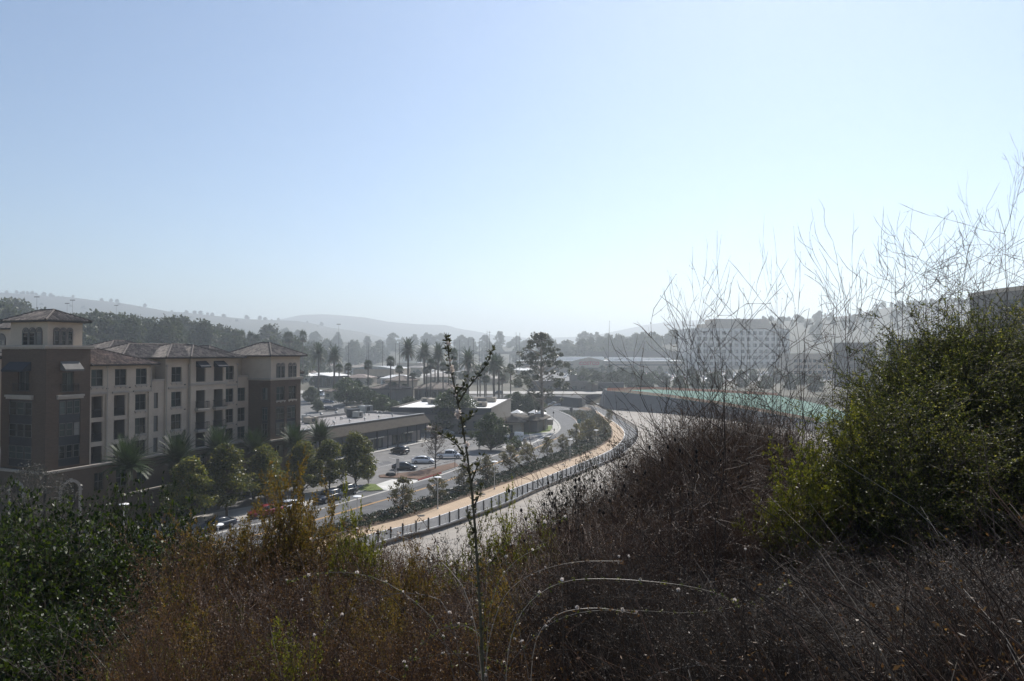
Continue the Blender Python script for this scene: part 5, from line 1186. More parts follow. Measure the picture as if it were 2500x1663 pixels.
TA = make_tree(43, 7, 4.2, 1.2, 60, 2600, .24, 'round', 'amber', csize=.7, tr=.09)
TD = [make_tree(50 + i, 9, 9.0, .9, 130, 11000, .38, 'dome', 'dark', csize=1.15, tr=.2) for i in range(3)]
TE = make_tree(64, 28.5, 17.5, 8.0, 110, 10500, .5, 'euc', 'euc', 'palebark', csize=1.05, tr=.5, flat=.8, lw=.5)
TF = [make_tree(70 + i, 12, 14, .2, 80, 3200, .95, 'dome', 'far', csize=1.9, tr=.3) for i in range(4)]
TG = [make_tree(80 + i, 26, 20, 1.5, 90, 5200, 1.15, 'euc', 'far', csize=2.6, tr=.45, lw=.7) for i in range(4)]
TW = make_tree(91, 10, 9.5, 1.5, 110, 9000, .2, 'dome', 'grey', csize=.9, tr=.18, lw=.35)
TH = [make_tree(95 + i, 2.2, 2.6, .1, 30, 1500, .16, 'round', 'dark', csize=.45, tr=.05) for i in range(2)]
# street trees before the apartment building
for i, (px, py, yt, lab) in enumerate(((462, 1285, 1118, 'green street tree at the building, leftmost of the row'), (553, 1263, 1088, 'green street tree left of the podium arch'), (648, 1232, 1090, 'green street tree above the dark red car'), (738, 1212, 1079, 'green street tree behind the amber shrub tips'), (804, 1200, 1076, 'broad green street tree beside the black SUV'), (869, 1188, 1056, 'tall pointed green street tree nearest the parking lot'), (899, 1183.6, 1116, 'slender young street tree on the grass verge'))):
    tree_px(TS[i % 3], 9, 'street_tree', px, py, yt, lab, group='street trees by the apartments', wide=1.2 if i < 6 else .7)
# dry sycamores in the planted bed
SY = [(982.5, 1250, 1166, 'small sparse sycamore on the bed below the concrete apron'), (1066, 1221, 1158, 'small sparse sycamore beside the lamp across from the red curb'), (1132, 1200, 1132, 'brownish sycamore behind the tall flower stalk'), (1190, 1180, 1110, 'sycamore with green side just right of the flower stalk'), (1245.6, 1156, 1088, 'sycamore in the bed before the trash can'), (1289, 1137, 1082, 'thin sycamore in the bed right of the trash can'), (1336, 1118, 1068, 'sycamore in the bed at the entrance line'), (1373, 1105, 1060, 'sycamore just left of the bend clump'), (1407, 1090, 1035, 'leftmost tree of the clump at the bend'), (1440, 1079.5, 1022, 'broad central tree of the clump at the bend'), (1476.5, 1067, 1025, 'tree at the right edge of the clump by the tan path'), (1460, 1046, 1010, 'back tree of the clump at the bend'), (1415, 1021, 1000, 'tiny young tree on the median nose'), (1424, 1026, 1005, 'small bushy tree behind the median nose')]
for i, (px, py, yt, lab) in enumerate(SY): tree_px(TY[i % 4], 5.5, 'sycamore', px, py, yt, lab, group='sycamores in the planted bed', wide=1.05)
tree_px(TA, 7, 'yellow_tree', 1487, 1040, 1000, 'yellow green tree at the right of the bend clump')
tree_px(TB_, 8.2, 'brown_tree', 1063, 1145.5, 1034, 'brown leaved tree on the dirt island behind the white sedan')
tree_px(TD[0], 9, 'lot_tree', 1198, 1099, 1008, 'dense dark green tree in the lot beside the standing person')
tree_px(TE, 28.5, 'eucalyptus', 1325, 1050.5, 808, 'tall eucalyptus with pale trunk on the corner lawn', wide=1.2)
put_tree(TW, 'feathery_tree', (-49, 70, 0), 1.08, 0, 'grey feathery tree in front of the brick tower base')
# middle distance trees
MID = [(846, 990, 922, 'd', 'dark tree mass left of the tile roofed houses'), (872, 984, 930, 'd', 'dark green tree with bright top by the fan palms'), (893, 990, 945, 'd', 'rounded green tree before the tiled house'), (910, 1005, 955, 'd', 'green tree rising behind the grey flat roof'), (935, 1008, 965, 'd', 'lower green tree behind the flat roof parapet'), (962, 1018, 978, 'd', 'green tree left of the white roof corner'), (1000, 1024, 968, 'd', 'dark tree overlapping the white roof'), (1035, 1026, 980, 'd', 'dark tree at the right end of the mansard roof'), (1110, 1056, 950, 'd', 'large dark tree in front of the clinic behind the flower stalk'), (1262, 1012, 957, 'd', 'green bushy tree right of the clinic'), (1290, 1014, 962, 'd', 'dark green tree left of the eucalyptus trunk'), (1315, 1016, 975, 'd', 'dark shrubby tree behind the eucalyptus trunk'), (1240, 1000, 965, 'd', 'pale green tree beside the cross street queue'), (760, 985, 945, 'd', 'small tree at the corner of the apartment block'), (775, 1006, 975, 'd', 'low tree in the yard behind the flat roof'), (915, 890, 845, 'f', 'big round tree in the haze left of tall palms')]
for i, (px, py, yt, k, lab) in enumerate(MID):
    P_, Hp = ((TD[i % 3], 9) if k == 'd' else (TF[i % 4], 12)); tree_px(P_, Hp, 'leafy_tree', px, py, yt, lab, wide=1.15)
# ---- far trees
def far_tree(px, yt, Y, H, proto, Hp, lab, grp, base=None, wide=1.0):
    X, _, z = atY(px, yt, Y); zb = (base(X, Y) if base else gz(X, Y)) - .5; h = max(z - zb, H * .5)
    put_tree(proto, 'far_tree', (X, Y, zb), (h / Hp * wide, h / Hp * wide, h / Hp), random.uniform(0, 6.28), lab, 'tree', grp)
rr = random.Random(5)
xs_ = [-100, 20, 60, 130, 200, 260, 300, 360, 420, 460, 520, 600]; tops = [735, 722, 735, 772, 764, 752, 762, 774, 770, 768, 790, 806]
for i in range(40):
    px = -80 + i * 17.5 + rr.uniform(-8, 8); Y = rr.uniform(320, 470); yt = np.interp(px, xs_, tops) + abs(rr.gauss(0, 14)); far_tree(px, yt, Y, 10, TG[i % 4], 26, 'tall dark eucalyptus in the grove behind the apartment roofs', 'eucalyptus grove behind the apartments', wide=rr.uniform(.65, .95))
for i in range(60):
    px = rr.uniform(180, 780); Y = rr.uniform(420, 700); yt = rr.uniform(820, 850); far_tree(px, yt, Y, 8, TF[i % 4], 12, 'round hazy tree in the town behind the apartments', 'trees in the town at left', wide=rr.uniform(.55, .9))
far_tree(660, 792, 520, 20, TG[1], 26, 'broad tall eucalyptus standing out of the haze at centre left', None, wide=1.1)
for i in range(105):
    px = rr.uniform(560, 1340); Y = rr.uniform(850, 1300); yt = rr.uniform(836, 858) - (8 if px < 1000 else 0); far_tree(px, yt, Y, 8, TF[i % 4] if i % 3 else TG[i % 4], 12 if i % 3 else 26, 'pale hazy tree in the valley beyond the palms', 'hazy valley trees', wide=rr.uniform(.5, .85))
lr = HILL['low_ridge']
for i in range(75):
    px = rr.uniform(520, 1700); Y = rr.choice((1245, 1180, 1120)); X = atY(px, 0, Y)[0]; zb = lr(X, Y) - .5; h = rr.uniform(9, 24) * (1.2 if i % 6 == 0 else 1)
    put_tree(TF[i % 4] if i % 4 else TG[i % 4], 'ridge_tree', (X, Y, zb), (h / (12 if i % 4 else 26),) * 3, rr.uniform(0, 6), 'faint tree on the low hazy ridge', 'tree', 'trees on the low ridge')
for i in range(34):
    px = rr.uniform(1345, 1720); Y = rr.uniform(810, 960); far_tree(px, np.interp(px, [1345, 1400, 1450, 1520, 1600, 1660, 1720], [826, 824, 816, 820, 802, 800, 815]) + abs(rr.gauss(0, 9)), Y, 14, TG[i % 4] if i % 2 else TF[i % 4], 26 if i % 2 else 12, 'dark hazy tree in the belt behind the warehouse store', 'tree belt behind the store', wide=rr.uniform(.6, 1.0))
rh = HILL['right_hill']
for i in range(170):
    px = rr.uniform(1620, 2560); Y = 1000 - abs(rr.gauss(0, 150)) if i > 30 else 995; Y = max(Y, 640); X = atY(px, 0, Y)[0]; zb = rh(X, Y) - .5; h = rr.uniform(5, 10) * (1.7 if i % 9 == 0 else 1)
    put_tree(TF[i % 4] if i % 3 else TG[i % 4], 'hillside_tree', (X, Y, zb), (h / (12 if i % 3 else 26),) * 3, rr.uniform(0, 6), 'hazy tree on the right hillside', 'tree', 'trees on the right hillside')
gh = HILL['grass_hill']
for i in range(60):
    px = rr.uniform(0, 800); Y = 2290 - rr.choice((0, 0, 100, 250, 400)); X = atY(px, 0, Y)[0]; h = rr.uniform(6, 15)
    put_tree(TF[i % 4], 'hill_tree', (X, Y, gh(X, Y) - 1), (h / 12,) * 3, rr.uniform(0, 6), 'faint round tree on the far left hill', 'tree', 'trees on the far left hill')
for i, (px, py) in enumerate(((1394, 917), (1421, 915), (1432, 918), (1470, 912), (1490, 914), (1518, 938), (1536, 915), (1552, 914), (1566, 934), (1600, 936), (1480, 938), (1465, 940), (1447, 936), (1425, 940), (1500, 950), (1545, 948), (1585, 948), (1620, 945), (1412, 916), (1610, 915), (1640, 915), (1455, 950), (1570, 950), (1660, 925), (1690, 935), (1720, 920), (1750, 940), (1780, 925), (1810, 945), (1840, 930), (1870, 950), (1900, 935), (1930, 950), (1700, 950), (1740, 955), (1960, 940), (1990, 955), (1660, 955), (1825, 915), (1885, 915))):
    X, Y, z = gat(px, py); h = rr.uniform(7, 10) if py > 930 else rr.uniform(6, 8); put_tree(TF[i % 4], 'car_park_tree', (X, Y, z - .3), (h / 12 * .9, h / 12 * .9, h / 12), rr.uniform(0, 6), 'round green tree standing in the warehouse car park', 'tree', 'trees of the warehouse car park')
for i in range(44):
    px = rr.uniform(700, 1300); Y = rr.uniform(350, 600); X = atY(px, 0, Y)[0]; h = rr.uniform(3.5, 7); put_tree(TF[i % 4], 'garden_tree', (X, Y, gz(X, Y) - .3), (h / 12 * .9, h / 12 * .9, h / 12), rr.uniform(0, 6), 'low leafy tree between the roofs beyond the palms', 'tree', 'low trees between the far roofs')
for i in range(34):
    px = rr.uniform(560, 1330); Y = rr.uniform(380, 700); X = atY(px, 0, Y)[0]; e = empty('far_house', (X, Y, gz(X, Y)), rr.uniform(-.5, .5), 'small pale house half hidden among the hazy trees', 'house', 'far houses among the trees'); w_, d_, h_ = rr.uniform(9, 18), rr.uniform(8, 12), rr.uniform(3, 5.5)
    MB().box(0, w_, 0, d_, -.5, h_).build('wall', M[rr.choice(('stucco', 'white', 'stucco_y', 'curb'))], e); plain_hip(e, 0, w_, 0, d_, h_ + .1, rr.uniform(1.2, 2.2), .6, M[rr.choice(('rooftile', 'flatroof', 'rooftile_r', 'whiteroof'))])
    for q in range(int(w_ / 4)): window(e, 1 + q * 3.8, 2.6 + q * 3.8, 1, 2.3, -.12, None, 2, 1, rev=0)
# ---- palms
def frond(b, r, L, az, el, droop, nleaf, ll, mi, hang=.5):
    pts = []; p = np.array([0, 0, 0.]); d = np.array([math.cos(az) * math.cos(el), math.sin(az) * math.cos(el), math.sin(el)]); k = 7
    for i in range(k + 1):
        pts.append(p.copy()); p = p + d * L / k; d = d + np.array([0, 0, -droop / k]); d /= np.linalg.norm(d)
    return pts
def make_palm(seed, H, nf, L, ll, kind, tr):
    r = np.random.default_rng(seed); b = MB(); P = [(0, 0, -.4)] + [(r.normal() * .05, r.normal() * .05, H * i / 5) for i in range(1, 6)]
    b.tube(P, [tr * 1.25] + [tr] * 4 + [tr * 1.1], 9); trunk = b.mesh('trunk', M['palmbark'], True)
    C, D, N, LL, WW, mi = [], [], [], [], [], []; sv = []
    for i in range(nf):
        u = (i + .5) / nf; az = i * 2.39996
        if kind == 'date': el, dr = R(78 - 66 * u), .55 + .5 * u
        elif kind == 'canary': el, dr = R(80 - 105 * u), 1.1
        else: el, dr = R(75 - 115 * u), .35
        pts = np.array(frond(b, r, L * r.uniform(.85, 1.08), az + r.normal() * .1, el, dr, 0, ll, 0))
        sv.append(pts)
        if kind == 'fan':                                    # stalk then a fan of segments
            e, d = pts[4], unit(pts[5] - pts[4]); s = unit(np.cross(d, [0, 0, 1.])); nrm = np.cross(s, d)
            for q in np.linspace(-1.25, 1.25, 11):
                dd = d * math.cos(q) + s * math.sin(q) + np.array([0, 0, -.25 * abs(q)]); dd = dd / np.linalg.norm(dd); l = ll * r.uniform(.8, 1.1); C.append(e + dd * l * .5); D.append(dd); N.append(nrm); LL.append(l); WW.append(l * .2); mi.append(1 if u > .86 else 0)
        else:
            for t in np.linspace(.12, 1, 26):
                x = t * 7; j = min(int(x), 6); p = pts[j] + (pts[j + 1] - pts[j]) * (x - j); d = unit(pts[j + 1] - pts[j]); s = unit(np.cross(d, [0, 0, 1.])); up = np.cross(s, d); l = ll * (1.15 - .75 * t) * min(1, t * 4 + .3)
                for sg in (-1, 1): dd = unit(s * sg * .8 + d * .75 + up * .25 + np.array([0, 0, -.15])); C.append(p + dd * l * .5); D.append(dd); N.append(up); LL.append(l); WW.append(max(.06, l * (.15 if kind == 'date' else .24))); mi.append(1 if (kind == 'canary' and u > .9) else 0)
    V, F = leaves(np.array(C), np.array(LL), np.array(WW), np.array(D), .1, np.array(N))
    V2, F2 = strands(np.array(sv), np.linspace(.05, .015, 8)); V, F, m2 = merge([(V, F, 0), (V2, F2, 0)]); m2[:len(mi)] = mi
    V[:, 2] += H; crown = np_mesh('crown', V, F, [LM['palm'], LM['drypalm']], m2); return trunk, crown
def put_palm(proto, loc, s, label, group):
    e = empty('palm_tree', loc, random.uniform(0, 6.28), label, 'palm', group); e.scale = s if hasattr(s, '__len__') else (s, s, s); link('trunk', proto[0], e); link('crown', proto[1], e)
PD = [make_palm(101 + i, 7.0, 90, 3.9, .85, 'date', .26) for i in range(2)]
PC = [make_palm(111 + i, 15, 80, 5.0, .95, 'canary', .42) for i in range(2)]
PF = [make_palm(121 + i, 13, 42, 2.0, 1.3, 'fan', .24) for i in range(2)]
ou, on = Vector((math.sin(R(22.5)), math.cos(R(22.5)))), Vector((math.cos(R(22.5)), -math.sin(R(22.5))))
for i, (s_, z_, d_, lab) in enumerate(((1.3, 8.9, 5, 'date palm before the stucco wing, leftmost of its row'), (8.6, 8.7, 5, 'date palm by the recess left of the balconies'), (15.6, 8.8, 5, 'date palm below the left stack of balconies'), (22.5, 8.0, 5, 'date palm before the second recess'), (29.6, 8.0, 6.6, 'date palm in front of the far brick tower'), (36.0, 8.2, 6.6, 'date palm at the far corner of the apartments by the mansard roof'))):
    p = Vector((-52.2, 84.6)) + ou * s_ + on * d_; put_palm(PD[i % 2], (p.x, p.y, 0), (.82, .82, z_ / 8.0), lab, 'date palms along the apartments')
def palm_px(proto, Hp, px, yc, Y, label, group, w=1.0):
    X, _, z = atY(px, yc, Y); zb = gz(X, Y); put_palm(proto, (X, Y, zb), (w, w, (z - zb) / Hp), label, group)
CAN = [(996.5, 856, 290, 1.0, 'tallest feather palm in the middle of the grove'), (1036, 864, 290, 1.0, 'feather palm right of the tallest one'), (1070, 868, 290, 1.0, 'feather palm behind the top of the flower stalk at left'), (1143, 884, 265, 1.0, 'wide crowned feather palm in the open right of the flower stalk'), (1206, 894, 262, 1.05, 'thick feather palm left of the cross street queue'), (1218, 897, 268, .9, 'feather palm twin leaning right over the queue'), (778, 866, 290, .85, 'feather palm nearest the apartment roof'), (816, 872, 290, .95, 'second feather palm from the apartment roof')]
for i, (px, yc, Y, w_, lab) in enumerate(CAN): palm_px(PC[i % 2], 15, px, yc, Y, lab, 'feather palms of the grove', w_)
FAN = [(953.7, 884), (975, 903), (1041.6, 905), (1062, 894), (1082, 897), (1109.5, 896), (1108, 867), (1007, 919), (1138.6, 917), (1166, 903), (1183, 899), (1226, 923), (1247, 901), (899, 892), (828, 900), (850, 897), (1187, 927), (1172, 915), (1096, 905), (1052, 890), (958, 938), (988, 942)]
FL_ = ['second from the left of the pair by the curved roof', 'short one right of the warehouse', 'short one before the bare lot at left', 'middle one of the close trio', 'thin one beside the flower stalk', 'one right behind the flower stalk', 'tall one right of the stalk top', 'short one at the restaurant corner', 'short one below the wide feather palm', 'one left of the stalk side branch', 'one behind the stalk side branch tip', 'short one standing over the clinic roof corner', 'tall one just left of the eucalyptus', 'lone one before the curved roof', 'left one of the shaggy pair over dark trees', 'right one of the shaggy pair over dark trees', 'low one between the thick feather palms', 'low thin one left of the thick feather palms', 'one half hidden behind the stalk', 'one left of the close trio', 'low one before the tiled house', 'low one at the porch building end']
for i, (px, yc) in enumerate(FAN): palm_px(PF[i % 2], 13, px, yc, 270 + (i * 7) % 22, 'fan palm, the ' + FL_[i], 'fan palms of the grove', 1.0)
palm_px(PC[0], 15, 1446, 934, 330, 'lone feather palm on the cross street left of the grey wall', None, .75)
for i, px in enumerate((432, 445, 474, 503, 530, 548, 558, 590, 612, 625, 700, 708, 740)): palm_px(PF[i % 2], 13, px, rr.uniform(822, 832), 400, 'small hazy palm behind the apartment roofs, ' + ORD[i] + ' from the left', 'hazy palms behind the roofs', 1.25)
FW = resample(FLOs, 3.1)
for i, p in enumerate(FW):
    if 75 < p.y < 260 and rr.random() < .6: s_ = rr.uniform(.1, .24); put_tree(TH[i % 2], 'weed', (p.x + rr.uniform(-.2, .5), p.y, -.6), (s_ * 1.4, s_ * 1.4, s_), i, 'small weed at the foot of the channel bank', 'weed', 'weeds along the channel bank')
# ---- hedges, shrubs and ground cover near the road
HB_ = [(1262, 1096, 1.5, 'clipped brown hedge at the lot entrance island'), (1248, 1101, 1.2, 'lower brown hedge next to the entrance hedge'), (1306, 1051, 1.1, 'round green bush on the corner lawn'), (1313, 1048, .8, 'dark low bush under the eucalyptus'), (1290, 1050, .7, 'small bush by the corner house'), (1090, 1069, .9, 'low bush by the clinic wall at left'), (1150, 1072, 1.0, 'dark bush beside the lot tree'), (1175, 1074, .9, 'bush right of the lot tree'), (905, 1035 - 26, 1.0, 'bush behind the flat roof')]
for i, (px, py, s_, lab) in enumerate(HB_): X, Y, z = gat(px, py); put_tree(TH[i % 2], 'garden_shrub', (X, Y, z), s_, i, lab, 'shrub')
LM['cover'] = leafmat('ground_cover_leaf', [(.012, .022, .009), (.02, .034, .012), (.032, .046, .015)], .45, .25)
LM['plume'] = leafmat('white_plume', [(.55, .52, .48), (.42, .40, .36)], .6, .3, tint=(1, 1, 1))
A_ = offset(RR, .5); P_, Q_ = [], []
n_ = 60000; ia = rng.uniform(0, 1, n_); ib = rng.uniform(0, 1, n_)
def along(L_, t):
    L_ = [p for p in L_]; d = [0]
    for a, c in zip(L_, L_[1:]): d.append(d[-1] + (c - a).length)
    d = np.array(d) / d[-1]; return np.stack([np.interp(t, d, [p.x for p in L_]), np.interp(t, d, [p.y for p in L_])], 1)
lo_ = along(A_, ia); hi_ = along(offset(PL, -.35), ia); G = lo_ + (hi_ - lo_) * ib[:, None]
hgt = .30 + .22 * np.sin(G[:, 0] * 1.7) * np.sin(G[:, 1] * 1.3) + rng.uniform(0, .28, n_); keep = (G[:, 1] < 262) & (G[:, 1] > 55)
C_ = np.column_stack([G, hgt])[keep]; C_ = np.column_stack([C_[:, :2], .05 + C_[:, 2] * np.sqrt(rng.uniform(.1, 1, len(C_)))])
V, F = leaves(C_, rng.uniform(.14, .34, len(C_)), rng.uniform(.08, .2, len(C_)), unit(rng.normal(size=(len(C_), 3)) + [0, 0, .8]))
tag(link('ground_cover', np_mesh('ground_cover', V, F, LM['cover'])), 'dark green ground cover filling the planted bed', 'ground cover', kind='stuff')
r = np.random.default_rng(3); k = 60; az = r.uniform(0, 6.28, k); Pp = np.zeros((k, 4, 3)); t = np.linspace(0, 1, 4)
for j in range(4): Pp[:, j] = np.stack([np.cos(az) * .55 * t[j] ** 1.5, np.sin(az) * .55 * t[j] ** 1.5, (.95 * t[j] - .35 * t[j] ** 3) * np.ones(k)], 1)
V, F = strands(Pp, np.array([.012, .012, .03, .022])); tuft = np_mesh('plume_grass', V, F, LM['plume'])
q = 0
for i in range(300):
    a_, b2_ = rr.random(), rr.uniform(.15, .6); p = along(A_, np.array([a_]))[0]; h_ = along(offset(PL, -.35), np.array([a_]))[0]; g_ = p + (h_ - p) * b2_
    if not 92 < g_[1] < 175 or q >= 46: continue
    o = link('plume_grass', tuft); o.location = (g_[0], g_[1], .05); o.rotation_euler = (rr.uniform(-.5, .5), rr.uniform(-.6, .1), rr.uniform(0, 6)); s_ = rr.uniform(.45, .85); o.scale = (s_, s_, s_)
    tag(o, 'pale plume grass tuft among the dark ground cover of the bed', 'grass tuft', 'plume grass tufts in the bed'); q += 1
# ================================================================== brush on the camera's hillside
LM['lemon'] = leafmat('glossy_shrub_leaf', [(.008, .015, .005), (.014, .026, .006), (.028, .048, .008), (.08, .11, .014)], .45, .4, .3)
LM['coyote'] = leafmat('coyote_brush_leaf', [(.022, .033, .007), (.048, .062, .012), (.095, .11, .02), (.24, .22, .07)], .5, .5, .3, rnd=.5)
LM['lime'] = leafmat('yellow_green_sprig', [(.085, .10, .012), (.14, .15, .018), (.19, .17, .026)], .45, .52, rnd=.35)
LM['rust'] = leafmat('rusty_dry_leaf', [(.03, .018, .012), (.065, .034, .019), (.15, .075, .034), (.06, .038, .026), (.22, .13, .06)], .5, .42, rnd=.5)
LM['ambers'] = leafmat('amber_sprig_leaf', [(.10, .08, .02), (.17, .115, .028), (.21, .12, .036), (.11, .115, .024)], .5, .55)
LM['darkgreen'] = leafmat('dark_scrub_leaf', [(.012, .018, .010), (.02, .028, .014), (.03, .036, .018)], .4, .25)
LM['bud'] = leafmat('green_bud', [(.02, .024, .012), (.045, .05, .02), (.07, .07, .03)], .5, .35)
LM['rust_shade'] = leafmat('shaded_rust_leaf', [(.018, .012, .009), (.035, .02, .013), (.09, .045, .02), (.03, .022, .017)], .6, .35, rnd=.45)  # rusty leaf again, with shade put into its colour
LM['petal'] = leafmat('white_petal', [(.78, .76, .73), (.80, .72, .66), (.82, .81, .80)], .6, .4, tint=(1, .95, .9))
M['stem'] = mat('dry_grey_stem', (.15, .125, .10), .5, .2, scale=14, c2=(.05, .042, .036), island=.4, spec=.5)
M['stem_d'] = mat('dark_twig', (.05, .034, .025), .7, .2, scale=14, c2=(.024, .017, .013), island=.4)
M['stem_p'] = mat('pale_straw_stem', (.42, .36, .28), .38, .1, scale=20, c2=(.22, .185, .145), island=.35, spec=.6)
M['stem_m'] = mat('dark_stalk', (.07, .05, .038), .7, .2, scale=14, c2=(.03, .022, .018), island=.5, spec=.3)
M['stem_b'] = mat('brown_dry_stem', (.115, .06, .036), .5, .2, scale=14, c2=(.04, .024, .017), island=.5)
M['stem_g'] = mat('green_grey_stem', (.075, .08, .05), .6, .2, scale=20, c2=(.05, .045, .032), island=.2)
M['seed'] = mat('black_seed_head', (.012, .010, .009), .9, .2)

def twigs(r, P, n, lo, hi, ln, spread, grav, k=4, jit=.5):
    """n side twigs per chain of P; returns chains (N*n,k,3)"""
    N, m, _ = P.shape; idx = np.repeat(np.arange(N), n); t = r.uniform(lo, hi, N * n) * (m - 1); j = np.minimum(t.astype(int), m - 2); f = (t - j)[:, None]
    A = P[idx, j] * (1 - f) + P[idx, j + 1] * f; D = unit(P[idx, j + 1] - P[idx, j]); S = unit(np.cross(D, r.normal(size=D.shape)))
    d = unit(D * (1 - spread) + S * spread + r.normal(size=D.shape) * .1); L = ln * r.uniform(.5, 1.25, N * n)[:, None]
    out = [A]; p = A
    for q in range(k - 1):
        p = p + d * L / (k - 1); out.append(p); d = unit(d + np.array([0, 0, grav]) / (k - 1) + r.normal(size=d.shape) * jit / (k - 1) * .5)
    return np.stack(out, 1)
def bush(seed, H, W, n1, n2, n3, nl, lL, lW, up=.6, sm_='stem', lm='coyote', r1=.010, ln2=.3, ln3=.14, sp=.55, grav=.25, wand=1.0, lf_spread=.8, flat=1.0, lev=(2, 3)):
    r = np.random.default_rng(seed); az = r.uniform(0, 6.283, n1); u = np.sqrt(r.uniform(0, 1, n1))
    tip = np.stack([np.cos(az) * u * W / 2, np.sin(az) * u * W / 2, H * (1 - .42 * u ** 2 * flat) * r.uniform(.72, 1.0, n1)], 1); b0 = r.normal(size=(n1, 3)) * .06 * W; b0[:, 2] = -.15
    t = np.linspace(0, 1, 7)[None, :, None]; P1 = b0[:, None] + (tip - b0)[:, None] * np.concatenate([t ** (1 + up), t ** (1 + up), t ** .9], 2); P1 = P1 + np.cumsum(r.normal(size=P1.shape) * .018 * H, 1) * .6
    P2 = twigs(r, P1, n2, .28, 1, ln2 * H, sp, grav); P3 = twigs(r, P2, n3, .15, 1, ln3 * H, sp, grav, 3)
    parts = [strands(P1, np.linspace(r1, r1 * .35, 7)[None] * r.uniform(.6, 1.3, (n1, 1))), strands(P2, np.linspace(r1 * .38, r1 * .18, 4)), strands(P3, np.linspace(r1 * .2, r1 * .1, 3))]
    V, F, m = merge([(a, b, 0) for a, b in parts]); stems = np_mesh('stems', V, F, M[sm_])
    Q = np.concatenate([P3] + ([P2[:, 1:]] if 2 in lev else [])) if nl else None
    if not nl: return stems, None
    N = len(Q); idx = np.repeat(np.arange(N), nl); tt = r.uniform(.1, 1.98, N * nl); j = np.minimum(tt.astype(int), 1); f = (tt - j)[:, None]; C = Q[idx, j] * (1 - f) + Q[idx, j + 1] * f; D = unit(Q[idx, j + 1] - Q[idx, j]); L = lL * r.uniform(.55, 1.3, len(C))
    dd = unit(D * (1 - lf_spread * .5) + unit(np.cross(D, r.normal(size=D.shape))) * lf_spread); V, F = leaves(C + dd * L[:, None] * .5, L, L * lW / lL, dd, .2, r.normal(size=dd.shape))
    return stems, np_mesh('leaves', V, F, LM[lm])
def put_bush(proto, name, px, ytop, Y, H, label, cat='shrub', group=None, wide=None, rz=None):
    X = (px - 1250) / FPX * Y; zg = hill_z(X, Y); zt_ = EYE - (ytop - 864) / FPX * Y; h = max(.35, zt_ - zg); s = h / H
    e = empty(name, (X, Y, zg), rz if rz is not None else random.uniform(0, 6.28), label, cat, group); wv = wide if wide else max(.75, min(1.35, s)); e.scale = (wv, wv, s)
    link('stems', proto[0], e)
    if proto[1]: link('leaves', proto[1], e)
    return e
rb = random.Random(21)
def U(a, b): return rb.uniform(a, b)
# prototypes
BL = [bush(200 + i, 2.4, 2.6, 30, 9, 5, 6, .062, .034, .5, 'stem_d', 'lemon', .012, .26, .12, .6, .15) for i in range(3)]
BC = [bush(210 + i, 2.4, 1.35, 30, 12, 6, 14, .026, .012, .3, 'stem_d', 'coyote', .010, .24, .10, .5, .35) for i in range(3)]
BK = [bush(220 + i, 1.8, 1.8, 40, 8, 5, 8, .02, .009, .35, 'stem_b', 'rust', .007, .26, .12, .5, .2) for i in range(3)]
BA = [bush(230 + i, 2.0, 1.2, 14, 12, 7, 15, .03, .014, .5, 'stem_b', 'ambers', .010, .22, .08, .45, .5) for i in range(2)]
BS = [bush(240 + i, 1.9, 1.0, 14, 12, 6, 14, .03, .014, .4, 'stem_d', 'lime', .008, .18, .07, .45, .5) for i in range(2)]
BD = [bush(250 + i, 1.7, 2.0, 30, 9, 5, 8, .03, .012, .5, 'stem_d', 'darkgreen', .009, .24, .1, .55, .2) for i in range(2)]
BT = [bush(260 + i, 2.3, 2.0, 60, 10, 4, 3, .016, .007, .25, 'stem_b', 'rust', .007, .34, .13, .5, .1) for i in range(3)]
BT_shade = [bush(270 + i, 2.1, 1.9, 50, 9, 4, 4, .018, .008, .3, 'stem_d', 'rust_shade', .006, .32, .13, .5, .1) for i in range(2)]  # thicket copy for the near slope; shade painted in by darker stems and leaves
# ---- glossy dark shrub mass, lower left
g_ = 'glossy shrubs at lower left'; lb = 'glossy dark green broad leaved shrub in the mass at lower left'
for px, yt, Y in ((-70, 1215, 11), (10, 1225, 10.5), (95, 1235, 10.5), (170, 1222, 10), (245, 1238, 10.5), (315, 1232, 10), (385, 1236, 10.5), (-40, 1300, 8), (60, 1310, 8.2), (150, 1305, 8), (240, 1315, 8.2), (330, 1330, 8), (405, 1350, 8.6), (-30, 1400, 6.4), (80, 1410, 6.5), (190, 1405, 6.3), (290, 1430, 6.4), (0, 1500, 5.2), (120, 1510, 5.1), (235, 1520, 5.2)):
    put_bush(rb.choice(BL), 'glossy_shrub', px, yt + U(-12, 12), Y, 2.4, lb, group=g_, wide=U(.7, .95) * (1 if Y > 7 else .7))
for i, (px, yt, Y, lab) in enumerate(((410, 1175, 10.5, 'sprig of glossy shrub reaching up before the podium'), (300, 1205, 10, 'glossy shrub sprig near the lamp at left'))): put_bush(BL[i], 'glossy_shrub', px, yt, Y, 2.4, lab, wide=.55)
# ---- rusty brown scrub across the middle
g_ = 'rusty dry scrub across the slope'; lb = 'rusty brown dry shrub in the scrub across the middle slope'
for i in range(46):
    px = U(395, 1330); Y = U(5.0, 10.5); yt = 864 + (np.interp(px, [395, 520, 640, 760, 900, 1010, 1100, 1330], [1330, 1330, 1320, 1325, 1345, 1340, 1350, 1290]) - 864) * (1 if Y > 7 else 1) + (0 if Y > 7.5 else (7.5 - Y) * 62) + U(-18, 30); put_bush(rb.choice(BK), 'dry_shrub', px, yt, Y, 1.8, lb, group=g_, wide=U(.6, .95))
for i in range(20):
    px = U(330, 1400); Y = U(3.0, 4.6); put_bush(rb.choice(BK), 'dry_shrub', px, U(1500, 1570), Y, 1.8, 'low rusty dry shrub along the bottom of the picture', group='low dry shrubs at the bottom', wide=U(.4, .6))
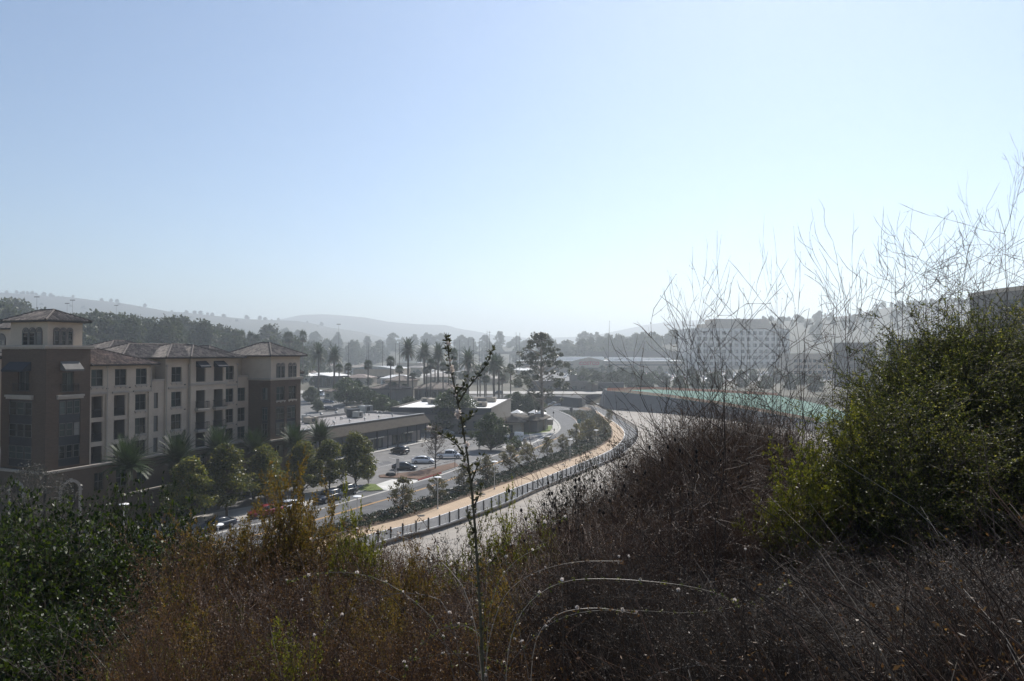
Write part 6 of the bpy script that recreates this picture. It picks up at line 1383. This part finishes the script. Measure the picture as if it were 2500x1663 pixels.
# ---- amber and yellow green sprigs standing above the scrub
AM = [(695, 1150, 9.0, 0, 'tall amber leaved shrub with upright plumes left of centre'), (760, 1165, 9.2, 1, 'amber and green upright shrub right of the tall amber one'), (655, 1210, 8.8, 1, 'lower amber shrub at the left of the tall plumes'), (725, 1230, 8.6, 0, 'amber shrub between the two tall plumes'), (480, 1285, 8.6, 0, 'amber plume shrub beside the dark parked sedan'), (540, 1300, 8.4, 1, 'amber plume shrub below the lamp'), (800, 1275, 8.6, 0, 'amber shrub at the right foot of the plumes'), (610, 1300, 8.5, 0, 'low amber shrub left of the plumes')]
for px, yt, Y, k, lab in AM: put_bush(BA[k], 'amber_shrub', px, yt, Y, 2.0, lab, wide=.8)
GS = [(870, 1195, 8.2, 0, 'yellow green upright shrub before the planted bed'), (905, 1205, 8.4, 1, 'second yellow green shrub next to the bed'), (840, 1255, 8.1, 1, 'short yellow green sprig left of the bed shrub'), (1160, 1255, 8.0, 0, 'yellow green sprig right of the flower stalk'), (1205, 1228, 8.3, 1, 'yellow green sprig before the fence'), (1245, 1205, 8.4, 0, 'tall yellow green sprig in front of the fence posts'), (1290, 1215, 8.4, 1, 'yellow green sprig over the channel edge'), (1330, 1250, 8.2, 0, 'rightmost yellow green sprig before the dark brush'), (1120, 1290, 7.8, 1, 'low yellow green sprig at the stalk base'), (590, 1390, 7, 1, 'green sprig among the rusty scrub at left')]
for px, yt, Y, k, lab in GS: put_bush(BS[k], 'green_sprig', px, yt, Y, 1.9, lab, wide=.62)
for px, yt, Y in ((370, 1500, 5), (420, 1540, 4.8), (340, 1570, 4.6), (450, 1590, 4.4)): put_bush(rb.choice(BS), 'green_sprig', px, yt, Y, 1.9, 'yellow green sprig at lower left beside the glossy shrubs', group='yellow green sprigs at lower left', wide=.5)
for i in range(18): put_bush(rb.choice(BS + BA), 'olive_sprig', U(430, 1300), U(1370, 1560), U(4.2, 6.4), 1.9, 'olive or amber sprig rising among the rusty scrub', group='sprigs among the rusty scrub', wide=U(.35, .55))
for px, yt, Y, lab in ((1470, 1105, 13, 'dark green scrub bush over the channel floor'), (1530, 1100, 12.5, 'dark scrub bush right of the one over the channel'), (1415, 1150, 12, 'low dark scrub bush at the edge of the channel'), (1120, 1320, 9, 'dark green shrub low behind the flower stalk'), (1380, 1190, 11.5, 'dark low scrub left of the channel bush')): put_bush(BD[int(px) % 2], 'dark_scrub', px, yt, Y, 1.7, lab, wide=.95)
# ---- brown thicket on the right, then green coyote brush
g_ = 'brown thicket on the right slope'; lb = 'dense reddish brown dry thicket on the right slope'
for i in range(78):
    px = U(1290, 2560) if i < 56 else U(1640, 1950); Y = U(5.2, 11.5); line = np.interp(px, [1290, 1380, 1480, 1600, 1700, 1800, 1950, 2100, 2300, 2560], [1305, 1250, 1195, 1105, 1022, 1005, 1050, 1160, 1195, 1180]); yt = line + max(0, 9 - Y) * 48 + U(-10, 40); put_bush(rb.choice(BT), 'dry_thicket', px, yt, Y, 2.3, lb, group=g_, wide=U(.7, 1.0))
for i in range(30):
    px = U(1350, 2560); Y = U(3.0, 5.0); put_bush(rb.choice(BT_shade), 'dry_thicket', px, U(1340, 1500), Y, 2.1, 'low brown thicket at the lower right, coloured dark for shade', group='low brown thickets at lower right', wide=U(.45, .65))
CO = [(2165, 915, 7.6), (2200, 870, 7.8), (2225, 845, 7.8), (2255, 850, 7.6), (2270, 825, 7.9), (2335, 800, 7.8), (2395, 795, 7.6), (2450, 815, 7.4), (2520, 800, 7.6), (2580, 815, 7.4), (2175, 985, 6.9), (2230, 960, 6.8), (2300, 930, 6.8), (2420, 940, 6.7), (2520, 930, 6.8), (2480, 1090, 5.9), (2380, 1060, 6.0), (2560, 1060, 6)]
CO += [(2150, 1030, 6.6), (2250, 905, 7.2), (2310, 880, 7.0), (2365, 860, 7.2), (2430, 870, 7.0), (2490, 860, 7.2), (2210, 1040, 6.0), (2300, 1030, 6.1), (2440, 1010, 6.1), (2540, 960, 6.4)]
for i, (px, yt, Y) in enumerate(CO): put_bush(BC[i % 3], 'coyote_bush', px, yt - 22 + U(-25, 35), Y - .5, 2.4, 'dense small leaved green bush in the thicket at right', group='green bushes at right', wide=U(.6, .95))
for px, yt, Y, lab in ((1985, 1030, 5.9, 'bright yellow green bush at the left foot of the green bushes'), (2045, 1000, 6.0, 'yellow green bush below the pale leaved branch'), (1945, 1100, 5.8, 'small yellow green bush among brown stems')): put_bush(BS[0], 'lime_bush', px, yt, Y, 1.9, lab, wide=.7)
# ---- bare mustard stalks
def mustard(seed, H):
    r = np.random.default_rng(seed); k = 11; t = np.linspace(0, 1, k); a = r.uniform(0, 6.28); bend = r.uniform(.02, .13) * H
    P = np.zeros((1, k, 3)); P[0, :, 0] = np.cos(a) * bend * t ** 2; P[0, :, 1] = np.sin(a) * bend * t ** 2; P[0, :, 2] = H * t - .2; P[0] += np.cumsum(r.normal(size=(k, 3)) * .012 * H, 0) * .7
    P2 = twigs(r, P, 8, .34, .98, .36 * H, .58, .35, 8, 1.5); P3 = twigs(r, P2, 2, .25, .95, .19 * H, .5, .3, 6, 1.8)
    P4 = twigs(r, P3, 1, .2, .95, .07 * H, .5, .3, 3, .8)
    parts = [strands(P, np.linspace(.0072, .0022, k), 4), strands(P2, np.array([.0031, .0028, .0024, .0019, .0030, .0019, .0031, .0010])), strands(P3, np.array([.0021, .0017, .0031, .0018, .0031, .0010])), strands(P4, np.array([.0014, .0018, .0007]))]
    V, F, m = merge([(a_, b_, 0) for a_, b_ in parts]); st = np_mesh('stems', V, F, M['stem_m'])
    N = 160; q = np.concatenate([P3.reshape(-1, 3), P4.reshape(-1, 3)]); c = q[r.integers(0, len(q), N)]; V, F = leaves(c, r.uniform(.012, .03, N), .005, unit(r.normal(size=(N, 3)) + [0, 0, .8])); return st, np_mesh('leaves', V, F, LM['rust'])
MU = [mustard(300 + i, 2.8) for i in range(7)]
tops_x = [1600, 1700, 1800, 1900, 2000, 2100, 2200, 2300, 2400, 2500, 2560]; tops_y = [860, 790, 715, 670, 620, 580, 555, 530, 490, 440, 450]
g_ = 'bare dry stalks on the right'; lb = 'tall bare dry stalk with thin curved branches on the right'
for i in range(44):
    px = (U(1660, 2540) if i < 40 else U(1660, 2000)) if i > 20 else 1690 + i * 42; Y = U(5.0, 9.5) if px < 1980 else U(7.9, 9.8); yt = np.interp(px, tops_x, tops_y) + abs(rb.gauss(0, 90)) + 10; put_bush(rb.choice(MU), 'dry_stalk', px, yt, Y, 2.8, lb, 'dry stalk', g_, wide=U(.7, 1.05))
for px, yt, Y in ((1800, 600, 7.5), (1700, 740, 7), (1890, 680, 8), (2490, 450, 8.2), (2400, 520, 8.4)): put_bush(rb.choice(MU), 'dry_stalk', px, yt, Y, 2.8, 'lone bare stalk rising above its neighbours into the sky', 'dry stalk', 'lone tall stalks', wide=.45)
for i in range(13):
    px = U(1540, 1780); Y = U(6, 10); put_bush(rb.choice(MU), 'dry_stalk', px, np.interp(px, [1300, 1500, 1600, 1750], [1240, 1110, 960, 900]) + U(-40, 80), Y, 2.8, 'bare dry stalk at the left edge of the thicket', 'dry stalk', 'bare stalks at the thicket edge', wide=U(.5, .9))
for i, (px, yt, Y) in enumerate(((1660, 960, 4.2), (1600, 930, 4.4), (1330, 1150, 4.6), (1400, 1090, 5), (1490, 1020, 4.8))): put_bush(MU[i], 'dry_stalk', px, yt, Y, 2.8, 'thin bare stalk close to the camera right of centre', 'dry stalk', 'near bare stalks', wide=.5)
# black seed heads on thin stems
def seedplant(seed):
    r = np.random.default_rng(seed); n = 15; az = r.uniform(0, 6.28, n); t = np.linspace(0, 1, 5); P = np.zeros((n, 5, 3)); w_ = r.uniform(.1, .45, n); h = r.uniform(.9, 1.5, n)
    for j in range(5): P[:, j] = np.stack([np.cos(az) * w_ * t[j] ** 1.3, np.sin(az) * w_ * t[j] ** 1.3, h * t[j]], 1)
    V, F = strands(P, np.linspace(.005, .002, 5)); st = np_mesh('stems', V, F, M['stem_d']); b = MB()
    for p in P[:, -1]: s_ = r.uniform(.009, .015); b.lathe([(s_ * .3, -s_), (s_, -s_ * .3), (s_, s_ * .4), (s_ * .4, s_)], 6, 0, tuple(p))
    return st, b.mesh('seed_heads', M['seed'])
SP = [seedplant(400 + i) for i in range(3)]
for i in range(16):
    px = U(1330, 1900); Y = U(6, 8.5); e = put_bush(SP[i % 3], 'seed_head_plant', px, np.interp(px, [1330, 1500, 1650, 1900], [1235, 1160, 1110, 1110]) + U(10, 110), Y, 1.3, 'dead plant with small black seed heads in the brown thicket', 'dry plant', 'black seed head plants', wide=U(.8, 1.2)); e.children[1].name = 'seed_heads'
# ---- dry thatch between the shrubs (nobody could count it)
n_ = 38000; Yb = rng.uniform(0, 1, n_) ** .8 * 10.2 + 1.9; Xb = rng.uniform(-.86, .9, n_) * Yb; zb_ = np.array([hill_z(x, y) for x, y in zip(Xb, Yb)])
hh = rng.uniform(.35, 1.05, n_) * np.interp(Yb, [1.8, 4, 12], [.75, 1, 1.2]); az = rng.uniform(0, 6.28, n_); lean = rng.uniform(.1, .75, n_); lg = rng.uniform(0, 1, n_) < .05; hh = np.where(lg, hh * 1.7, hh); t = np.linspace(0, 1, 4)
lx, ly = np.cos(az) * lean - .25, np.sin(az) * lean
P = np.stack([np.stack([Xb + lx * hh * q ** 1.4, Yb + ly * hh * q ** 1.4, zb_ - .05 + hh * q - .25 * hh * lean * q ** 3], 1) for q in t], 1)
n2_ = 520; Y2 = rng.uniform(3.2, 8.5, n2_); X2 = rng.uniform(-.5, .35, n2_) * Y2; z2 = np.array([hill_z(x, y) for x, y in zip(X2, Y2)]) + .1; l2 = rng.uniform(.9, 1.7, n2_); a2 = rng.normal(0, .25, n2_)
P = np.concatenate([P, np.stack([np.stack([X2 - l2 * (.62 + a2) * q, Y2 + l2 * .15 * q, z2 + l2 * (.78 - a2 * .5) * q - .18 * l2 * q * q], 1) for q in t], 1)]); n_ += n2_
ok = ~((P[:, -1, 2] > EYE - .20 * P[:, -1, 1]) & (P[:, -1, 0] / P[:, -1, 1] < .2)); ok &= ~((P[:, 0, 1] < 3.0) & (P[:, -1, 2] > EYE - .28 * P[:, -1, 1])); P = P[ok]; n_ = len(P)
rad = np.interp(np.random.default_rng(9).uniform(0, 1, n_), [0, .8, 1], [.0012, .0026, .0045])[:, None] * np.linspace(1.1, .45, 4)[None]
V1, F1 = strands(P, rad); k = 90000; idx = rng.integers(0, n_, k); tt = rng.uniform(.25, 1, k) * 3; j = np.minimum(tt.astype(int), 2); f = (tt - j)[:, None]; C = P[idx, j] * (1 - f) + P[idx, j + 1] * f + rng.normal(size=(k, 3)) * .03
V2, F2 = leaves(C, rng.uniform(.008, .03, k), rng.uniform(.004, .011, k)); sel = rng.uniform(0, 1, n_); sel[-int(ok[-n2_:].sum()):] *= .385; mi_s = np.where(sel < .27, 0, np.where(sel < .35, 1, np.where(sel < .385, 2, 4))); mi = np.concatenate([np.repeat(mi_s, 9), np.full(k, 3)])
V, F, _m = merge([(V1, F1, 0), (V2, F2, 0)]); tag(link('dry_brush', np_mesh('dry_brush', V, F, [M['stem_b'], M['stem'], M['stem_p'], LM['rust'], M['stem_d']], mi)), 'dark brown dry stems and litter carpeting the slope', 'brush', kind='stuff')
# ---- the flower stalk close to the camera
def world(px, py, Y): return Vector(atY(px, py, Y))
STK = empty('flower_stalk', (*world(1180, 1663, 2.6)[:2], 0), 0, 'tall budding flower stalk with white blossoms standing close to the camera', 'flower stalk'); Ys = 2.6
STK.location.z = hill_z(STK.location.x, STK.location.y); o0 = STK.location
main = [(1182, 1760), (1176, 1600), (1172, 1480), (1166, 1390), (1160, 1290), (1152, 1200), (1142, 1120), (1130, 1045), (1115, 970), (1104, 920), (1096, 870), (1092, 835), (1090, 822)]
pm = [world(x, y, Ys) - o0 for x, y in main]; pm = [Vector((0, 0, -.1))] + pm
MB().tube(pm, [.0062, .006, .0058, .0056, .0053, .005, .0046, .0042, .0038, .0034, .003, .0027, .0024, .002], 7).build('main_stem', M['stem_g'], STK, True)
br = [[(1130, 1045), (1112, 1010), (1085, 1075 - 25), (1060, 1045), (1046, 1030 - 5)], [(1118, 985), (1140, 950), (1165, 920), (1185, 895), (1196, 870), (1201, 853)], [(1133, 1110), (1115, 1085), (1095, 1070), (1080, 1062), (1048, 1048)], [(1150, 1180), (1165, 1140), (1175, 1115)], [(1147, 1160), (1135, 1130), (1128, 1100)], [(1128, 1035), (1145, 1020), (1158, 1010)], [(1112, 962), (1130, 945), (1140, 925)], [(1155, 1240), (1170, 1210), (1178, 1190)], [(1158, 1300), (1145, 1270), (1140, 1255)]]
ends = []
for q in br[1:]:
    w_ = [world(x, y, Ys + .02 * i) - o0 for i, (x, y) in enumerate(q)]; MB().tube(w_, [.0038 - .0022 * i / (len(w_) - 1) for i in range(len(w_))], 5).build('branch', M['stem_g'], STK, True); ends.append(w_)
r = np.random.default_rng(77); ch = [pm[i].lerp(pm[i + 1], q) for i in range(5, len(pm) - 1) for q in (0, .25, .5, .75)] + [p for w_ in ends for a_, c_ in zip(w_, w_[1:]) for p in (a_, a_.lerp(c_, .5), c_)] + [pm[i].lerp(pm[i + 1], q) for i in range(1, 5) for q in (.1, .3, .5, .7, .9)]
C, D = [], []
for p in ch:
    for _ in range(5): d = unit(r.normal(size=3) + np.array([0, 0, 1.1])); C.append(np.array(p) + d * .014); D.append(d)
for i in range(36): p = pm[-1].lerp(pm[-3], r.uniform(0, 1)); d = unit(r.normal(size=3) + np.array([0, 0, .6])); C.append(np.array(p) + d * .012); D.append(d)
V, F = leaves(np.array(C), r.uniform(.012, .026, len(C)), r.uniform(.005, .010, len(C)), np.array(D), .3); o = link('buds', np_mesh('buds', V, F, LM['bud']), STK); o['kind'] = 'stuff'
def blossom(parent, p, s, name='flower'):
    n = 26; d = unit(r.normal(size=(n, 3)) + np.array([0, 0, .3])); V, F = leaves(np.array(p) + d * s * .5, s, s * .55, d, .3); return link(name, np_mesh(name, V, F, LM['petal']), parent)
for x, y, s in ((1094, 838, .012), (1098, 880, .010), (1104, 905, .012), (1107, 950, .008), (1119, 1008, .017), (1117, 1016, .014), (1140, 1085, .013), (1048, 1046, .014), (1072, 1068, .010), (1103, 895, .009), (1137, 1135, .010), (1160, 1180, .010), (1112, 965, .007)): blossom(STK, world(x, y, Ys - .01) - o0, s)
# ---- arching wands with white tufts
WD = [[(1170, 1480), (1060, 1345), (960, 1300), (860, 1290), (760, 1320)], [(1175, 1400), (1230, 1330), (1300, 1285), (1380, 1265)], [(1165, 1520), (1090, 1360), (1020, 1250), (950, 1215)], [(1185, 1590), (1200, 1450), (1250, 1370), (1330, 1330)], [(1120, 1480), (1000, 1440), (880, 1470), (760, 1560)], [(1190, 1563), (1130, 1520), (1060, 1540), (990, 1620), (980, 1700)], [(1180, 1660), (1200, 1520), (1250, 1420), (1380, 1370), (1520, 1370)], [(1210, 1663), (1320, 1530), (1420, 1490), (1560, 1490), (1700, 1500), (1860, 1470), (1930, 1420)], [(1300, 1690), (1260, 1500), (1230, 1360), (1250, 1330)], [(1230, 1640), (1260, 1500), (1350, 1420), (1480, 1410), (1700, 1430), (1800, 1470)], [(1540, 1670), (1680, 1620), (1850, 1630), (2050, 1655)], [(880, 1663), (1000, 1610), (1130, 1590), (1230, 1620)], [(1290, 1600), (1340, 1500), (1450, 1480), (1560, 1500)], [(1110, 1560), (960, 1420), (820, 1390), (700, 1420)]]
WL_ = ['sweeping left over the road', 'curving right before the fence', 'rising left of the stalk', 'curving right at the stalk foot', 'drooping far left over the scrub', 'hooked down at the bottom', 'long one bowing right', 'longest, running right to a raised tip', 'pale upright one right of the stalk', 'high bow over the brown brush', 'low one along the bottom right', 'low one along the bottom centre', 'short bow in the brush', 'bow low on the left']
for i, q in enumerate(WD):
    Yw = 2.5 + .25 * (i % 4); P = [world(x, y, Yw + .06 * j) for j, (x, y) in enumerate(q)]; P = [Vector((P[0].x + .03, P[0].y + .05, hill_z(P[0].x, P[0].y) - .05)), Vector((P[0].x + .02, P[0].y + .03, (hill_z(P[0].x, P[0].y) + P[0].z) / 2))] + P
    for _ in range(2):
        Q = [P[0]]
        for a_, c_ in zip(P, P[1:]): Q += [a_.lerp(c_, .25), a_.lerp(c_, .75)]
        Q.append(P[-1]); P = Q
    e = empty('arching_wand', P[0], 0, 'thin arching wand with white tufts, ' + WL_[i], 'dry wand', 'arching wands near the camera'); P = [p - e.location for p in P]; m_ = len(P)
    MB().tube(P, [.0021 - .0014 * j / m_ for j in range(m_)], 6).build('stem', M['stem_p'] if i % 3 == 0 else M['stem'], e, True)
    C = [np.array(P[j]) + r.normal(size=3) * .006 for j in range(m_ // 3, m_) for _ in range(7)]; V, F = leaves(np.array(C), r.uniform(.008, .018, len(C)), .006); link('leaves', np_mesh('leaves', V, F, LM['coyote'] if i % 2 else LM['rust']), e)
    for j in range(3 + i % 3): p = P[r.integers(m_ // 3, m_)]; blossom(e, np.array(p) + np.array([0, 0, .006]), r.uniform(.005, .010), 'tuft')
for i in range(22):                                           # loose white tufts on thin stems in the scrub
    px, py, Y = U(620, 2300), U(1330, 1640), U(3.0, 5.0); p = world(px, py, Y); e = empty('white_tuft', (p.x, p.y, p.z), 0, 'small white seed tuft on a thin stem in the dark scrub', 'seed tuft', 'white seed tufts in the scrub'); zg = hill_z(p.x, p.y) - p.z
    MB().tube([(U(-.1, .1), U(-.1, .1), min(zg, -.1)), (0.01, 0, min(zg, -.1) * .4), (0, 0, 0)], .0014, 4).build('stem', M['stem'], e); blossom(e, (0, 0, 0), U(.007, .012), 'tuft')
# ================================================================== haze: one closed box of even, pale air
HZ = MB().box(-5200, 5200, -70, 6100, -3.0, 275)
hm = bpy.data.materials.new('haze'); hm.use_nodes = True; nt = hm.node_tree
for q in list(nt.nodes):
    if q.type != 'OUTPUT_MATERIAL': nt.nodes.remove(q)
pv = nt.nodes.new('ShaderNodeVolumePrincipled'); pv.inputs['Color'].default_value = (.86, .94, 1, 1)
pv.inputs['Density'].default_value = .00047; pv.inputs['Anisotropy'].default_value = .45
nt.links.new(pv.outputs[0], [q for q in nt.nodes if q.type == 'OUTPUT_MATERIAL'][0].inputs['Volume'])
tag(HZ.build('haze', hm), kind='stuff')
